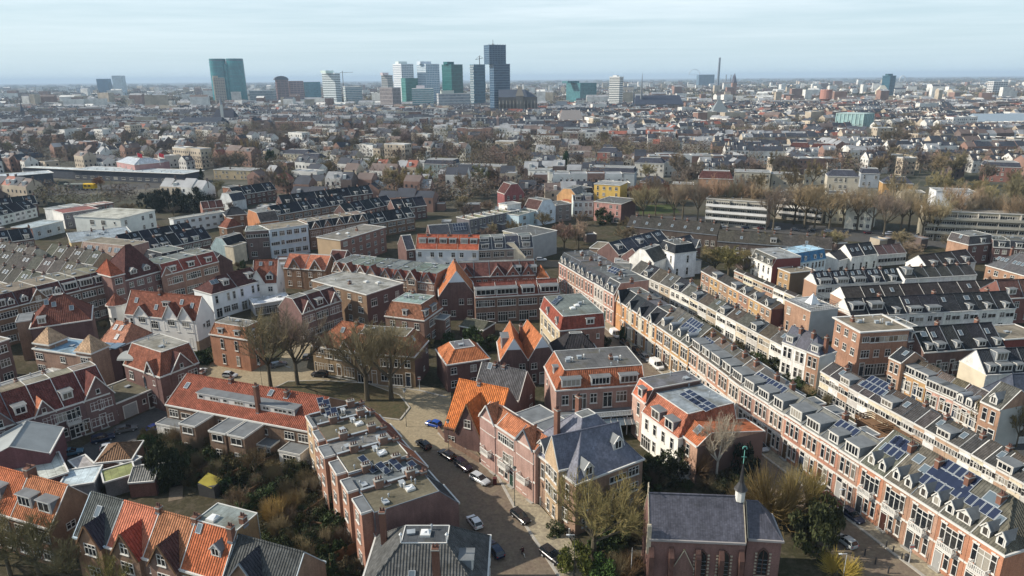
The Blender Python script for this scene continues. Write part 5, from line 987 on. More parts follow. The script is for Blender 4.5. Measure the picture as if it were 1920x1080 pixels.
# ================================================================ church
row((1217,1010),(1399,1018),7.2,1,rg=(1300,928),pit=56,wc=(.20,.115,.10),rc=(.085,.085,.105),rm='slate',win={'F':['----a-a-']},trim='whitecol',tcol=(.3,.28,.27),etrim='stone',L='dark brick church with purple slate roof, pointed windows and small spire',cat='church',name='church',st=3.2)
row((1402,1010),(1467,1014),7.2,1,rg=(1430,940),pit=54,ends='r',wc=(.20,.115,.10),rc=(.08,.08,.10),rm='slate',win={'F':['-a-']},trim='whitecol',tcol=(.3,.28,.27),etrim='stone',L='chancel tmp',cat='church',st=3.2)
CH=find_h('dark brick church'); B_=find_h('chancel tmp'); LABELS.discard('chancel tmp')
CW=next(c for c in kids(CH) if c.name.startswith('wall')); cw=max(v.co.x for v in CW.data.vertices); cd=max(v.co.y for v in CW.data.vertices); cz=max(v.co.z for v in CW.data.vertices)
merge(CH,B_)
m=MB()
for x in (.35,cw*.24,cw*.52,cw*.76,cw-.4):
    m.box(x-.3,-.75,-.3,x+.3,-.01,5.0); m.poly([(x-.3,-.75,5.),(x+.3,-.75,5.),(x+.3,-.01,6.2),(x-.3,-.01,6.2)]); m.poly([(x-.3,-.75,5),(x-.3,-.01,5),(x-.3,-.01,6.2)]); m.poly([(x+.3,-.75,5),(x+.3,-.01,5),(x+.3,-.01,6.2)])
ob('buttress',m.mesh('buttress',['brickdark']),CH)
fx,fy=cw-.4,cd/2
m=MB(); m.cone(fx,fy,cz-.5,cz+1.05,.62,.62,8,0); ob('spire_base',m.mesh('spire_base',['white']),CH)
m=MB(); m.cone(fx,fy,cz+1.05,cz+1.2,.86,.74,8,0); m.cone(fx,fy,cz+1.2,cz+2.1,.74,.3,8,0); m.cone(fx,fy,cz+2.1,cz+4.7,.3,.05,8,0); ob('spire',m.mesh('spire',['dark']),CH)
simple('copper',(.16,.42,.36),.6,.3,1.,.1)
m=MB(); m.bar((fx,fy,cz+4.6),(fx,fy,cz+6.6),.04,0); m.bar((fx-.3,fy,cz+5.6),(fx+.3,fy,cz+5.6),.04,0)
for i in range(9):
    a0,a1=-.5+i*.45,-.5+(i+1)*.45; m.bar((fx+.25*math.cos(a0),fy,cz+6.8+.25*math.sin(a0)),(fx+.25*math.cos(a1),fy,cz+6.8+.25*math.sin(a1)),.07,0)
ob('weathervane',m.mesh('weathervane',['copper']),CH)
m=MB(); m.bar((.0,cd/2,cz+.1),(.0,cd/2,cz+1.5),.09,0); m.bar((0,cd/2-.4,cz+1.05),(0,cd/2+.4,cz+1.05),.08,0); m.box(-.25,-.1,5.,.25,.5,9.,0); ob('gable_cross',m.mesh('gable_cross',['stone']),CH)
row((1262,1064),(1300,1066),3.2,1,5,roof=(2.6,0,0,1.9,1.9),wc=(.2,.12,.1),rc=(.3,.26,.12),win={},L='porch tmp',cat='church',etrim='stone')
merge(CH,find_h('porch tmp'))
# finials on the bottom slate house
V=find_h('hipped house with ribbed grey')
for x in (4.6,_w2+4.6):
    m=MB(); m.bar((0,0,0),(0,0,.9),.09,0,6); m.cone(0,0,.9,1.15,.05,.22,8,0); m.cone(0,0,1.15,1.4,.22,.05,8,0); ob('finial',m.mesh('finial',['skywhite']),V,(x,4.2,10.6))
# ================================================================ station museum
STN=[]
row((218,303),(252,309),10,1,12,roof=(3.2,6,6,5,5),wc=(.42,.25,.24),wm='render',rc=(.38,.42,.46),rm='slate',win={'F':['aaa'[:0]+'mmm','mmm']},L='pink station hall with pale hipped roof and arched windows',cat='station',name='station_hall',cpx=(282,300))
row((277,302),(297,304),8,1,8,roof=(1.8,3,3,2,2),wc=(.40,.24,.24),wm='render',rc=(.4,.36,.34),win={'F':['mm','mm']},L='small pink pavilion beside the station hall',cat='station',name='station_pavilion')
row((135,318),(345,326),6.5,1,16,wc=(.08,.085,.1),wm='render',tc=(.38,.43,.45),win={'F':['r'*14]},fsky=[(x/12,.3) for x in range(1,12)],L='long pale platform roof on thin white posts',cat='station',name='platform_roof',eo=1.2)
row((-60,337),(98,324),7,1,16,wc=(.07,.08,.10),wm='render',tc=(.42,.47,.5),win={'F':['r'*8]},fsky=[(.3,.7),(.6,.7),(.85,.7)],L='broad pale engine shed roof at the left edge',cat='station',name='engine_shed',eo=.8)
row((42,314),(140,318),6.4,1,7,wc=(.08,.09,.11),wm='render',tc=(.5,.55,.55),win={},L='narrow pale canopy linking shed and platform roof',cat='station',name='platform_roof',eo=.6)
for k,(px,py,nm) in enumerate(((250,286,'above the pink station hall'),(291,286,'above the small pink pavilion'))):
    x,y=P((px,py+20),12); r=empty('flag',(x,y+6,0)); tag(r,'red flag on a pole '+nm,'flag',)
    m=MB(); m.bar((0,0,10),(0,0,18),.12); ob('pole',m.mesh('pole',['white']),r)
    m=MB()
    for i in range(4): z=[0,.3,-.2,.25,0]; m.poly([(i*.8,z[i],15.4-i*.25),((i+1)*.8,z[i+1],15.2-i*.25),((i+1)*.8,z[i+1],17.6-i*.2),(i*.8,z[i],17.8-i*.2)])
    ob('cloth',m.mesh('cloth',['plain']),r,col=(.65,.06,.08))
def train(px0,px1,lab,col,cab):
    a=P(px0,0);b=P(px1,0);u=(b-a).normalized();L_=(b-a).length; r=empty('train',(a.x,a.y,0),math.atan2(u.y,u.x)); tag(r,lab,'train')
    m=MB(); m.box(0,0,1.,L_,2.9,3.6); m.poly([(0,0,3.6),(L_,0,3.6),(L_,.7,4.),(0,.7,4.)]); m.poly([(0,.7,4.),(L_,.7,4.),(L_,2.2,4.),(0,2.2,4.)]); ob('body',m.mesh('body',['plain']),r,col=col)
    m=MB()
    for k in range(int(L_/2.4)): m.box(.7+k*2.4,-.04,2.2,2.2+k*2.4,-.01,3.1)
    ob('windows',m.mesh('windows',['glass']),r)
    for x in (L_*.15,L_*.85):
        m=MB()
        for dx in (-1,1): m.cone(x+dx,.4,.1,.9,.45,.45,8)
        ob('bogie',m.mesh('bogie',['dark']),r)
    occ_rect(a,u,Vector((-u.y,u.x)),L_,3)
train((121,357),(156,357),'grey-green train carriage coupled to the yellow unit',(.17,.19,.17),0)
train((157,357),(178,357),'yellow train unit beside the rust-brown tree',(.66,.42,.02),1)

for o in [q for q in bpy.data.objects if q.get('group')=='stepped flat-roofed houses']:
    FR=next(c for c in kids(o) if c.name.startswith('flat_roof')); xs=[v.co.x for v in FR.data.vertices]; ys=[v.co.y for v in FR.data.vertices]; zf=FR.data.vertices[0].co.z
    m=MB(); m.box(-.14,.05,zf-.2,.14,max(ys),zf+.42,0); m.box(-.19,.02,zf+.42,.19,max(ys)+.03,zf+.5,1); ob('party_wall',m.mesh('party_wall',['brick','zinc']),o,col=(.2,.125,.095))
    for yy in (max(ys)*.28,max(ys)*.78):
        m=MB(); m.box(-.4,-.6,0,.4,.6,1.15,0); m.box(-.46,-.66,1.15,.46,.66,1.27,1)
        for t in (-.35,0,.35): m.cone(0,t,1.27,1.7,.12,.1,6,2)
        ob('chimney',m.mesh('chimney',['brick','concrete','brickdark']),o,(.05,yy,zf),col=(.19,.115,.085))
# ================================================================ far landmarks
def tower(lab,x0,xs,x1,yt,D,glass,band,fh=3.8,mull=0,mcol=None,bt=1.3,cat='tower block',base=None,plant=None,th=25,hex=0):
    X0,_,zt=far(x0,yt,D); Xs=far(xs,yt,D)[0]; X1=far(x1,yt,D)[0]; t=R(th)
    if xs<=x0+.5: t=0; wl=max(16,(X1-Xs)*.6)
    else: wl=(Xs-X0)/math.sin(t)
    wr=(X1-Xs)/math.cos(t)
    wl=min(wl,70)
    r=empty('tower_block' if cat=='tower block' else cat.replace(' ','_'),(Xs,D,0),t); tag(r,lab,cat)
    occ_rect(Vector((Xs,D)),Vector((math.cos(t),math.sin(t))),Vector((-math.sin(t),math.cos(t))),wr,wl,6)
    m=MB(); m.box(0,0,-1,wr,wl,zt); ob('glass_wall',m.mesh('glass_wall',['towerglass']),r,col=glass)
    if band:
        m=MB(); n=max(2,int(zt/fh))
        for k in range(1,n+1): z=zt*k/n; m.box(-.4,-.4,z-bt,wr+.4,wl+.4,z+(.25 if k==n else 0))
        ob('floor_bands',m.mesh('floor_bands',['plain']),r,col=band)
    if mull:
        m=MB()
        for k in range(mull+1): x=wr*k/mull; m.box(x-.45,-.6,0,x+.45,-.01,zt)
        nl=max(2,int(mull*wl/wr))
        for k in range(nl+1): y=wl*k/nl; m.box(-.6,y-.45,0,-.01,y+.45,zt)
        ob('mullions',m.mesh('mullions',['plain']),r,col=mcol or band)
    if hex:
        m=MB(); n=int(zt/5)
        for i in range(n):
            for j in range(7):
                if (i+j)%2: 
                    x=wr*j/7; pass
                    y=wl*j/7; m.box(-.5,y+.2,i*5+.5,-.02,y+wl/7-.2,i*5+4.2)
        ob('facade_panels',m.mesh('facade_panels',['plain']),r,col=(.5,.54,.55))
    if plant:
        for (a,b,hh) in plant:
            m=MB(); m.box(wr*a,wl*.3,zt+.3,wr*b,wl*.7,zt+hh); ob('roof_plant',m.mesh('roof_plant',['plain']),r,col=jit(band or glass,.2))
    return r
def m_tg():
    m,n,l,b=nt('towerglass'); tc=n.new('ShaderNodeTexCoord'); u,z=tangent_uv(n,l,tc); cb=n.new('ShaderNodeCombineXYZ'); l.new(mth(n,l,'FLOOR',mth(n,l,'DIVIDE',u,4.)),cb.inputs[0]); l.new(mth(n,l,'FLOOR',mth(n,l,'DIVIDE',z,3.8)),cb.inputs[1]); wn=n.new('ShaderNodeTexWhiteNoise'); l.new(cb.outputs[0],wn.inputs[0]); k=mth(n,l,'MULTIPLY',mr(n,l,wn.outputs[0],0,1,.82,1.2),mr(n,l,noise(n,l,tc.outputs['Object'],.05,3),  .3,.7,.88,1.14)); l.new(mul(n,l,basecol(n,None),k),b.inputs['Base Color']); b.inputs['Roughness'].default_value=.25; b.inputs['Specular IOR Level'].default_value=.6; MATS['towerglass']=m
m_tg()
TEAL=(.025,.20,.225);DKG=(.012,.10,.10)
# twin teal towers
X0,_,z1=far(392,111,2100); X1=far(422,111,2100)[0]; X2=far(455,111,2100)[0]
r=empty('twin_tower',((X0+X2)/2,2100,0)); tag(r,'tall teal glass twin towers with rounded sides','tower block')
occ_rect(Vector((X0,2080)),Vector((1,0)),Vector((0,1)),X2-X0,40,4)
for nm,xa,xb in (('left',X0,X1),('right',far(424,111,2100)[0],X2)):
    m=MB(); w=(xb-xa)/2; cx=(xa+xb)/2-(X0+X2)/2; n=20
    for z0,zz,mi,ra,rb in ((-1,z1-6,0,1.06,1.),(z1-6,z1-1,1,1.,.99),(z1-1,z1+1,0,.99,.99)):
        for i in range(n):
            a,b=2*PI*i/n,2*PI*(i+1)/n; m.poly([(cx+w*ra*math.cos(a),20*ra*math.sin(a),z0),(cx+w*ra*math.cos(b),20*ra*math.sin(b),z0),(cx+w*rb*math.cos(b),20*rb*math.sin(b),zz),(cx+w*rb*math.cos(a),20*rb*math.sin(a),zz)],mi)
    m.poly([(cx+w*math.cos(2*PI*i/n),20*math.sin(2*PI*i/n),z1) for i in range(n)],1)
    for k in range(1,30):
        z=(z1-8)*k/30; rr=1.07-.06*z/z1
        for i in range(n):
            a,b=2*PI*i/n,2*PI*(i+1)/n; m.poly([(cx+w*rr*math.cos(a),20*rr*math.sin(a),z),(cx+w*rr*math.cos(b),20*rr*math.sin(b),z),(cx+w*rr*math.cos(b),20*rr*math.sin(b),z+.7),(cx+w*rr*math.cos(a),20*rr*math.sin(a),z+.7)],1)
    ob('glass_cylinder',m.mesh('glass_cylinder',['towerglass','tealdark' if 'tealdark' in MATS else simple('tealdark',(.02,.10,.13),.4,.5,1.,.1)]),r,col=TEAL)
m=MB(); m.box(X1-(X0+X2)/2-4,-8,-1,X1-(X0+X2)/2+8,8,z1-14); ob('link_block',m.mesh('link_block',['towerglass']),r,col=TEAL)
tower('beige grid tower in front of the teal twin towers',386,400,417,146,1900,(.14,.14,.14),(.48,.42,.34),4.,5,(.48,.43,.36),1.6,plant=[(0,.45,5)])
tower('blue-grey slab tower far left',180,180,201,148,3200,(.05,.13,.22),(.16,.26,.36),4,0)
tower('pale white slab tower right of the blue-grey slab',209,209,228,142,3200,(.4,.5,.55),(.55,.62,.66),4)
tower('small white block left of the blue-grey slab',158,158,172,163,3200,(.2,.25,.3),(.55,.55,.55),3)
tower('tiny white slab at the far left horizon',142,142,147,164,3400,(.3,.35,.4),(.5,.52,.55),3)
r=tower('round-topped brown tower with dark window strip',511,518,537,150,1900,(.16,.12,.13),(.26,.18,.18),6,3,(.3,.2,.2))
Xa,_,z=far(511,150,1900);Xb=far(537,150,1900)[0]
m=MB(); n=10; rr=(Xb-Xa)/2
for i in range(n): a,b=PI*i/n,PI*(i+1)/n; m.poly([(rr-rr*math.cos(a),0,z+rr*.55*math.sin(a)),(rr-rr*math.cos(b),0,z+rr*.55*math.sin(b)),(rr-rr*math.cos(b),24,z+rr*.55*math.sin(b)),(rr-rr*math.cos(a),24,z+rr*.55*math.sin(a))])
m.poly([(rr-rr*math.cos(PI*i/n),0,z+rr*.55*math.sin(PI*i/n)) for i in range(n+1)]); ob('arched_roof',m.mesh('arched_roof',['plain']),r,(-5,0,0),col=(.10,.12,.15))
tower('pink-brown office block right of the round-topped tower',537,543,565,152,1920,(.2,.15,.17),(.36,.25,.26),5,4,(.42,.3,.3))
tower('low blue glass office block beside pink-brown offices',563,570,597,154,1940,(.10,.24,.30),(.14,.28,.33),5)
tower('grey dome-roofed low hall left of the round-topped tower',467,467,510,170,2000,(.2,.25,.28),(.35,.4,.42),6,cat='office block')
tower('white tower with dark blue right side',599,627,634,137,1800,(.03,.06,.09),(.72,.78,.78),4.2,0,None,2.4,plant=[(-.9,.6,6)],th=60)
tower('white low offices right of the white tower',636,650,676,163,1820,(.2,.28,.33),(.66,.66,.62),4,cat='office block')
tower('grey-white block beside the white grid towers',713,726,734,141,1750,(.12,.14,.16),(.5,.5,.48),4.2,0,plant=[(-.5,.6,6)],th=55)
tower('tall white grid tower of the city offices',733,752,772,120,1700,(.16,.24,.32),(.74,.76,.78),4,7,(.74,.76,.78),2.1,plant=[(0,.7,6)],th=40)
tower('green glass block below the white grid tower',748,760,782,147,1620,(.04,.17,.155),(.05,.19,.17),6)
tower('pale blue and white grid tower right of the tall white one',779,798,821,120,1720,(.14,.28,.40),(.66,.72,.76),4,8,(.66,.72,.76),1.8,plant=[(-.2,.6,6)],th=40)
tower('dark green glass tower with flat crown',826,846,866,121,1600,DKG,(.02,.12,.12),8,plant=[(-.1,.5,6)],th=42)
tower('white and teal lower offices before the pale blue tower',772,772,810,166,1500,(.16,.3,.33),(.74,.74,.70),4,cat='office block',plant=[(.2,.6,6)])
tower('grey colonnaded building left of the green glass block',708,735,748,165,1450,(.18,.16,.16),(.34,.31,.31),7,6,(.36,.33,.33),cat='office block',th=50)
tower('long low grey-white building under the dark green tower',818,822,880,176,1400,(.3,.33,.36),(.55,.54,.52),5,cat='office block',plant=[(.1,.5,6)])
tower('dark patterned tower with white lozenges',880,888,909,121,1550,(.03,.09,.14),(.05,.13,.18),6,0,hex=1)
r=empty('tower_crane',(far(897,121,1550)[0]+2,1565,0)); tag(r,'thin tower crane above the patterned tower','crane'); m=MB(); zc=far(897,104,1550)[2]; m.bar((0,0,0),(0,0,zc),.8); m.bar((-9,0,zc-8),(8,0,zc-5),.6); m.bar((0,0,zc),(-9,0,zc-8),.25); m.bar((0,0,zc),(8,0,zc-5),.25); ob('mast',m.mesh('mast',['dark']),r)
r=empty('tower_crane',(far(643,150,2300)[0],2300,0)); tag(r,'distant tower crane right of the white tower','crane'); m=MB(); zc=far(643,133,2300)[2]; m.bar((0,0,0),(0,0,zc),.9); m.bar((-8,0,zc-5),(34,0,zc-4),.7); ob('mast',m.mesh('mast',['dark']),r)
# cathedral tower in scaffolding
SC=(.035,.075,.13)
r=tower('cathedral tower wrapped in dark blue scaffold sheeting',917,926,956,120,1290,SC,(.13,.19,.25),4.2,0,None,.9,cat='scaffolded tower')
X0,_,z0=far(919,120,1290);X1=far(955,120,1290)[0];zt=far(937,84,1290)[2]; w=X1-X0
m=MB(); m.box(-8,2,z0,w-10,26,zt); ob('upper_stage',m.mesh('upper_stage',['towerglass']),r,col=(.035,.08,.14))
m=MB(); n=9
for k in range(n+1): z=z0+(zt-z0)*k/n; m.box(-8.4,1.6,z-.35,w-9.6,26.4,z+.35)
for k in range(7): x=-8+(w-2)*k/6; m.box(x-.2,1.4,z0,x+.2,1.9,zt+2)
ob('scaffold',m.mesh('scaffold',['plain']),r,col=(.13,.20,.27))
m=MB(); m.cone(4,12,zt,zt+3,2,1.,6); m.bar((4,12,zt+2),(4,12,zt+9),.5); ob('spire',m.mesh('spire',['lead']),r)
# cathedral
r=empty('cathedral',(far(935,215,1262)[0],1262,0)); tag(r,'dark gothic cathedral choir with buttresses beside the scaffolded tower','cathedral'); k=1262/1280.
zr=far(980,168,1262)[2]; ze=far(980,182,1262)[2]; Wc=(1005-935)*k
m=MB(); m.box(0,0,0,Wc,30,ze); ob('wall',m.mesh('wall',['plain']),r,col=(.13,.12,.11))
m=MB(); m.poly([(0,0,ze),(Wc*.75,0,ze),(Wc*.68,10,zr),(0,10,zr)]); m.poly([(Wc*.75,0,ze),(Wc,15,ze),(Wc*.7,15,zr),(Wc*.68,10,zr)]); m.poly([(0,10,zr),(Wc*.68,10,zr),(Wc*.7,15,zr),(0,20,zr)]); m.poly([(Wc,15,ze),(Wc,30,ze),(Wc*.7,15,zr)]); ob('roof',m.mesh('roof',['plain']),r,col=(.075,.09,.12))
m=MB(); m.box(Wc*.46,-6,0,Wc*.64,4,ze+2); m.poly([(Wc*.44,-6.2,ze+2),(Wc*.66,-6.2,ze+2),(Wc*.58,3,zr+5),(Wc*.52,3,zr+5)]); ob('transept',m.mesh('transept',['plain']),r,col=(.19,.175,.15))
for i in range(11):
    x=Wc*(i+.3)/11; m=MB(); m.box(x-.8,-8,0,x+.8,-.1,ze*.62); m.cone(x,-6,ze*.62,ze*.62+7,1.1,.05,4); ob('buttress',m.mesh('buttress',['plain']),r,col=(.24,.22,.19))
occ_rect(Vector(r.location[:2]),Vector((1,0)),Vector((0,1)),Wc,30,8)
tower('teal office block with white-framed left end',1065,1088,1121,156,1700,(.06,.17,.19),(.07,.19,.21),9,0,plant=[(-.5,.2,5)],th=30)
tower('white-striped apartment tower standing alone',1145,1162,1171,144,1400,(.05,.07,.09),(.74,.75,.72),3.4,0,None,1.7,th=55,plant=[(0,.6,3)])
# dark-roofed church and small ones
def hall(lab,x0,x1,ye,yr,D,wcol,rcol,cat='church',hip=.2):
    Xa,_,ze=far(x0,ye,D);Xb=far(x1,ye,D)[0];zr=far((x0+x1)/2,yr,D)[2];w=Xb-Xa;d=min(30,w*.7)
    r=empty(cat.replace(' ','_'),(Xa,D,0)); tag(r,lab,cat); occ_rect(Vector((Xa,D)),Vector((1,0)),Vector((0,1)),w,d,3)
    m=MB(); m.box(0,0,-1,w,d,ze); ob('wall',m.mesh('wall',['plain']),r,col=wcol)
    m=MB(); h=w*hip; A=[(-.5,-.5,ze),(w+.5,-.5,ze),(w+.5,d+.5,ze),(-.5,d+.5,ze)]; T=[(h,d/2,zr),(w-h,d/2,zr)]
    m.poly([A[0],A[1],T[1],T[0]]); m.poly([A[1],A[2],T[1]]); m.poly([A[2],A[3],T[0],T[1]]); m.poly([A[3],A[0],T[0]]); ob('roof',m.mesh('roof',['plain']),r,col=rcol)
    m=MB(); n=max(3,int(w/5))
    for i in range(n): x=w*(i+.5)/n; m.box(x-.7,-.08,ze*.3,x+.7,-.02,ze*.8)
    ob('windows',m.mesh('windows',['glass']),r); return r
r=hall('church with long navy roof right of the striped tower',1190,1281,196,179,1350,(.12,.12,.13),(.045,.055,.085),hip=.05)
m=MB(); m.cone(4,10,20,70,2.5,.1,6); ob('spire',m.mesh('spire',['lead']),r,(10,0,0))
hall('grey stone church with pyramid roof below the brick spire',1335,1366,212,187,1050,(.26,.24,.23),(.20,.23,.24),hip=.42)
hall('long navy-roofed hall before the beige tower',335,412,232,221,900,(.10,.10,.11),(.035,.045,.065),'hall',.03)
hall('steep black-roofed church before the teal twin towers',398,438,222,206,1000,(.10,.10,.11),(.03,.036,.055),'church',.1)
hall('low brown convent roof right of the cathedral',1050,1093,225,207,900,(.26,.22,.2),(.24,.22,.21),'hall',.1)
hall('cream temple-fronted building near the teal offices',1042,1065,200,190,1300,(.6,.46,.22),(.3,.3,.3),'hall',.1)
hall('white-blue sports hall roof at the right',1835,1935,228,214,800,(.26,.29,.31),(.25,.31,.36),'hall',.02)
def spire(lab,x,yt,ys,yb,D,wpx,col,rcol):
    X,_,zt=far(x,yt,D);zs=far(x,ys,D)[2];w=wpx*D/1280/2; r=empty('church_tower',(X,D,0)); tag(r,lab,'church tower')
    m=MB(); m.box(-w,-w,-1,w,w,zs); ob('shaft',m.mesh('shaft',['plain']),r,col=col); m=MB(); m.cone(0,0,zs,zt,w*1.3,.1,8,0,PI/8); ob('spire',m.mesh('spire',['plain']),r,col=rcol)
spire('slim brick church tower with dark pointed spire',1378,137,155,178,2200,8,(.30,.18,.14),(.09,.09,.12))
spire('tiny dark steeple at the far left',38,192,208,216,1200,5,(.1,.1,.11),(.06,.07,.1))
spire('white lantern steeple before the beige tower',412,178,196,210,1000,4,(.6,.6,.55),(.25,.27,.3))
spire('small pink-topped turret in the old town roofs',933,216,222,230,800,4,(.42,.3,.26),(.42,.3,.27))
spire('slender lattice steeple beside the navy-roofed church',1189,166,185,205,1320,2.5,(.1,.12,.15),(.08,.1,.13))
r=empty('chimney_stack',(far(1350,106,2600)[0],2600,0)); tag(r,'very tall power station chimney on the horizon','chimney'); m=MB(); m.cone(0,0,0,far(1350,108,2600)[2],4.6,3.6,10); ob('shaft',m.mesh('shaft',['plain']),r,col=(.16,.19,.23))
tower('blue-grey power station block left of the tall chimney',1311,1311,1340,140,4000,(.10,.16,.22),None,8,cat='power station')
for x in (1362,1371,1375): 
    r=empty('chimney_stack',(far(x,139,3900)[0],3900,0)); tag(r,f"thin short smokestack, {('nearest','middle','farthest')[(1362,1371,1375).index(x)]} of three from the tall chimney",'chimney','thin smokestacks'); m=MB(); m.cone(0,0,0,far(x,140,3900)[2],3,2.4,8); ob('shaft',m.mesh('shaft',['plain']),r,col=(.2,.22,.25))
# water tower
X,_,zt=far(1550,168,1500); r=empty('water_tower',(X,1500,0)); tag(r,'red brick water tower with wide drum head','water tower'); k=1500/1280
m=MB(); m.cone(0,0,-1,zt-20,7*k,6.4*k,16); ob('stem',m.mesh('stem',['plain']),r,col=(.34,.19,.14)); m=MB(); m.cone(0,0,zt-22,zt-19,7*k,10.2*k,16); m.cone(0,0,zt-19,zt-2,10.2*k,10.2*k,16); m.cone(0,0,zt-2,zt,10.6*k,10*k,16); ob('drum',m.mesh('drum',['plain']),r,col=(.38,.19,.15))
tower('dark blue office tower with notched crown on the right',1663,1670,1684,142,1900,(.03,.09,.13),(.04,.11,.15),7,plant=[(.0,.2,5),(.3,.5,5),(.6,.8,5)])
hall('cream wedge-shaped building at the dark office tower',1648,1666,170,160,1880,(.6,.55,.42),(.5,.48,.4),'office block',.3)
tower('white grid office block near the right edge',1864,1864,1891,153,2000,(.08,.09,.11),(.74,.73,.70),4.4,6,(.72,.71,.68),1.8)
r=tower('large pale green glass box building on the right',1587,1620,1653,214,760,(.24,.36,.36),(.34,.44,.43),9,6,(.34,.48,.46),.5,th=40)
for lab,xa,xb,ya,yb,D in (('white bridge arch left of the power station',1292,1312,140,130,5200),('white slanted bridge pylon right of the dark tower',1686,1697,152,142,4300)):
    X0,_,za=far(xa,ya,D);X1=far(xb,ya,D)[0];zb=far(xa,yb,D)[2]; r=empty('bridge_arch',((X0+X1)/2,D,0)); tag(r,lab,'bridge arch'); m=MB(); w=(X1-X0)/2
    for i in range(10):
        a,b=PI*i/10,PI*(i+1)/10; m.bar((-w*math.cos(a),0,za+(zb-za)*math.sin(a)),(-w*math.cos(b),0,za+(zb-za)*math.sin(b)),2.4)
    m.box(-w,-2,za-2,w,2,za); ob('arch',m.mesh('arch',['plain']),r,col=(.72,.74,.75))
# ---------------------------------------------------------------- the rest of the city, too many houses to count
DM=['d_white','d_brick','d_tan','d_slate','d_grey','d_red','d_win','d_brown']
for nme,c in (('d_white',(.62,.61,.57)),('d_brick',(.24,.15,.12)),('d_tan',(.42,.36,.28)),('d_slate',(.04,.045,.058)),('d_grey',(.26,.27,.28)),('d_red',(.24,.085,.06)),('d_win',(.03,.035,.045)),('d_brown',(.13,.10,.09))): simple(nme,c,.75,.3,.1,.35)
fm=MB(); r2=random.Random(11)
def fhouse(o,u,w,d,H,rh,wm,rm,win=1):
    v=Vector((-u.y,u.x)); c=[o,o+u*w,o+u*w+v*d,o+v*d]
    for i in range(4):
        a,b=c[i],c[(i+1)%4]; nn=Vector((b.y-a.y,-(b.x-a.x)))
        if nn.dot(-a)<=0: continue
        fm.poly([(a.x,a.y,-.5),(b.x,b.y,-.5),(b.x,b.y,H),(a.x,a.y,H)],wm)
        if win:
            L=(b-a).length; e=(b-a)/L; nn.normalize(); nf=max(1,int(H/3.1)); k=max(1,int(L/2.6))
            for f in range(nf):
                for j in range(k):
                    if r2.random()<.2: continue
                    s=L*(j+.5)/k; q=a+e*s+nn*.06; z=f*3.1+1.0; fm.poly([(q.x-e.x*.55,q.y-e.y*.55,z),(q.x+e.x*.55,q.y+e.y*.55,z),(q.x+e.x*.55,q.y+e.y*.55,z+1.5),(q.x-e.x*.55,q.y-e.y*.55,z+1.5)],6)
    C=[(p.x,p.y,H) for p in c]
    if rh<=0:
        fm.poly(C,rm)
        for i in range(4):
            a,b=C[i],C[(i+1)%4]; fm.poly([a,b,(b[0],b[1],H+.5),(a[0],a[1],H+.5)],0 if r2.random()<.6 else wm)
    else:
        e0=o+v*(d/2);e1=o+u*w+v*(d/2); t0=(e0.x,e0.y,H+rh);t1=(e1.x,e1.y,H+rh)
        fm.poly([C[0],C[1],t1,t0],rm);fm.poly([C[2],C[3],t0,t1],rm);fm.poly([C[1],C[2],t1],wm);fm.poly([C[3],C[0],t0],wm)
        if r2.random()<.45:
            s=r2.uniform(.25,.7); p=o+u*(w*s)+v*(d*.14); fm.box(p.x-.8,p.y-.8,H+rh*.1,p.x+.8,p.y+1.2,H+rh*.72,0)
        if r2.random()<.5: p=o+u*(w*.95)+v*(d*.5); fm.box(p.x-.4,p.y-.4,H,p.x+.4,p.y+.4,H+rh+1.2,7)
def wch(): return r2.choices((0,1,2,7),(.34,.25,.27,.14))[0]
def rch(): return r2.choices((3,4,5,7),(.56,.22,.04,.18))[0]
BELTS=[(395,560,325,372),(600,930,318,372),(930,1000,322,380),(500,960,255,318),(0,335,240,302),(330,520,255,345),(960,1180,268,322),(1200,1560,328,372),(1560,1930,296,356),(1640,1930,372,400),(640,900,232,262),(1640,1760,240,290)]
def wood(x,y): return math.sin(x*.011+1.3)*math.sin(y*.013+.4)+.6*math.sin(x*.027+y*.019)+.4*math.sin(y*.041-x*.013)
CLEAR=[(1170,1935,335,460),(-10,480,322,380),(1040,1100,400,480)]
def clear(x,y):
    px,py=Q(x,y,0); return any(a<px<b and c<py<d_ for a,b,c,d_ in CLEAR)
def inbelt(x,y):
    px,py=Q(x,y,4); return any(a<px<b and c<py<d_ for a,b,c,d_ in BELTS)
y=205.
while y<1500:
    step=12.5+y*.006; x=-y*.86
    while x<y*.86:
        n=r2.randint(3,9); w=r2.uniform(6,9.5); ang=.35*math.sin(x*.0045)+.3*math.sin(y*.0065+1)+(PI/2 if r2.random()<.24 else 0); u=Vector((math.cos(ang),math.sin(ang)))
        wc_,rc_=wch(),rch(); fl=r2.random()<.22; H=r2.uniform(6,11.5)
        if abs(u.x)<.6: n=min(n,4)
        big=y>420 and r2.random()<.07; H=H*1.45 if big else H; w=w*2.2 if big else w; fl=fl or big; n=min(n,2) if big else n
        if y<345: H=r2.uniform(2.6,3.6); w=r2.uniform(3.5,5.5); n=min(n,2); fl=True; wc_=r2.choice((1,7,7,2))
        if r2.random()<(.80 if y>345 else .85):
            for k in range(n):
                o=Vector((x,y))+u*(w*k); c=o+u*(w/2)+Vector((-u.y,u.x))*4.5
                if not free(c.x,c.y,6 if y<345 else 5) or clear(c.x,c.y) or (inbelt(c.x,c.y) and r2.random()<.62) or wood(c.x,c.y)>.8: continue
                fhouse(o,u,w-.05,9 if y>345 else 4.5,H+r2.uniform(-.4,.4),0 if fl else r2.uniform(2.6,4.2),wc_ if r2.random()<.7 else wch(),4 if fl else (rc_ if r2.random()<.75 else rch()),1 if 345<y<900 else 0)
        x+=max(9,n*w*abs(u.x))+r2.uniform(1.5,7)
    y+=step
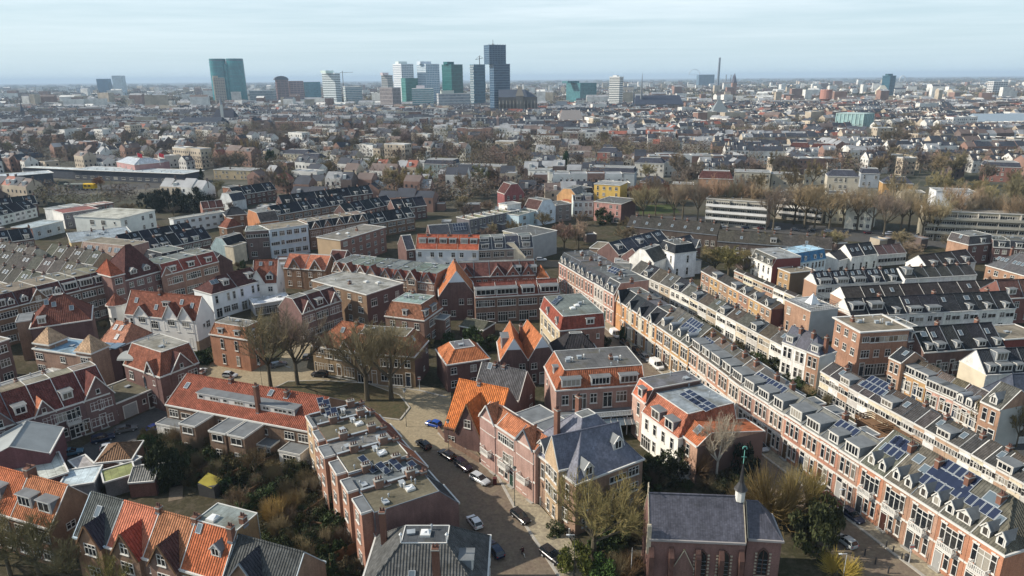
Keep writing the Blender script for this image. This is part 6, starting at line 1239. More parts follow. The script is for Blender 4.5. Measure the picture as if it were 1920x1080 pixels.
for k in range(2600):
    y=1500+3800*r2.random()**1.3; x=r2.uniform(-.86,.86)*y; s=r2.random()
    w=r2.uniform(10,45); H=r2.uniform(6,12) if s<.86 else r2.uniform(15,34)
    if not free(x,y,w*.6): continue
    fhouse(Vector((x,y)),Vector((1,r2.uniform(-.3,.3))).normalized(),w,r2.uniform(9,20),H,0 if r2.random()<.6 else 4,r2.choices((0,1,2),(.5,.25,.25))[0],r2.choice((4,3,4,0,7)),0)
o=ob('distant_rooftops',fm.mesh('distant_rooftops',DM)); tag(o,'dense rooftops of the old town spreading to the horizon','rooftops',None,'stuff')
# ================================================================ ground, roads
def m_ground(name,c1,c2,c3,s1=.05,s2=.4,rough=.95):
    m,n,l,b=nt(name); g=n.new('ShaderNodeNewGeometry'); pos=g.outputs['Position']
    f=mr(n,l,noise(n,l,pos,s1,6,.65),.35,.65,0,1); c=mixc(n,l,f,c1,c2)
    f=mr(n,l,noise(n,l,pos,s2,6,.7),.45,.65,0,1); c=mixc(n,l,f,c,c3)
    k=mr(n,l,noise(n,l,pos,2.2,4,.7),.3,.7,.75,1.25)
    l.new(mul(n,l,c,k),b.inputs['Base Color']); b.inputs['Roughness'].default_value=rough; b.inputs['Specular IOR Level'].default_value=.15; MATS[name]=m

m_ground('clinker',(.17,.13,.095),(.145,.115,.09),(.19,.155,.11),.08,.7,.9)
m_ground('square_paving',(.28,.23,.15),(.24,.20,.135),(.32,.265,.175),.08,.7,.9)
m_ground('pavement',(.29,.25,.18),(.25,.215,.16),(.33,.29,.2),.15,1.1,.9)
m_ground('asphalt',(.07,.07,.07),(.085,.08,.075),(.06,.06,.06),.1,.8,.9)
m_ground('lawn',(.06,.085,.025),(.05,.07,.025),(.085,.085,.035),.15,.9)
m_ground('earth',(.075,.06,.035),(.06,.06,.03),(.09,.07,.04),.2,1.1)
def m_far():
    m,n,l,b=nt('ground_far'); g=n.new('ShaderNodeNewGeometry'); pos=g.outputs['Position']
    sx=n.new('ShaderNodeSeparateXYZ'); l.new(pos,sx.inputs[0])
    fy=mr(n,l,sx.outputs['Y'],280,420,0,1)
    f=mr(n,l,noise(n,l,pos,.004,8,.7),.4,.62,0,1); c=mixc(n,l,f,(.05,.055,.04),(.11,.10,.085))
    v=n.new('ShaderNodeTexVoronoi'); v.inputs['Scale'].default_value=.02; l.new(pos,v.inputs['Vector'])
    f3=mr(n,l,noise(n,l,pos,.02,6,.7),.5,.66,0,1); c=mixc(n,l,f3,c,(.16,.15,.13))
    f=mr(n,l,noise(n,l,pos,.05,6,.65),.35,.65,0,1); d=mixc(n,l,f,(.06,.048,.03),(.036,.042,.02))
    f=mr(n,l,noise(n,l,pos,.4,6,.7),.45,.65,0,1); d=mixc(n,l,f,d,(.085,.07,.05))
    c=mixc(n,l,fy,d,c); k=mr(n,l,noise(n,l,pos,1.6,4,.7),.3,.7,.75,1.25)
    l.new(mul(n,l,c,k),b.inputs['Base Color']); b.inputs['Roughness'].default_value=.95; b.inputs['Specular IOR Level'].default_value=.1; MATS['groundfar']=m
m_far()
m=MB(); S=24000.
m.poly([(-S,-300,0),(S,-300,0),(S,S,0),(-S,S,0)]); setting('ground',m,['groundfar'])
def sheet(name,pxs,z,mat,W=False,occ=True):
    m=MB(); pts=[(Vector(p) if W else P(p,0)) for p in pxs]; m.poly([(p.x,p.y,z) for p in pts]); o=setting(name,m,[mat])
    if occ:
        xs=[p.x for p in pts];ys=[p.y for p in pts]
        x=min(xs)
        while x<max(xs):
            y=min(ys)
            while y<max(ys):
                ins=False;j=len(pts)-1
                for i in range(len(pts)):
                    a,b=pts[i],pts[j]
                    if (a.y>y)!=(b.y>y) and x<(b.x-a.x)*(y-a.y)/(b.y-a.y)+a.x: ins=not ins
                    j=i
                if ins: OCC.add((int(x//2),int(y//2)))
                y+=1.5
            x+=1.5
    return o
def slab(name,pts,z1,mat):
    m=MB(); n=len(pts)
    area=sum(pts[i].x*pts[(i+1)%n].y-pts[(i+1)%n].x*pts[i].y for i in range(n))
    if area<0: pts=pts[::-1]
    m.poly([(p.x,p.y,z1) for p in pts]); 
    for i in range(n): a,b=pts[i],pts[(i+1)%n]; m.poly([(a.x,a.y,-.1),(b.x,b.y,-.1),(b.x,b.y,z1),(a.x,a.y,z1)])
    return setting(name,m,[mat])
# long street along the right-hand terrace
F1=[P((1048,492),8.6),P((1152,553),8.6),P((1292,651),8.2),P((1388,723),8),P((1613,867),8),P((1884,1041),8)]
F1=[F1[0]+(F1[0]-F1[1]).normalized()*30]+F1+[F1[-1]+(F1[-1]-F1[-2]).normalized()*30]
def off(L,d):
    o=[]
    for i,p in enumerate(L):
        t=(L[min(i+1,len(L)-1)]-L[max(i-1,0)]).normalized(); o.append(p+Vector((t.y,-t.x))*d)
    return o
sheet('long_street',[tuple(p) for p in F1]+[tuple(p) for p in reversed(off(F1,10.5))],.004,'clinker',W=True)
slab('street_pavement',[p for p in off(F1,.02)]+[p for p in reversed(off(F1,2.4))],.13,'pavement')
slab('far_side_pavement',[p for p in off(F1[:6],8.6)]+[p for p in reversed(off(F1[:6],10.6))],.12,'pavement')
sheet('cross_street',[(985,486),(1200,494),(1215,506),(985,499)],.008,'clinker')
SQ=[(340,716),(372,676),(520,680),(548,640),(585,640),(575,690),(620,712),(790,722),(845,735),(850,800),(885,835),(920,880),(965,930),(1012,985),(1090,1080),(1150,1160),(880,1160),(820,960),(760,840),(700,770),(600,757),(420,735)]
sheet('square_road',SQ,.012,'square_paving')
sheet('near_street',[(850,838),(885,838),(920,880),(965,930),(1012,985),(1090,1080),(1150,1160),(880,1160),(820,960),(770,850)],.016,'clinker')
slab('square_island',[P(p) for p in [(515,728),(540,716),(600,714),(690,720),(750,742),(768,765),(750,788),(700,782),(620,760),(540,742)]],.14,'earth')
slab('near_pavement',[P(p) for p in [(866,836),(905,868),(960,912),(1013,950),(1067,1010),(1107,1080),(1150,1160),(1100,1160),(1047,1080),(973,967),(933,893),(878,850)]],.13,'pavement')
sheet('left_street',[(60,905),(120,858),(215,800),(290,765),(345,715),(375,690),(340,716),(330,760),(300,800),(215,850),(150,905)],.02,'asphalt')
sheet('avenue',[(1180,408),(1290,404),(1560,425),(1960,455),(1960,478),(1560,450),(1180,428)],.004,'asphalt')
sheet('park_lawn',[(1195,385),(1262,383),(1275,399),(1200,402)],.008,'lawn',occ=False)
sheet('bottom_lawn',[(470,1100),(520,1035),(590,1012),(640,1035),(600,1120)],.006,'lawn',occ=False)
sheet('church_street',[(1540,900),(1575,925),(1640,985),(1760,1090),(1700,1130),(1560,1000)],.010,'clinker')
for nme,pts in (('narrow_street',[(1500,505),(1545,580),(1640,690),(1680,715),(1900,840),(1960,890),(1960,860),(1880,800),(1720,730),(1690,700),(1600,600),(1560,540),(1515,505)]),('corner_street',[(1600,700),(1665,690),(1740,680),(1860,672),(1860,690),(1760,705),(1680,725),(1620,715)])):
    sheet(nme,pts,.006,'asphalt')
sheet('station_yard',[(-40,362),(120,350),(350,340),(400,344),(200,360),(-40,376)],.006,'asphalt')
simple('kerbstone',(.36,.34,.30),.85,.2,1.5,.2)
def kerb(pts,z=.10,wd=.2,closed=False):
    m=MB(); L=pts+[pts[0]] if closed else pts
    for a,b in zip(L,L[1:]):
        d=(b-a).normalized(); n_=Vector((-d.y,d.x))*wd; m.poly([(a.x-n_.x,a.y-n_.y,z),(b.x-n_.x,b.y-n_.y,z),(b.x+n_.x,b.y+n_.y,z),(a.x+n_.x,a.y+n_.y,z)])
        for s_ in (-1,1): m.poly([(a.x+s_*n_.x,a.y+s_*n_.y,-.05),(b.x+s_*n_.x,b.y+s_*n_.y,-.05),(b.x+s_*n_.x,b.y+s_*n_.y,z),(a.x+s_*n_.x,a.y+s_*n_.y,z)])
    setting('kerb',m,['kerbstone'])
kerb([P(p) for p in [(866,836),(878,850),(933,893),(973,967),(1047,1080),(1100,1160)]],.165)
kerb([P(p) for p in [(515,728),(540,716),(600,714),(690,720),(750,742),(768,765),(750,788),(700,782),(620,760),(540,742)]],.175,.16,True)
kerb([p for p in off(F1,2.5)],.165)
kerb([P(p) for p in [(395,676),(520,682),(545,690)]],.12); kerb([P(p) for p in [(600,702),(690,720),(790,733),(838,745)]],.12); kerb([P(p) for p in [(822,812),(838,828),(866,836)]],.12)
# ================================================================ trees
simple('bark',None,.9,.15,3.,.3)
def m_leaf():
    m,n,l,b=nt('leaf'); tc=n.new('ShaderNodeTexCoord'); oi=n.new('ShaderNodeObjectInfo')
    f=mr(n,l,noise(n,l,tc.outputs['Object'],1.3,4),.3,.7,.55,1.5); l.new(mul(n,l,basecol(n,None),f),b.inputs['Base Color']); b.inputs['Roughness'].default_value=.7; b.inputs['Specular IOR Level'].default_value=.2; MATS['leaf']=m
m_leaf()
class TW:
    def __init__(s): s.v=[];s.f=[]
    def seg(s,p,q,r0,r1,n=3):
        d=(q-p)
        if d.length<1e-4: return
        d.normalize(); a=d.orthogonal().normalized(); c=d.cross(a); b=len(s.v)
        for o,r in ((p,r0),(q,r1)):
            for i in range(n): t=2*PI*i/n; s.v.append(o+(a*math.cos(t)+c*math.sin(t))*r)
        for i in range(n): j=(i+1)%n; s.f.append((b+i,b+j,b+n+j,b+n+i))
    def mesh(s,name,mat): me=bpy.data.meshes.new(name); me.from_pydata([tuple(x) for x in s.v],[],s.f); me.materials.append(MATS[mat]); me.update(); return me
def rv(r): return Vector((r.gauss(0,1),r.gauss(0,1),r.gauss(0,1))).normalized()
def bare_proto(seed,nl,kids_,thick,up=.35,spread=.9,trunk_f=.28,width=.45,n0=6):
    """unit tree, height 1"""
    r=random.Random(seed); T=TW();C=TW()
    def grow(p,d,L,rad,lv):
        n=3 if lv<2 else 2; pts=[p]; dd=d.copy()
        for i in range(n):
            dd=(dd+rv(r)*.16+Vector((0,0,up*.25))).normalized(); pts.append(pts[-1]+dd*L/n)
        for i in range(n):
            (T if lv<=1 else C).seg(pts[i],pts[i+1],rad*(1-.55*i/n),rad*(1-.55*(i+1)/n),5 if lv<2 else 3)
        if lv>=nl: return
        k=kids_[lv]
        for j in range(k):
            t=.25+.75*(j+r.random()*.8)/k; t=min(t,.999); i=min(n-1,int(t*n)); b=pts[i].lerp(pts[i+1],t*n-i)
            side=rv(r); side=(side-dd*side.dot(dd)).normalized(); nd=(dd*(1-.5*spread*.6)+side*spread*.75+Vector((0,0,up*.35))).normalized()
            grow(b,nd,L*r.uniform(.45,.68)*(1.05-.25*t),max(thick,rad*.48),lv+1)
    h0=trunk_f; T.seg(Vector((0,0,-.01)),Vector((0,0,h0*.5)),.026,.021,8); T.seg(Vector((0,0,h0*.5)),Vector((.004,0,h0)),.021,.018,8)
    for j in range(n0):
        a=2*PI*j/n0+r.uniform(-.3,.3); e=r.uniform(.45,1.1) if j<n0-1 else 1.4
        grow(Vector((0,0,h0*r.uniform(.85,1.02))),Vector((math.cos(a)*math.cos(e),math.sin(a)*math.cos(e),math.sin(e))),r.uniform(.36,.47),.012,1)
    for S in (T,C):
        pass
    allv=T.v+C.v; mx=max(v.z for v in allv); wx=sorted(math.hypot(v.x,v.y) for v in allv)[int(len(allv)*.97)]
    for S in (T,C):
        for v in S.v: v.z/=mx; v.x*=width/wx; v.y*=width/wx
    for v in T.v:
        pass
    return T.mesh('trunk','bark'),C.mesh('crown','bark')
def leafy_proto(seed,n,size,shape):
    r=random.Random(seed); b=TW(); clumps=[]
    for i in range(26):
        while True:
            p=Vector((r.uniform(-1,1),r.uniform(-1,1),r.uniform(0,1)))
            if shape=='cone':
                if math.hypot(p.x,p.y)<.95*(1-p.z)**.8+.04: break
            elif shape=='col':
                if math.hypot(p.x,p.y)<.8*math.sin(PI*min(1,p.z*.9+.08))**.5: break
            else:
                if p.x*p.x+p.y*p.y+((p.z-.45)/.55)**2<.85: break
        clumps.append((p,r.uniform(.16,.34)))
    for i in range(n):
        p,cr=r.choice(clumps); d=rv(r); q=p+Vector((d.x*cr,d.y*cr,d.z*cr*.6))*r.uniform(.6,1.05)
        if q.z<0.01: q.z=abs(q.z)+.01
        a=rv(r); a=(a+d*.3).normalized(); c=a.cross(rv(r)).normalized(); s=size*r.uniform(.6,1.3); k=len(b.v)
        b.v+=[q-a*s-c*s*.5,q+a*s-c*s*.5,q+a*s*1.1+c*s*.5,q-a*s+c*s*.6]; b.f.append((k,k+1,k+2,k+3))
    t=TW(); t.seg(Vector((0,0,0)),Vector((0,0,.5)),.05,.03,6)
    return t.mesh('trunk','bark'),b.mesh('crown','leaf')
def twiggy_proto(seed,n=900,th=.006):
    """multi-stemmed shrub of thin upright shoots, unit size: width 2, height 1"""
    r=random.Random(seed); T=TW();C=TW()
    for j in range(9):
        a=r.uniform(0,2*PI); q=Vector((math.cos(a)*.35,math.sin(a)*.35,r.uniform(.25,.45))); T.seg(Vector((math.cos(a)*.08,math.sin(a)*.08,-.01)),q,.03,.018,4)
        for i in range(n//9):
            p=q.lerp(Vector((0,0,.1)),r.random()*.4); d=(Vector((math.cos(a)*.5,math.sin(a)*.5,.7))+rv(r)*.75).normalized(); L=r.uniform(.25,.7); m_=p+d*L*.5; e=m_+(d+rv(r)*.35+Vector((0,0,.15))).normalized()*L*.5
            C.seg(p,m_,th,th*.8); C.seg(m_,e,th*.8,th*.4)
    mx=max(v.z for v in C.v); wx=max(math.hypot(v.x,v.y) for v in C.v)
    for S in (T,C):
        for v in S.v: v.z/=mx; v.x/=wx; v.y/=wx
    return T.mesh('trunk','bark'),C.mesh('crown','bark')
PRO={}
PRO['big']=[bare_proto(s,4,(0,7,7,8),.0013,.55,.9,.30,.46,7) for s in (1,2,3)]
PRO['mid']=[bare_proto(s,4,(0,6,6,9),.0042,.35,.95,.22,.42,6) for s in (11,12,13,14)]
PRO['pop']=[bare_proto(s,4,(0,5,5,5),.0028,1.3,.5,.12,.17,8) for s in (21,22)]
PRO['bush']=[leafy_proto(s,1900,.05,'ball') for s in (31,32,33)]
PRO['con']=[leafy_proto(s,1900,.05,'cone') for s in (41,42)]
PRO['col']=[leafy_proto(s,1100,.07,'col') for s in (45,)]
PRO['twig']=[twiggy_proto(s) for s in (51,52,53)]
tr_=random.Random(5); TREES=[]
def plant(x,y,h,w,kind,col,label=None,bark=(.10,.085,.06),group=None,cat=None,proto=None,z=0):
    T,C=(proto if proto is not None else tr_.choice(PRO[kind]))
    nm={'big':'bare_tree','mid':'bare_tree','pop':'poplar_tree','bush':'evergreen_bush','con':'conifer_tree','col':'evergreen_tree','twig':'twiggy_shrub'}[kind]
    r=empty(nm,(x,y,z),tr_.uniform(0,6.28))
    sx={'big':w/.84,'mid':w/.84,'pop':w/.34,'bush':w/2,'con':w/2,'col':w/2,'twig':w/2}[kind]
    ob('trunk',T,r,col=bark,scl=(sx,sx,h)); ob('crown',C,r,col=col,scl=(sx,sx,h))
    tag(r,label,cat or ('shrub' if kind in('bush','twig') else 'tree'),group); TREES.append((r,kind,h,label)); OCC.add((int(x//2),int(y//2)))
    return r
def tree(px,h,w,kind,col,label,**k): p=P(px); return plant(p.x,p.y,h,w,kind,col,label,**k)
OLV=(.20,.165,.095);BRW=(.17,.135,.10);GRB=(.135,.115,.095);PUB=(.14,.108,.095);WIL=(.30,.21,.075);DGR=(.035,.045,.02);MGR=(.045,.07,.025);YGR=(.16,.15,.04);RST=(.20,.10,.055)
tree((508,727),18.5,13.5,'big',OLV,'tall bare tree on the square island before the square brick block',proto=PRO['big'][0])
tree((558,722),19,15,'big',BRW,'tallest bare tree on the square island, with dense brown crown',proto=PRO['big'][1])
tree((689,752),18,15,'big',OLV,'bare tree with forked trunk, left of the two before the brown-roofed house',proto=PRO['big'][2])
tree((734,750),18.5,15.5,'big',OLV,'bare tree with thick pale limbs beside the dark island earth',proto=PRO['big'][0])
tree((1112,1058),14,13.5,'big',(.22,.18,.075),'wide olive bare tree before the blue-grey roofed gothic house',proto=PRO['big'][1])
tree((1170,1010),8.5,7,'big',(.20,.16,.07),'smaller olive bare tree against the gothic house wall',proto=PRO['big'][2])
tree((1342,905),13,6.5,'big',(.30,.26,.20),'white-stemmed birch beside the bare dark end wall',bark=(.55,.52,.46),proto=PRO['big'][2])
tree((1450,985),10.5,13,'twig',(.20,.145,.06),'big rounded brown willow thicket behind the church spire',cat='tree')
tree((1500,965),9,9,'twig',(.19,.15,.055),'olive willow thicket at the long street pavement',cat='tree')
tree((1395,975),7,7,'twig',(.16,.12,.055),'brown thicket just behind the church fleche',cat='tree')
tree((1522,1035),7.5,6,'bush',(.045,.052,.02),'dark ivy-clad evergreen right of the church apse')
tree((1545,1010),7,5,'bush',(.05,.055,.02),'olive-green shrub by the maroon parked car')
tree((1573,1088),4.6,6.5,'twig',(.36,.27,.06),'golden willow bush at the bottom beside the street')
tree((1245,905),5.,6,'bush',(.035,.042,.02),'dark evergreen clump between gothic house and white rear facade')
tree((1275,890),5,5,'bush',(.035,.042,.02),'dark evergreen below the white balustraded facade')
tree((1305,905),7,6,'twig',(.13,.085,.05),'brown twiggy shrub under the small white balcony')
tree((1375,880),7,7,'twig',(.10,.08,.045),'dark twiggy shrub before the bare end wall')
tree((1395,900),6,5,'bush',(.02,.03,.02),'dark yew by the spire weathervane')
tree((1255,1080),4.5,7,'twig',(.27,.19,.11),'pale twiggy shrub at the church porch')
tree((1078,1075),4.5,5,'bush',(.10,.11,.025),'yellow-green bush inside the fence')
tree((1130,1090),3.5,5,'bush',(.05,.09,.02),'bright green low bush at the bottom fence')
tree((1180,1090),4.5,6,'twig',(.16,.10,.05),'brown shrub beside the church wall')
tree((885,655),5.5,6.5,'bush',MGR,'round green bush in the yard behind the twin gables')
tree((925,655),3.5,5,'bush',(.04,.055,.02),'low green hedge bush by the wooden shed')
tree((1135,660),4,3,'bush',DGR,'clipped dark bush near the white van')
tree((1166,640),4,2,'bush',(.03,.06,.02),'ivy column on the ochre facade')
tree((388,680),3.2,5,'bush',(.035,.06,.018),'clipped green hedge left of the square brick block')
tree((375,682),3,4,'bush',(.03,.055,.018),'clipped green hedge beside the villa plinth')
tree((20,1080),9.5,8,'big',(.17,.145,.075),'olive bare tree at the bottom left corner',proto=PRO['big'][2])
tree((75,1085),10,9,'big',(.15,.13,.065),'bare tree before the orange-brown tiled house',proto=PRO['big'][0])
tree((135,1105),8,8,'big',(.13,.115,.06),'dark bare tree before the slate-grey roofed house',proto=PRO['big'][1])
tree((-30,1060),10,8,'big',(.13,.105,.08),'grey bare tree cut by the left frame edge',proto=PRO['big'][1])
tree((215,1130),7,6,'big',(.20,.18,.07),'mossy bare branches before the salmon-roofed house',proto=PRO['big'][2])
tree((262,690),9,6,'big',(.17,.13,.09),'thin bare tree before the white villa terrace',proto=PRO['big'][1])
tree((1830,815),8,5,'mid',(.15,.12,.06),'slim bare tree beside the tall brick end house')
tree((1560,520+48),6,6,'twig',WIL,'golden round shrub beside the orange gable')
tree((1905,838),9,5,'mid',(.17,.14,.065),'olive bare tree by the pale rendered house')
tree((312,912),7.5,6,'bush',DGR,'tall dark evergreen in the middle of the back gardens')
tree((330,905),6,5,'bush',(.03,.045,.02),'smaller dark evergreen at the yellow roof')
tree((520,985),5,6,'twig',WIL,'tan pollard willow in the back gardens')
tree((545,965),4.5,5,'twig',(.27,.2,.09),'pale tan shrub right of the pollard willow')
tree((480,905),7,5,'big',(.16,.12,.07),'bare garden tree before the brick rear blocks',proto=PRO['big'][2])
tree((452,975),6,4,'big',(.18,.13,.08),'slender bare garden tree by the red patio',proto=PRO['big'][0])
tree((648,955),5,5,'bush',(.02,.03,.016),'dark hedge block beside the stepped flat-roofed houses')
tree((630,1010),4,5,'bush',(.04,.06,.02),'green shrub below the dark hedge block')
tree((1130,420),7,9,'bush',DGR,'dark evergreen mass at the park corner')
tree((1058,468),12,10,'mid',(.26,.17,.13),'reddish bare tree behind the yellowish flat-roofed house')
tree((1085,468),12,8,'mid',(.30,.22,.16),'pale-limbed bare tree beside the park evergreen')
tree((1365,520),11,16,'mid',(.17,.15,.06),'wide olive tree between the white villa and maroon-sided house')
tree((1395,522),10,12,'mid',(.16,.13,.06),'olive tree touching the maroon-sided house')
tree((1340,512),10,11,'mid',(.22,.18,.09),'olive tree right of the large white villa')
tree((1430,478),9,9,'mid',(.20,.165,.09),'olive tree behind the maroon-sided house')
tree((1540,470),8,8,'mid',(.18,.15,.09),'brown tree behind the bright blue mansard')
tree((1700,490),8,9,'mid',(.19,.145,.10),'brown bare tree above the low grey-roofed houses')
tree((1060,330),17,9,'con',(.02,.05,.022),'large dark green conifer right of the white villas')
tree((510,318),14,9,'col',(.025,.045,.02),'dark evergreen beside tan poplars')
tree((457,302),19,5,'pop',(.36,.26,.12),'tan poplar, leftmost of the poplar clump')
tree((470,303),20,5,'pop',(.35,.25,.12),'tan poplar in the middle of the clump')
tree((485,305),19,5,'pop',(.34,.24,.11),'tan poplar nearest the dark evergreen')
tree((190,356),9,8,'mid',RST,'rust-brown bare tree beside the yellow train')
tree((380,348),11,5,'con',(.02,.035,.022),'dark conifer at the end of the platform roof')
for k,(a,b) in enumerate([(275,390),(295,398),(315,396),(335,400),(355,397),(375,402),(395,398),(340,385),(370,388),(300,384)]):
    tree((a,b),8+k%3,9,'bush',(.018,.026,.018),'dark evergreen in the belt behind the white low-rise: '+ORD[k]+' from its left',group='dark evergreen belt')
# avenue trees and the bare belts of the middle distance
for k in range(30):
    px=1205+k*25+tr_.uniform(-9,9); py=406+ (px-1205)*.058+tr_.uniform(-6,16)
    p=P((px,py))
    plant(p.x,p.y,tr_.uniform(18,23),tr_.uniform(11,15),'big',jit(tr_.choice(((.28,.22,.13),(.23,.185,.13),(.26,.19,.12))),.15),None,group='bare avenue trees')
BELT=[ (850,1050,392,470,15,(6,9),(BRW,OLV,PUB)),(380,640,385,470,10,(6,9),(BRW,OLV)),(0,380,372,520,12,(5,8),(OLV,GRB)),(1060,1200,405,470,6,(6,9),(OLV,BRW)),(1560,1930,455,480,6,(6,9),(BRW,OLV)),
 (395,560,335,372,7,(10,15),(OLV,GRB)),(600,930,322,372,24,(11,16),((.17,.15,.06),OLV,(.15,.12,.06))),(930,1000,330,380,4,(11,16),(PUB,GRB)),
 (500,960,268,312,26,(13,19),(PUB,BRW,(.15,.115,.085))),(0,330,248,298,20,(12,17),(GRB,(.10,.09,.07),OLV)),(330,500,262,330,9,(12,18),(PUB,GRB)),
 (960,1180,270,318,11,(12,17),(GRB,BRW,PUB)),(1200,1560,330,372,20,(12,18),(BRW,OLV,GRB)),(1560,1930,300,352,20,(13,19),((.22,.185,.10),PUB,GRB,OLV)),(1640,1930,375,398,9,(13,19),((.23,.19,.10),OLV)),(1180,1290,372,402,5,(10,16),(BRW,RST)),
 (0,60,285,300,3,(10,14),(GRB,)),(640,900,235,262,9,(12,17),(PUB,)),(1640,1760,240,285,9,(14,20),((.19,.16,.10),BRW,PUB))]
for x0,x1,y0,y1,n,(h0,h1),cols in BELT:
    c=0;tries=0
    while c<n and tries<n*40:
        tries+=1; p=P((tr_.uniform(x0,x1),tr_.uniform(y0,y1)))
        if not (free(p.x,p.y,2.5) if h0>8 else free(p.x,p.y,1.)): continue
        plant(p.x,p.y,tr_.uniform(h0,h1),tr_.uniform(11,15.5) if h0>8 else tr_.uniform(6,9),'mid',jit(tr_.choice(cols),.2),None,group='bare trees of the middle distance'); c+=1
# gardens: shrubs wherever nothing stands
GARD=[([(270,830),(620,840),(690,1000),(560,1060),(430,925),(300,905)],130,'garden'),([(1215,560),(1300,590),(1460,690),(1640,800),(1600,790),(1380,690)],60,'strip'),
 ([(1210,870),(1400,870),(1540,960),(1560,1040),(1420,930),(1215,920)],40,'church'),([(640,660),(850,640),(960,640),(960,690),(830,690)],10,'yard'),
 ([(90,880),(200,915),(330,905),(280,845),(150,870)],24,'left'),([(400,470),(470,470),(520,500),(430,520)],8,'villa'),([(1040,1000),(1190,960),(1200,1090),(1090,1090)],14,'church'),([(1440,560),(1500,600),(1600,690),(1560,690)],8,'strip'),
 ([(560,560),(700,600),(640,650),(560,640)],7,'yard'),([(0,540),(200,600),(240,640),(60,620)],6,'villa'),([(540,1000),(690,1010),(700,1080),(600,1090)],8,'garden')]
for poly,n,nm in GARD:
    pts=[P(p) for p in poly]; xs=[p.x for p in pts];ys=[p.y for p in pts]; c=0;tries=0
    while c<n and tries<n*60:
        tries+=1; x,y=tr_.uniform(min(xs),max(xs)),tr_.uniform(min(ys),max(ys)); ins=False;j=len(pts)-1
        for i in range(len(pts)):
            a,b=pts[i],pts[j]
            if (a.y>y)!=(b.y>y) and x<(b.x-a.x)*(y-a.y)/(b.y-a.y)+a.x: ins=not ins
            j=i
        if not ins or (int(x//2),int(y//2)) in OCC: continue
        if tr_.random()<.38: plant(x,y,tr_.uniform(1.8,4.6),tr_.uniform(2.8,5.2),'twig',jit(tr_.choice(((.20,.165,.10),(.17,.14,.08),(.24,.19,.11),(.15,.12,.08))),.2),None,group='garden shrubs')
        else: plant(x,y,tr_.uniform(1.4,3.2),tr_.uniform(2.,4.2),'bush',jit(tr_.choice((DGR,MGR,(.07,.075,.03),(.05,.065,.025),(.09,.08,.04))),.2),None,group='garden shrubs')
        c+=1
# paved patios and paths in the back gardens
for k,(a,b,w_,h_,an) in enumerate([(452,888,3,4,.3),(505,905,2.5,3.5,.3),(560,900,3,3,.5),(420,915,1.2,6,1.2),(540,945,1.2,7,.6),(610,965,3,2.5,.5),(575,1010,2,3,.3),(640,985,1.2,6,.9),(470,950,1.2,6,1.1),(365,895,3,3,.2),(330,925,2,4,.4),(500,1000,4,1.2,.3)]):
    p=P((a,b)); u=Vector((math.cos(an),math.sin(an)));v=Vector((-u.y,u.x)); sheet('garden_path',[tuple(p+u*(sx*w_/2)+v*(sy*h_/2)) for sx,sy in ((-1,-1),(1,-1),(1,1),(-1,1))],.02+k*.002,('pavement','clinker','lawn')[k%3],W=True,occ=False)
# distant woods, one mass
far_=TW(); r3=random.Random(3); fv=[];ff=[];fmi=[]
def puff(x,y,h,w,n,mi,sz):
    for i in range(n):
        d=rv(r3); rr=r3.random()**.33; q=Vector((x+d.x*w*.5*rr,y+d.y*w*.5*rr,h*.55+d.z*h*.45*rr)); a=rv(r3)*sz*r3.uniform(.6,1.4); a.z*=.9; c=rv(r3)*sz*.16
        k=len(fv); fv.extend([tuple(q-a-c),tuple(q+a-c),tuple(q+a*1.05+c),tuple(q-a+c)]); ff.append((k,k+1,k+2,k+3)); fmi.append(mi)
for k in range(11000):
    y=345+1800*r3.random()**1.1; x=r3.uniform(-.86,.86)*y
    if not free(x,y,5) or clear(x,y) or (wood(x,y)<.62 and not (inbelt(x,y) and r3.random()<.6) and r3.random()>.16): continue
    puff(x,y,r3.uniform(10,16),r3.uniform(10,16),130 if y<900 else 70,r3.choice((0,0,1,2)),.9 if y<900 else 1.2)
for k in range(1100):
    y=1900+9000*r3.random()**1.5; x=r3.uniform(-.86,.86)*y
    if not free(x,y,20) and y<3000: continue
    w=r3.uniform(40,150); puff(x,y,r3.uniform(11,17),w,60,r3.choice((0,1,2,3)),4.5+y*.0012)
me=bpy.data.meshes.new('distant_woods'); me.from_pydata(fv,[],ff)
for nme,c in (('fw_brown',(.145,.112,.085)),('fw_purple',(.13,.10,.09)),('fw_olive',(.16,.14,.08)),('fw_dark',(.06,.065,.045))): simple(nme,c,.9,.1,.1,.3); me.materials.append(MATS[nme])
me.polygons.foreach_set('material_index',fmi); me.update(); o=ob('distant_woods',me); tag(o,'hazy bare woods and tree belts scattered through the far city','woods',None,'stuff')
# ================================================================ cars
simple('carpaint',None,.25,.5,1.,.03); simple('tyre',(.015,.015,.015),.8,.3,1.,.1); simple('rim',(.35,.36,.37),.35,.6,1.,.05); simple('carglass',(.012,.016,.02),.06,.7,1.,.05)
simple('headlamp',(.75,.76,.78),.15,.6,1.,.02); simple('taillamp',(.35,.02,.02),.2,.5,1.,.02); simple('chassis',(.02,.02,.02),.7,.3,1.,.1)
def loft(secs,m,mi):
    k=len(secs[0]); b=len(m.v)
    for s in secs: m.v+=[tuple(p) for p in s]
    for i in range(len(secs)-1):
        for j in range(k):
            j2=(j+1)%k; m.f.append((b+i*k+j,b+i*k+j2,b+(i+1)*k+j2,b+(i+1)*k+j)); m.m.append(mi)
    m.f.append(tuple(b+j for j in reversed(range(k)))); m.m.append(mi); e=b+(len(secs)-1)*k; m.f.append(tuple(e+j for j in range(k))); m.m.append(mi)
def sec(x,w,z0,z1,ch=.12): return [(x,-w+ch,z0),(x,w-ch,z0),(x,w,z0+ch*1.4),(x,w*.985,z1-ch),(x,w-ch*1.1,z1),(x,-w+ch*1.1,z1),(x,-w*.985,z1-ch),(x,-w,z0+ch*1.4)]
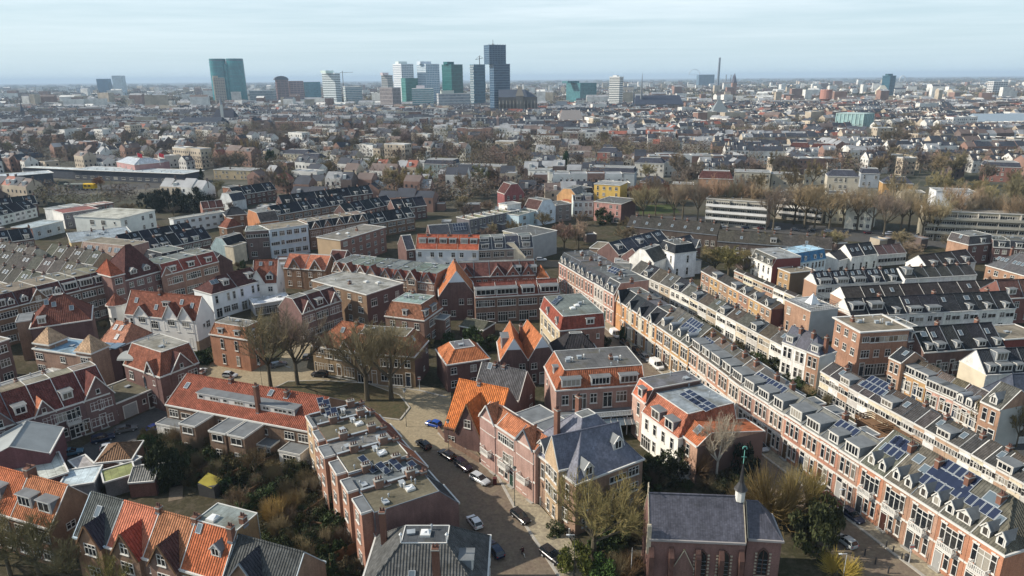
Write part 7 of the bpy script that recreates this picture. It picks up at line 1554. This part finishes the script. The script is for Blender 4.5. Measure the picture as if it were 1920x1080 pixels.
def csec(x,wb,wt,z0,z1): return [(x,-wb,z0),(x,wb,z0),(x,wt,z1),(x,-wt,z1)]
KINDS={ # length, body stations, cabin stations (x, z_top), roof range
 'estate':(4.6,[(-2.3,.62,.45,.8),(-2.2,.82,.32,.98),(-1.4,.89,.26,1.0),(.6,.9,.26,.98),(1.1,.89,.26,.96),(1.9,.85,.3,.86),(2.25,.74,.36,.74),(2.3,.6,.42,.66)],[(-2.15,1.0),(-1.85,1.45),(-.9,1.5),(.1,1.46),(1.05,.97)]),
 'hatch':(4.0,[(-2.,.62,.45,.8),(-1.9,.82,.32,.98),(-1.2,.86,.26,1.0),(.5,.87,.26,.97),(1.,.86,.26,.94),(1.7,.82,.3,.84),(1.95,.72,.36,.72),(2.,.58,.42,.64)],[(-1.88,1.0),(-1.5,1.46),(-.7,1.52),(.1,1.46),(1.0,.95)]),
 'suv':(4.6,[(-2.3,.7,.5,.95),(-2.2,.88,.38,1.12),(-1.4,.93,.34,1.14),(.6,.94,.34,1.12),(1.1,.93,.34,1.1),(1.95,.88,.38,1.0),(2.25,.78,.42,.88),(2.3,.64,.5,.78)],[(-2.15,1.14),(-1.9,1.66),(-.9,1.72),(.15,1.68),(1.0,1.11)]),
 'van':(5.0,[(-2.5,.8,.45,1.05),(-2.45,.95,.35,1.1),(-1.4,.97,.3,1.12),(.9,.97,.3,1.12),(1.6,.95,.3,1.1),(2.2,.9,.34,1.02),(2.45,.8,.4,.85),(2.5,.66,.45,.7)],[(-2.46,1.1),(-2.4,1.9),(-1.,1.98),(.9,1.95),(1.75,1.1)])}
def car_meshes(kind):
    L_,body,cab=KINDS[kind]
    m=MB(); loft([sec(*b) for b in body],m,0); me=m.mesh('body',['carpaint'],False)
    # greenhouse in glass, roof panel and pillars painted
    m=MB(); wb=body[2][1]-.04; wt=wb-.2; zb=cab[0][1]
    def zbot(x): return zb-.02
    S=[csec(x,wb if z<zb+.1 else wb-.02,wt if z>zb+.1 else wb-.06,zb-.05,max(z,zb)) for x,z in cab]; loft(S,m,0); mg=m.mesh('windows',['carglass' if kind!='van' else 'carglass'])
    m=MB(); top=[c for c in cab if c[1]>zb+.2]
    x0,x1=top[0][0],top[-1][0]
    for (xa,za),(xb,zb2) in zip(top,top[1:]): m.poly([(xa,-wt-.01,za+.012),(xb,-wt-.01,zb2+.012),(xb,wt+.01,zb2+.012),(xa,wt+.01,za+.012)])
    for s in (-1,1):
        for (xa,za),(xb,zb2) in zip(top,top[1:]): m.bar((xa,s*wt,za),(xb,s*wt,zb2),.04)
        m.bar((cab[-1][0],s*(wb-.04),cab[-1][1]),(top[-1][0],s*wt,top[-1][1]),.04); m.bar((cab[0][0],s*(wb-.04),cab[0][1]),(top[0][0],s*wt,top[0][1]),.05)
        m.bar((-.2,s*(wb-.01),zb),(-.25,s*(wt+.0),top[1][1]),.04)
        if kind=='van': m.poly([(-2.4,s*(wb+.01),zb-.02),(.3,s*(wb+.01),zb-.02),(.3,s*(wt+.015),1.93),(-2.35,s*(wt+.015),1.9)])
    mrf=m.mesh('roof',['carpaint'])
    m=MB(); m.box(-L_/2+.2,-.75,.2,L_/2-.25,.75,.4); mch=m.mesh('chassis',['chassis'])
    return me,mg,mrf,mch
def wheel_mesh():
    m=MB(); n=14
    for y0,y1,r_,mi in ((-.1,.1,.32,0),):
        b=len(m.v)
        for y in (y0,y1):
            for i in range(n): t=2*PI*i/n; m.v.append((r_*math.cos(t),y,r_*math.sin(t)))
        for i in range(n): j=(i+1)%n; m.f.append((b+i,b+j,b+n+j,b+n+i)); m.m.append(0)
        m.f.append(tuple(b+i for i in range(n))); m.m.append(0); m.f.append(tuple(b+n+i for i in reversed(range(n)))); m.m.append(0)
    for y in (-.105,.105): m.poly([(.2*math.cos(2*PI*i/10),y,.2*math.sin(2*PI*i/10)) for i in range(10)],1)
    return m.mesh('wheel',['tyre','rim'])
CARM={k:car_meshes(k) for k in KINDS}; WM=wheel_mesh()
def lampm(nm,mat,w):
    m=MB(); m.box(-.06,-w/2,-.07,.06,w/2,.07); return m.mesh(nm,[mat])
HL,TL=lampm('headlight','headlamp',.34),lampm('taillight','taillamp',.28)
def car(px,ang,kind,col,label,W=None,group=None,scale=1.):
    p=P(px,.0) if W is None else W; r=empty('parked_car' if kind!='van' else 'parked_van',(p.x,p.y,.018),R(ang)); tag(r,label,'car' if kind!='van' else 'van',group)
    me,mg,mf,mc=CARM[kind]; L_=KINDS[kind][0]
    ob('body',me,r,col=col); ob('windows',mg,r); ob('roof',mf,r,col=col); ob('chassis',mc,r)
    for x in (-L_*.29,L_*.31):
        for y in (-.76,.76): ob('wheel',WM,r,(x,y*(1.06 if kind in('suv','van') else 1.),.32))
    for y in (-.58,.58): ob('headlight',HL,r,(L_/2-.1,y,.66 if kind not in('suv','van') else .8)); ob('taillight',TL,r,(-L_/2+.06,y*1.1,.82 if kind not in('suv','van') else .98))
    OCC.add((int(p.x//2),int(p.y//2)))
    r.scale=(scale*.82,)*3
    return r
BK=(.012,.012,.014);NV=(.012,.022,.05);SV=(.42,.44,.46);GY=(.14,.15,.16);WH=(.75,.76,.76);BL=(.01,.06,.32);MR=(.10,.015,.02);TB=(.06,.14,.20)
car((813,799),150,'hatch',BL,'bright blue hatchback at the square exit')
car((794,838),128,'estate',BK,'black estate car with grey roof, half hidden by the tiled dormer roof')
car((838,857),132,'estate',BK,'black estate car parked before the low garden wall')
car((869,878),-50,'suv',(.02,.012,.02),'black four-by-four parked behind the silver estate')
car((900,903),-44,'estate',SV,'silver estate car at the kerb of the near street')
car((976,974),-55,'estate',BK,'black estate car standing in the near street before the gothic gate')
car((928,1036),118,'estate',NV,'dark blue car at the slate house side of the near street')
car((1034,1048),-52,'suv',BK,'black four-by-four at the fence, near the bottom')
car((890,984),118,'hatch',WH,'white car mostly hidden behind the black tiled roof edge')
car((432,707),-8,'hatch',SV,'silver hatchback on the sunny square')
car((600,706),170,'suv',BK,'black car parked before the orange-roofed brick house')
car((523,687),35,'estate',GY,'grey estate car in the side street shade')
car((377,700),80,'hatch',WH,'white car peeping out behind the dark corner house')
car((705,718),175,'estate',BK,'dark car half hidden by island tree trunks')
car((575,672),95,'hatch',GY,'dark car in the side street by the brick gable')
car((134,853),25,'estate',TB,'blue-grey estate car lowest on the left street')
car((194,827),32,'suv',NV,'navy people carrier in the middle of the left street')
car((237,809),30,'estate',(.10,.10,.10),'grey estate car highest in the left street row')
car((208,843),28,'hatch',SV,'silver car behind the brown-roofed garden house')
car((293,806),60,'hatch',BL,'bright blue small car beside the white veranda')
ls=-73
car((1154,631),ls,'van',WH,'white van parked on the long street opposite the red corner house',scale=1.05)
car((1171,647),ls,'estate',BK,'dark car just behind the white van')
car((1143,657),ls+180,'hatch',BK,'dark car beside the red corner house wall')
car((1156,664),ls+180,'hatch',(.03,.03,.035),'dark car by the black hipped roof')
car((1195,662),ls,'estate',BK,'black car behind the grey saloon on the long street')
car((1211,675),ls,'estate',(.22,.23,.24),'grey saloon beside the white camper')
car((1231,689),ls,'van',(.72,.72,.70),'white camper van on the long street',scale=1.08)
car((1558,944),-68,'estate',MR,'maroon estate car on the long street')
car((1597,972),-68,'estate',NV,'dark blue car on the long street near the balcony houses')
car((1585,1020),112,'hatch',(.33,.36,.37),'silver-grey car beside the golden willow bush')
car((1538,922),-68,'hatch',(.4,.4,.4),'pale car peeping over the willow thicket')
car((1409,828),ls,'estate',TB,'teal blue car below the white-verged wall')
car((1425,842),ls,'hatch',SV,'silver car just behind the weathervane')
car((1420,806),ls,'hatch',WH,'white car by the salmon-brick doors')
car((1015,489),5,'estate',WH,'white car at the far end of the long street')
for k in range(6): car((1105+k*2.5,500+k*6.5),ls,'hatch',jit(tr_.choice((BK,GY,NV)),.3),('first','second','third','fourth','fifth','sixth')[k]+' dark car in the line by the far pink houses',group='dark cars at the far end of the long street')
for k in range(3): car((1063+k*5,500+k*9),ls+180,'estate',jit(tr_.choice((BK,GY)),.3),('farthest','middle','nearest')[k]+' dark car opposite the far pink houses',group='dark cars opposite the far pink houses')
car((1777,684),10,'van',(.6,.63,.66),'white pickup van beside the cream gable',scale=.9)
car((1855,838),-68,'hatch',WH,'white car in the narrow street right of the scrolled dormers')
cols=(WH,GY,BK,SV,NV,MR)
for k in range(20):
    px=1262+k*33+tr_.uniform(-7,7); c=cols[k%6]; nm={WH:'white',GY:'grey',BK:'black',SV:'silver',NV:'navy',MR:'maroon'}[c]
    car((px,423+(px-1262)*.042),5 if k%2 else 185,'hatch' if k%3 else 'estate',jit(c,.1),f"{nm} car parked under the avenue trees, {ORD[k] if k<16 else ('seventeenth','eighteenth','nineteenth','twentieth')[k-16]} from the left",group='cars under the avenue trees')
# ================================================================ street furniture
def post(px,h,name,label,cat,head=None,col=(.05,.06,.055),r=.05,group=None):
    p=P(px); o=empty(name,(p.x,p.y,0)); tag(o,label,cat,group); m=MB(); m.cone(0,0,-.1,1.,r*1.7,r*1.5,8); m.cone(0,0,1.,h,r,r*.8,8); ob('pole',m.mesh('pole',['plain']),o,col=col)
    if head=='lantern':
        m=MB(); m.cone(0,0,h,h+.12,.1,.2,8); m.cone(0,0,h+.12,h+.55,.2,.28,8); ob('lamp_glass',m.mesh('lamp_glass',['skywhite']),o); m=MB(); m.cone(0,0,h+.55,h+.8,.34,.06,8); ob('lamp_cap',m.mesh('lamp_cap',['plain']),o,col=col)
    if head=='arm':
        m=MB(); m.bar((0,0,h-.05),(-.8,-.2,h+.1),.05); ob('arm',m.mesh('arm',['plain']),o,col=(.5,.52,.52)); m=MB(); m.box(-1.1,-.3,h+.05,-.7,-.1,h+.15); ob('lamp_head',m.mesh('lamp_head',['skywhite']),o)
    if head=='sign':
        m=MB(); m.box(-.3,-.06,h-.75,.3,-.0,h); ob('sign_plate',m.mesh('sign_plate',['white']),o); m=MB(); m.box(-.3,-.068,h-.5,.3,-.061,h-.28); ob('sign_stripe',m.mesh('sign_stripe',['plain']),o,col=(.5,.05,.04))
    return o
post((842,852),6,'street_lamp','dark street lamp at the low garden wall','street lamp','lantern')
post((965,950),6.2,'street_lamp','dark street lamp on the near pavement before the balcony houses','street lamp','lantern')
post((1076,1082),6.5,'street_lamp','slim street lamp with pale head at the fence','street lamp','arm')
post((1182,1095),5.5,'pole','thin pale pole by the church wall','pole',None,(.5,.5,.48))
post((1577,985),6,'street_lamp','pale street lamp beside the maroon car','street lamp','arm',(.4,.42,.42))
post((1578,1100),5,'street_lamp','pale lamp head above the golden willow bush','street lamp','arm',(.4,.42,.42))
post((762,800),7,'street_lamp','tall thin lamp at the island tip','street lamp','lantern',r=.04)
post((492,726),5,'street_lamp','short lamp before the island','street lamp','lantern',r=.04)
post((787,731),3.,'traffic_sign','parking sign beside the dark brick wall','traffic sign','sign',(.4,.42,.44))
post((1182,677),8,'street_lamp','tall pole on the long street by the grey saloon','street lamp','arm',(.45,.4,.3))
post((1252,708),8,'street_lamp','tall pole on the long street near the camper van','street lamp','arm',(.45,.42,.34))
post((1704,1056),3,'traffic_sign','white and red sign plate on the long street pavement','traffic sign','sign',(.45,.46,.46))
post((1298,511),6,'street_lamp','lamp at the corner below the white villa','street lamp','lantern')
p=P((1699,1053)); o=empty('litter_bin',(p.x,p.y,.13)); tag(o,'dark litter bin beside the sign plate','litter bin'); m=MB(); m.cone(0,0,0,.9,.26,.32,10); m.cone(0,0,.9,1.05,.34,.2,10); ob('bin',m.mesh('bin',['dark']),o)
p=P((928,908)); o=empty('litter_bin',(p.x,p.y,.13)); tag(o,'dark red bin beside the silver estate','litter bin'); m=MB(); m.box(-.3,-.3,0,.3,.3,.95); m.box(-.33,-.33,.95,.33,.33,1.03); ob('bin',m.mesh('bin',['plain']),o,col=(.10,.03,.03))
for k,(a,b) in enumerate([(1621,1042),(1641,1058),(1661,1027),(1674,1036),(1690,1050),(1600,1030),(1665,1075)]):
    p=P((a,b)); o=empty('bollard',(p.x,p.y,0)); tag(o,'short black bollard on the street, '+ORD[k]+' of seven near the golden bush','bollard','black street bollards'); m=MB(); m.cone(0,0,0,.95,.1,.09,8); m.cone(0,0,.95,1.1,.12,.06,8); ob('post',m.mesh('post',['dark']),o)
# railing fence along the gothic house garden
pts=[P(p) for p in [(1013,948),(1040,980),(1067,1008),(1085,1035),(1103,1070),(1130,1110)]]
o=empty('fence',(0,0,0)); tag(o,'low fence with white posts along the garden pavement','fence')
for i,(a,b) in enumerate(zip(pts,pts[1:])):
    m=MB(); m.bar((a.x,a.y,.9),(b.x,b.y,.9),.035); m.bar((a.x,a.y,.5),(b.x,b.y,.5),.03); ob('rail',m.mesh('rail',['metalpole']),o)
    m=MB(); m.box(a.x-.09,a.y-.09,0,a.x+.09,a.y+.09,1.5); ob('fence_post',m.mesh('fence_post',['white']),o)
# garden fences
gf=[((425,905),(520,868)),((470,935),(560,880)),((560,985),(640,930)),((520,985),(610,1000)),((590,1045),(690,1000)),((470,870),(450,905)),((620,1060),(700,1020)),((350,905),(430,880))]
nm=('before the left brick rear block','between the brick rear blocks','beside the red patio','behind the pollard willow','at the bottom lawn','at the rear veranda','below the stepped houses','near the yellow roof')
for k,(a,b) in enumerate(gf):
    A,B=P(a),P(b); d=(B-A); L_=d.length; o=empty('fence',(A.x,A.y,0),math.atan2(d.y,d.x)); tag(o,'dark timber garden fence '+nm[k],'fence','timber garden fences'); m=MB()
    m.box(0,-.03,.05,L_,.03,1.7); 
    for i in range(int(L_/2)+1): m.box(i*2-.06,-.06,0,i*2+.06,.06,1.85)
    ob('panel',m.mesh('panel',['wood']),o)
# low garden wall at the square corner
pts=[P(p) for p in [(822,808),(832,822),(850,838),(872,850),(900,868)]]; m=MB()
for a,b in zip(pts,pts[1:]):
    d=(b-a).normalized(); n_=Vector((-d.y,d.x))*.14; m.poly([(a.x-n_.x,a.y-n_.y,0),(b.x-n_.x,b.y-n_.y,0),(b.x-n_.x,b.y-n_.y,.9),(a.x-n_.x,a.y-n_.y,.9)]); m.poly([(a.x+n_.x,a.y+n_.y,0),(b.x+n_.x,b.y+n_.y,0),(b.x+n_.x,b.y+n_.y,.9),(a.x+n_.x,a.y+n_.y,.9)]); m.poly([(a.x-n_.x,a.y-n_.y,.9),(b.x-n_.x,b.y-n_.y,.9),(b.x+n_.x,b.y+n_.y,.9),(a.x+n_.x,a.y+n_.y,.9)])
o=ob('garden_wall',m.mesh('garden_wall',['brick']),col=(.17,.11,.08)); tag(o,'low curved brick garden wall before the huge orange roof','garden wall')
# yellow tarpaulin shelter, wooden shed, red patio, trampoline
p=P((398,925)); o=empty('shelter',(p.x,p.y,0),-.3); tag(o,'dark garden shelter with bright yellow sheet roof','shelter'); m=MB(); m.poly([(-1.5,-1.0,2.3),(1.2,-1.3,1.9),(1.5,.9,2.3),(-1.3,1.2,2.8)]); ob('roof_sheet',m.mesh('roof_sheet',['plain']),o,col=(.30,.25,.04)); m=MB(); m.box(-1.5,-1.1,0,1.5,1.,2.05); ob('wall',m.mesh('wall',['plain']),o,col=(.06,.06,.06))
p=P((957,640)); o=empty('garden_shed',(p.x,p.y,0),.2); tag(o,'new wooden garden shed by the red corner house','shed'); m=MB(); m.box(-1.6,-1.3,0,1.6,1.3,2.2); m.box(-1.75,-1.45,2.2,1.75,1.45,2.35); ob('body',m.mesh('body',['plain']),o,col=(.34,.20,.12)); m=MB(); m.box(-.8,-1.34,.1,.8,-1.305,1.9); ob('door',m.mesh('door',['glass']),o)
sheet('red_patio',[(575,905),(612,893),(618,915),(590,925)],.006,'clinker',occ=False)
p=P((600,948)); o=empty('picnic_table',(p.x,p.y,0),.3); tag(o,'white garden table in the dark back garden','table'); m=MB(); m.box(-.9,-.4,.7,.9,.4,.76); ob('tabletop',m.mesh('tabletop',['white']),o)
for x in (-.75,.75): m=MB(); m.box(x-.05,-.3,0,x+.05,.3,.7); ob('leg',m.mesh('leg',['white']),o)
# wooden roof terraces behind the boxy-dormer houses
for k,(a,b) in enumerate([(1640,790),(1672,812)]):
    p=P((a,b),3.4); o=empty('roof_terrace',(p.x,p.y,0),R(-72)); tag(o,('brown timber garden room with fenced roof, farther of two','brown timber garden room with fenced roof, nearer of two')[k],'garden room'); m=MB(); m.box(-2.6,-1.8,0,2.6,1.8,2.7); ob('room',m.mesh('room',['wood']),o)
    m=MB()
    for z in (2.9,3.25,3.6): m.box(-2.6,-1.85,z,2.6,-1.78,z+.2); m.box(-2.6,1.78,z,2.6,1.85,z+.2); m.box(-2.66,-1.77,z,-2.6,1.77,z+.2); m.box(2.6,-1.77,z,2.66,1.77,z+.2)
    ob('railing',m.mesh('railing',['wood']),o)
# ================================================================ bicycles along the long street
def bike_mesh():
    m=MB(); n=14
    for cx in (-.52,.52):
        for i in range(n): a,b=2*PI*i/n,2*PI*(i+1)/n; m.bar((cx+.33*math.cos(a),0,.34+.33*math.sin(a)),(cx+.33*math.cos(b),0,.34+.33*math.sin(b)),.022)
    for p,q in (((-.52,0,.34),(-.12,0,.34)),((-.12,0,.34),(-.25,0,.86)),((-.12,0,.34),(.36,0,.8)),((-.24,0,.8),(.36,0,.84)),((-.52,0,.34),(-.24,0,.8)),((.52,0,.34),(.36,0,.98))): m.bar(p,q,.02)
    m.bar((.32,-.28,1.02),(.32,.28,1.02),.02); m.box(-.38,-.08,.86,-.12,.08,.93); return m.mesh('frame',['dark'])
BM=bike_mesh(); j=0
for i in range(16):
    t=(i+.5)/16; a=F1[3].lerp(F1[5],t); d=(F1[5]-F1[3]).normalized(); p=a+Vector((d.y,-d.x))*.75
    if tr_.random()<.15: continue
    o=empty('bicycle',(p.x,p.y,.13),math.atan2(d.y,d.x)+tr_.uniform(-.12,.12)); tag(o,'dark bicycle against the boxy-dormer terrace, '+ORD[j]+' from its far end','bicycle','bicycles against the long terrace'); ob('frame',BM,o); o.scale=(.85,)*3; j+=1
# ================================================================ cyclist
p=P((979,1042)); cy=empty('bicycle',(p.x,p.y,.02),R(118)); tag(cy,'bicycle ridden down the middle of the near street','bicycle'); ob('frame',BM,cy); m=MB(); m.bar((-.84,0,.3),(-.72,0,.62),.06); m.bar((-.72,0,.62),(-.5,0,.7),.06); ob('mudguard',m.mesh('mudguard',['white']),cy)
bm_v=[(0,0,.98),(0.03,0,1.2),(.1,0,1.42),(.13,0,1.55),(.16,0,1.70), (.02,.11,.94),(.22,.12,.72),(.08,.12,.36),(.16,.12,.30),(.02,-.11,.94),(.28,-.12,.86),(.24,-.12,.5),(.32,-.12,.46),(.1,.2,1.42),(.22,.25,1.2),(.52,.25,1.06),(.60,.24,1.05),(.1,-.2,1.42),(.22,-.25,1.2),(.52,-.25,1.06),(.60,-.24,1.05)]
bm_e=[(0,1),(1,2),(2,3),(3,4),(0,5),(5,6),(6,7),(7,8),(0,9),(9,10),(10,11),(11,12),(2,13),(13,14),(14,15),(15,16),(2,17),(17,18),(18,19),(19,20)]
rad=[.15,.15,.16,.06,.10,.10,.075,.05,.045,.10,.075,.05,.045,.075,.055,.04,.035,.075,.055,.04,.035]
me=bpy.data.meshes.new('person'); me.from_pydata([Vector(v)-Vector((.28,0,-.02)) for v in bm_v],bm_e,[]); po=bpy.data.objects.new('person',me); LINK(po); po.location=cy.location; po.rotation_euler=cy.rotation_euler
simple('jacket',(.045,.012,.014),.8,.2,3.,.2); simple('skin',(.42,.25,.18),.6,.3,3.,.1); simple('trousers',(.015,.015,.02),.8,.2,3.,.2)
sk=po.modifiers.new('skin','SKIN'); 
lay=me.skin_vertices[0] if me.skin_vertices else None
if lay is None:
    import bmesh
    b=bmesh.new(); b.from_mesh(me); b.verts.layers.skin.verify(); b.to_mesh(me); b.free(); lay=me.skin_vertices[0]
for i,r_ in enumerate(rad): lay.data[i].radius=(r_,r_)
lay.data[0].use_root=True
po.modifiers.new('sub','SUBSURF').levels=2; po.modifiers['sub'].render_levels=2
dg=bpy.context.evaluated_depsgraph_get(); ev=po.evaluated_get(dg); nm_=bpy.data.meshes.new_from_object(ev); po.modifiers.clear(); po.data=nm_
nm_.materials.clear()
for q in ('jacket','trousers','skin'): nm_.materials.append(MATS[q])
for f in nm_.polygons:
    z=f.center.z; f.material_index=2 if z>1.56 or (f.center.x>.26 and z>1.0) else (0 if z>.98 else 1); f.use_smooth=True
cy.scale=po.scale=(.9,)*3; tag(po,'person cycling away in dark red jacket and black trousers','person')
m=MB(); m.cone(0,0,0,.09,.115,.10,10); m.cone(0,0,.09,.14,.10,.04,10); ob('hair',m.mesh('hair',['dark']),po,(-.13,0,1.70))
# ================================================================ names for the trees
LMK=[]
for x,y,H,lb in HOUSES:
    pass
def short(lb):
    return lb
SHORT=[('turret villa',300,590),('square brick block',440,640),('towered terrace',700,500),('pale blue flats',540,440),('big red roof',838,455),('mural gable',1063,355),('yellow building',1138,355),('platform roof',240,325),('pink station hall',250,303),('engine shed',30,330),('navy roof row',610,365),('white villas',1015,325),('white-balcony flats',1383,390),('second balcony flats',1500,380),('plain white block',1615,390),('olive-grey flats',1830,410),('tall maroon-roofed mansion',1342,340),('stone villa pair',1410,330),('beige villa',1582,335),('ochre villa',1684,350),('modern white villa',1795,365),('dark mansard at the edge',1880,318),('glass box building',1620,230),('long blue-grey mansard',1150,325),('tan poplars',470,290),('cathedral tower',935,200),('striped tower',1158,180),('red brick mansion',1140,285),('olive-tree row house',820,310),('cream villa',555,290),('pale low house',900,312),('tan apartment row',1795,262),('maroon houses',1520,280),('brick house by the station',356,285),('navy-roofed hall',373,228),('pale blue block',118,232),('stepped flat roofs',640,900),('garden rear blocks',470,800),('church',1300,990),('gothic house',1130,870),('orange-brown tiled house',60,950),('yellow shelter',398,925),('white rear facade',1235,800),('white-backed row',1370,600),('ochre terrace',1220,600),('twin gables',990,660),('balcony houses',1740,930),('cream-backed cottages',1580,720),('twin-towered house',120,680),('garden house',210,870),('purple brick row',100,770)]
cnt={}
def relname(r,kind,h):
    px,py=Q(r.location.x,r.location.y,0); best=min(SHORT,key=lambda s:math.hypot(s[1]-px,(s[2]-py)*2.2)); dx,dy=px-best[1],(py-best[2])*2.2
    rel=('left of' if dx<0 else 'right of') if abs(dx)>abs(dy) else ('below' if dy>0 else 'above')
    c=r.children[-1].color; look={'twig':'twiggy brown shrub','bush':'green garden bush'}.get(kind)
    if not look: look=('tall ' if h>14.5 else 'low ' if h<11 else '')+('olive' if c[0]>.15 and c[2]<.085 else 'brown' if c[0]>.12 else 'grey-brown')+' bare tree'
    return look,rel,best[0],math.hypot(dx,dy)
pend={}
for r,kind,h,lb in TREES:
    if lb: continue
    l_,rel,nm_,dd=relname(r,kind,h); pend.setdefault((l_,rel,nm_),[]).append((dd,r))
for (l_,rel,nm_),L_ in pend.items():
    L_.sort(key=lambda t:t[0])
    for i,(dd,r) in enumerate(L_):
        r['label']=f"{l_} {rel} the {nm_}" + ('' if len(L_)==1 else f", {ORD[i] if i<16 else 'last'} outward from it")
# ================================================================ light, sky, air, camera
w=bpy.data.worlds.new('World'); sc.world=w; w.use_nodes=True; n=w.node_tree.nodes; l=w.node_tree.links; bg=n['Background']
SUN_EL,SUN_AZ=R(34),R(178)   # direction towards the sun: azimuth measured from +X, counter-clockwise
sk=n.new('ShaderNodeTexSky'); sk.sky_type='NISHITA'; sk.sun_disc=False; sk.sun_elevation=SUN_EL; sk.sun_rotation=PI/2-SUN_AZ; sk.air_density=1.0; sk.dust_density=1.2; sk.ozone_density=1.6
tc=n.new('ShaderNodeTexCoord'); sp=n.new('ShaderNodeSeparateXYZ'); l.new(tc.outputs['Generated'],sp.inputs[0])
# thin streaky high cloud: direction projected on a flat layer
zz=mth(n,l,'MAXIMUM',sp.outputs['Z'],.02)
cx=n.new('ShaderNodeCombineXYZ'); l.new(mth(n,l,'DIVIDE',sp.outputs['X'],zz),cx.inputs[0]); l.new(mth(n,l,'DIVIDE',sp.outputs['Y'],zz),cx.inputs[1])
mp=n.new('ShaderNodeMapping'); l.new(cx.outputs[0],mp.inputs[0]); mp.inputs['Scale'].default_value=(.13,.20,1); mp.inputs['Rotation'].default_value=(0,0,.12)
f=mr(n,l,noise(n,l,mp.outputs[0],.75,7,.62),.40,.80,0,1)
f=mth(n,l,'MULTIPLY',f,mth(n,l,'MULTIPLY',mr(n,l,sp.outputs['Z'],.03,.10,.12,.95),mr(n,l,sp.outputs['Z'],.16,.55,1.,.25)))
f=mth(n,l,'MULTIPLY',f,1.0)
hz=mr(n,l,sp.outputs['Z'],0.,.40,.88,.22)
veil=mixc(n,l,hz,sk.outputs[0],(4.7,6.0,6.7))
col=mixc(n,l,f,veil,(8.2,8.8,9.2))
l.new(col,bg.inputs[0]); bg.inputs[1].default_value=.108
sd=bpy.data.lights.new('sun','SUN'); sd.energy=4.4; sd.angle=R(.6); sd.color=(1.,.91,.78); so=bpy.data.objects.new('sun',sd); LINK(so)
d=Vector((math.cos(SUN_EL)*math.cos(SUN_AZ),math.cos(SUN_EL)*math.sin(SUN_AZ),math.sin(SUN_EL))); so.rotation_euler=d.to_track_quat('Z','Y').to_euler(); so.location=(0,0,300)
# air
m_,n,l,b=nt('haze'); n.remove(b); pv=n.new('ShaderNodeVolumePrincipled'); pv.inputs['Color'].default_value=(.60,.78,.97,1); pv.inputs['Density'].default_value=HAZE; pv.inputs['Anisotropy'].default_value=.0; l.new(pv.outputs[0],n['Material Output'].inputs['Volume'])
MATS['haze']=m_
if HAZE>0:
    b=MB(); b.box(-24500,-400,-1.,24500,24500,136.); o=ob('haze',b.mesh('haze',['haze'])); o['kind']='stuff'
cd=bpy.data.cameras.new('camera'); co=bpy.data.objects.new('camera',cd); LINK(co); sc.camera=co
cd.sensor_width=36; cd.lens=F_/1920*36; cd.clip_start=1; cd.clip_end=60000
# camera axes from the same model
right=Vector(ray(960+1000,540))-Vector(ray(960,540)); fwd=Vector(ray(960,540)); right.normalize(); fwd.normalize(); up=right.cross(fwd)
from mathutils import Matrix
co.matrix_world=Matrix(((right.x,up.x,-fwd.x,0),(right.y,up.y,-fwd.y,0),(right.z,up.z,-fwd.z,HC),(0,0,0,1)))
sc.view_settings.view_transform='Standard'; sc.view_settings.look='None'; sc.view_settings.exposure=EXPO; sc.view_settings.gamma=1
cy_=sc.cycles; cy_.use_denoising=True; cy_.max_bounces=5; cy_.diffuse_bounces=3; cy_.glossy_bounces=2; cy_.transmission_bounces=2; cy_.volume_bounces=0; cy_.transparent_max_bounces=4; cy_.caustics_reflective=False; cy_.caustics_refractive=False
cy_.sample_clamp_indirect=4.; cy_.use_adaptive_sampling=False
try: cy_.denoiser='OPENIMAGEDENOISE'; cy_.denoising_input_passes='RGB_ALBEDO_NORMAL'; cy_.denoising_prefilter='ACCURATE'
except Exception: pass
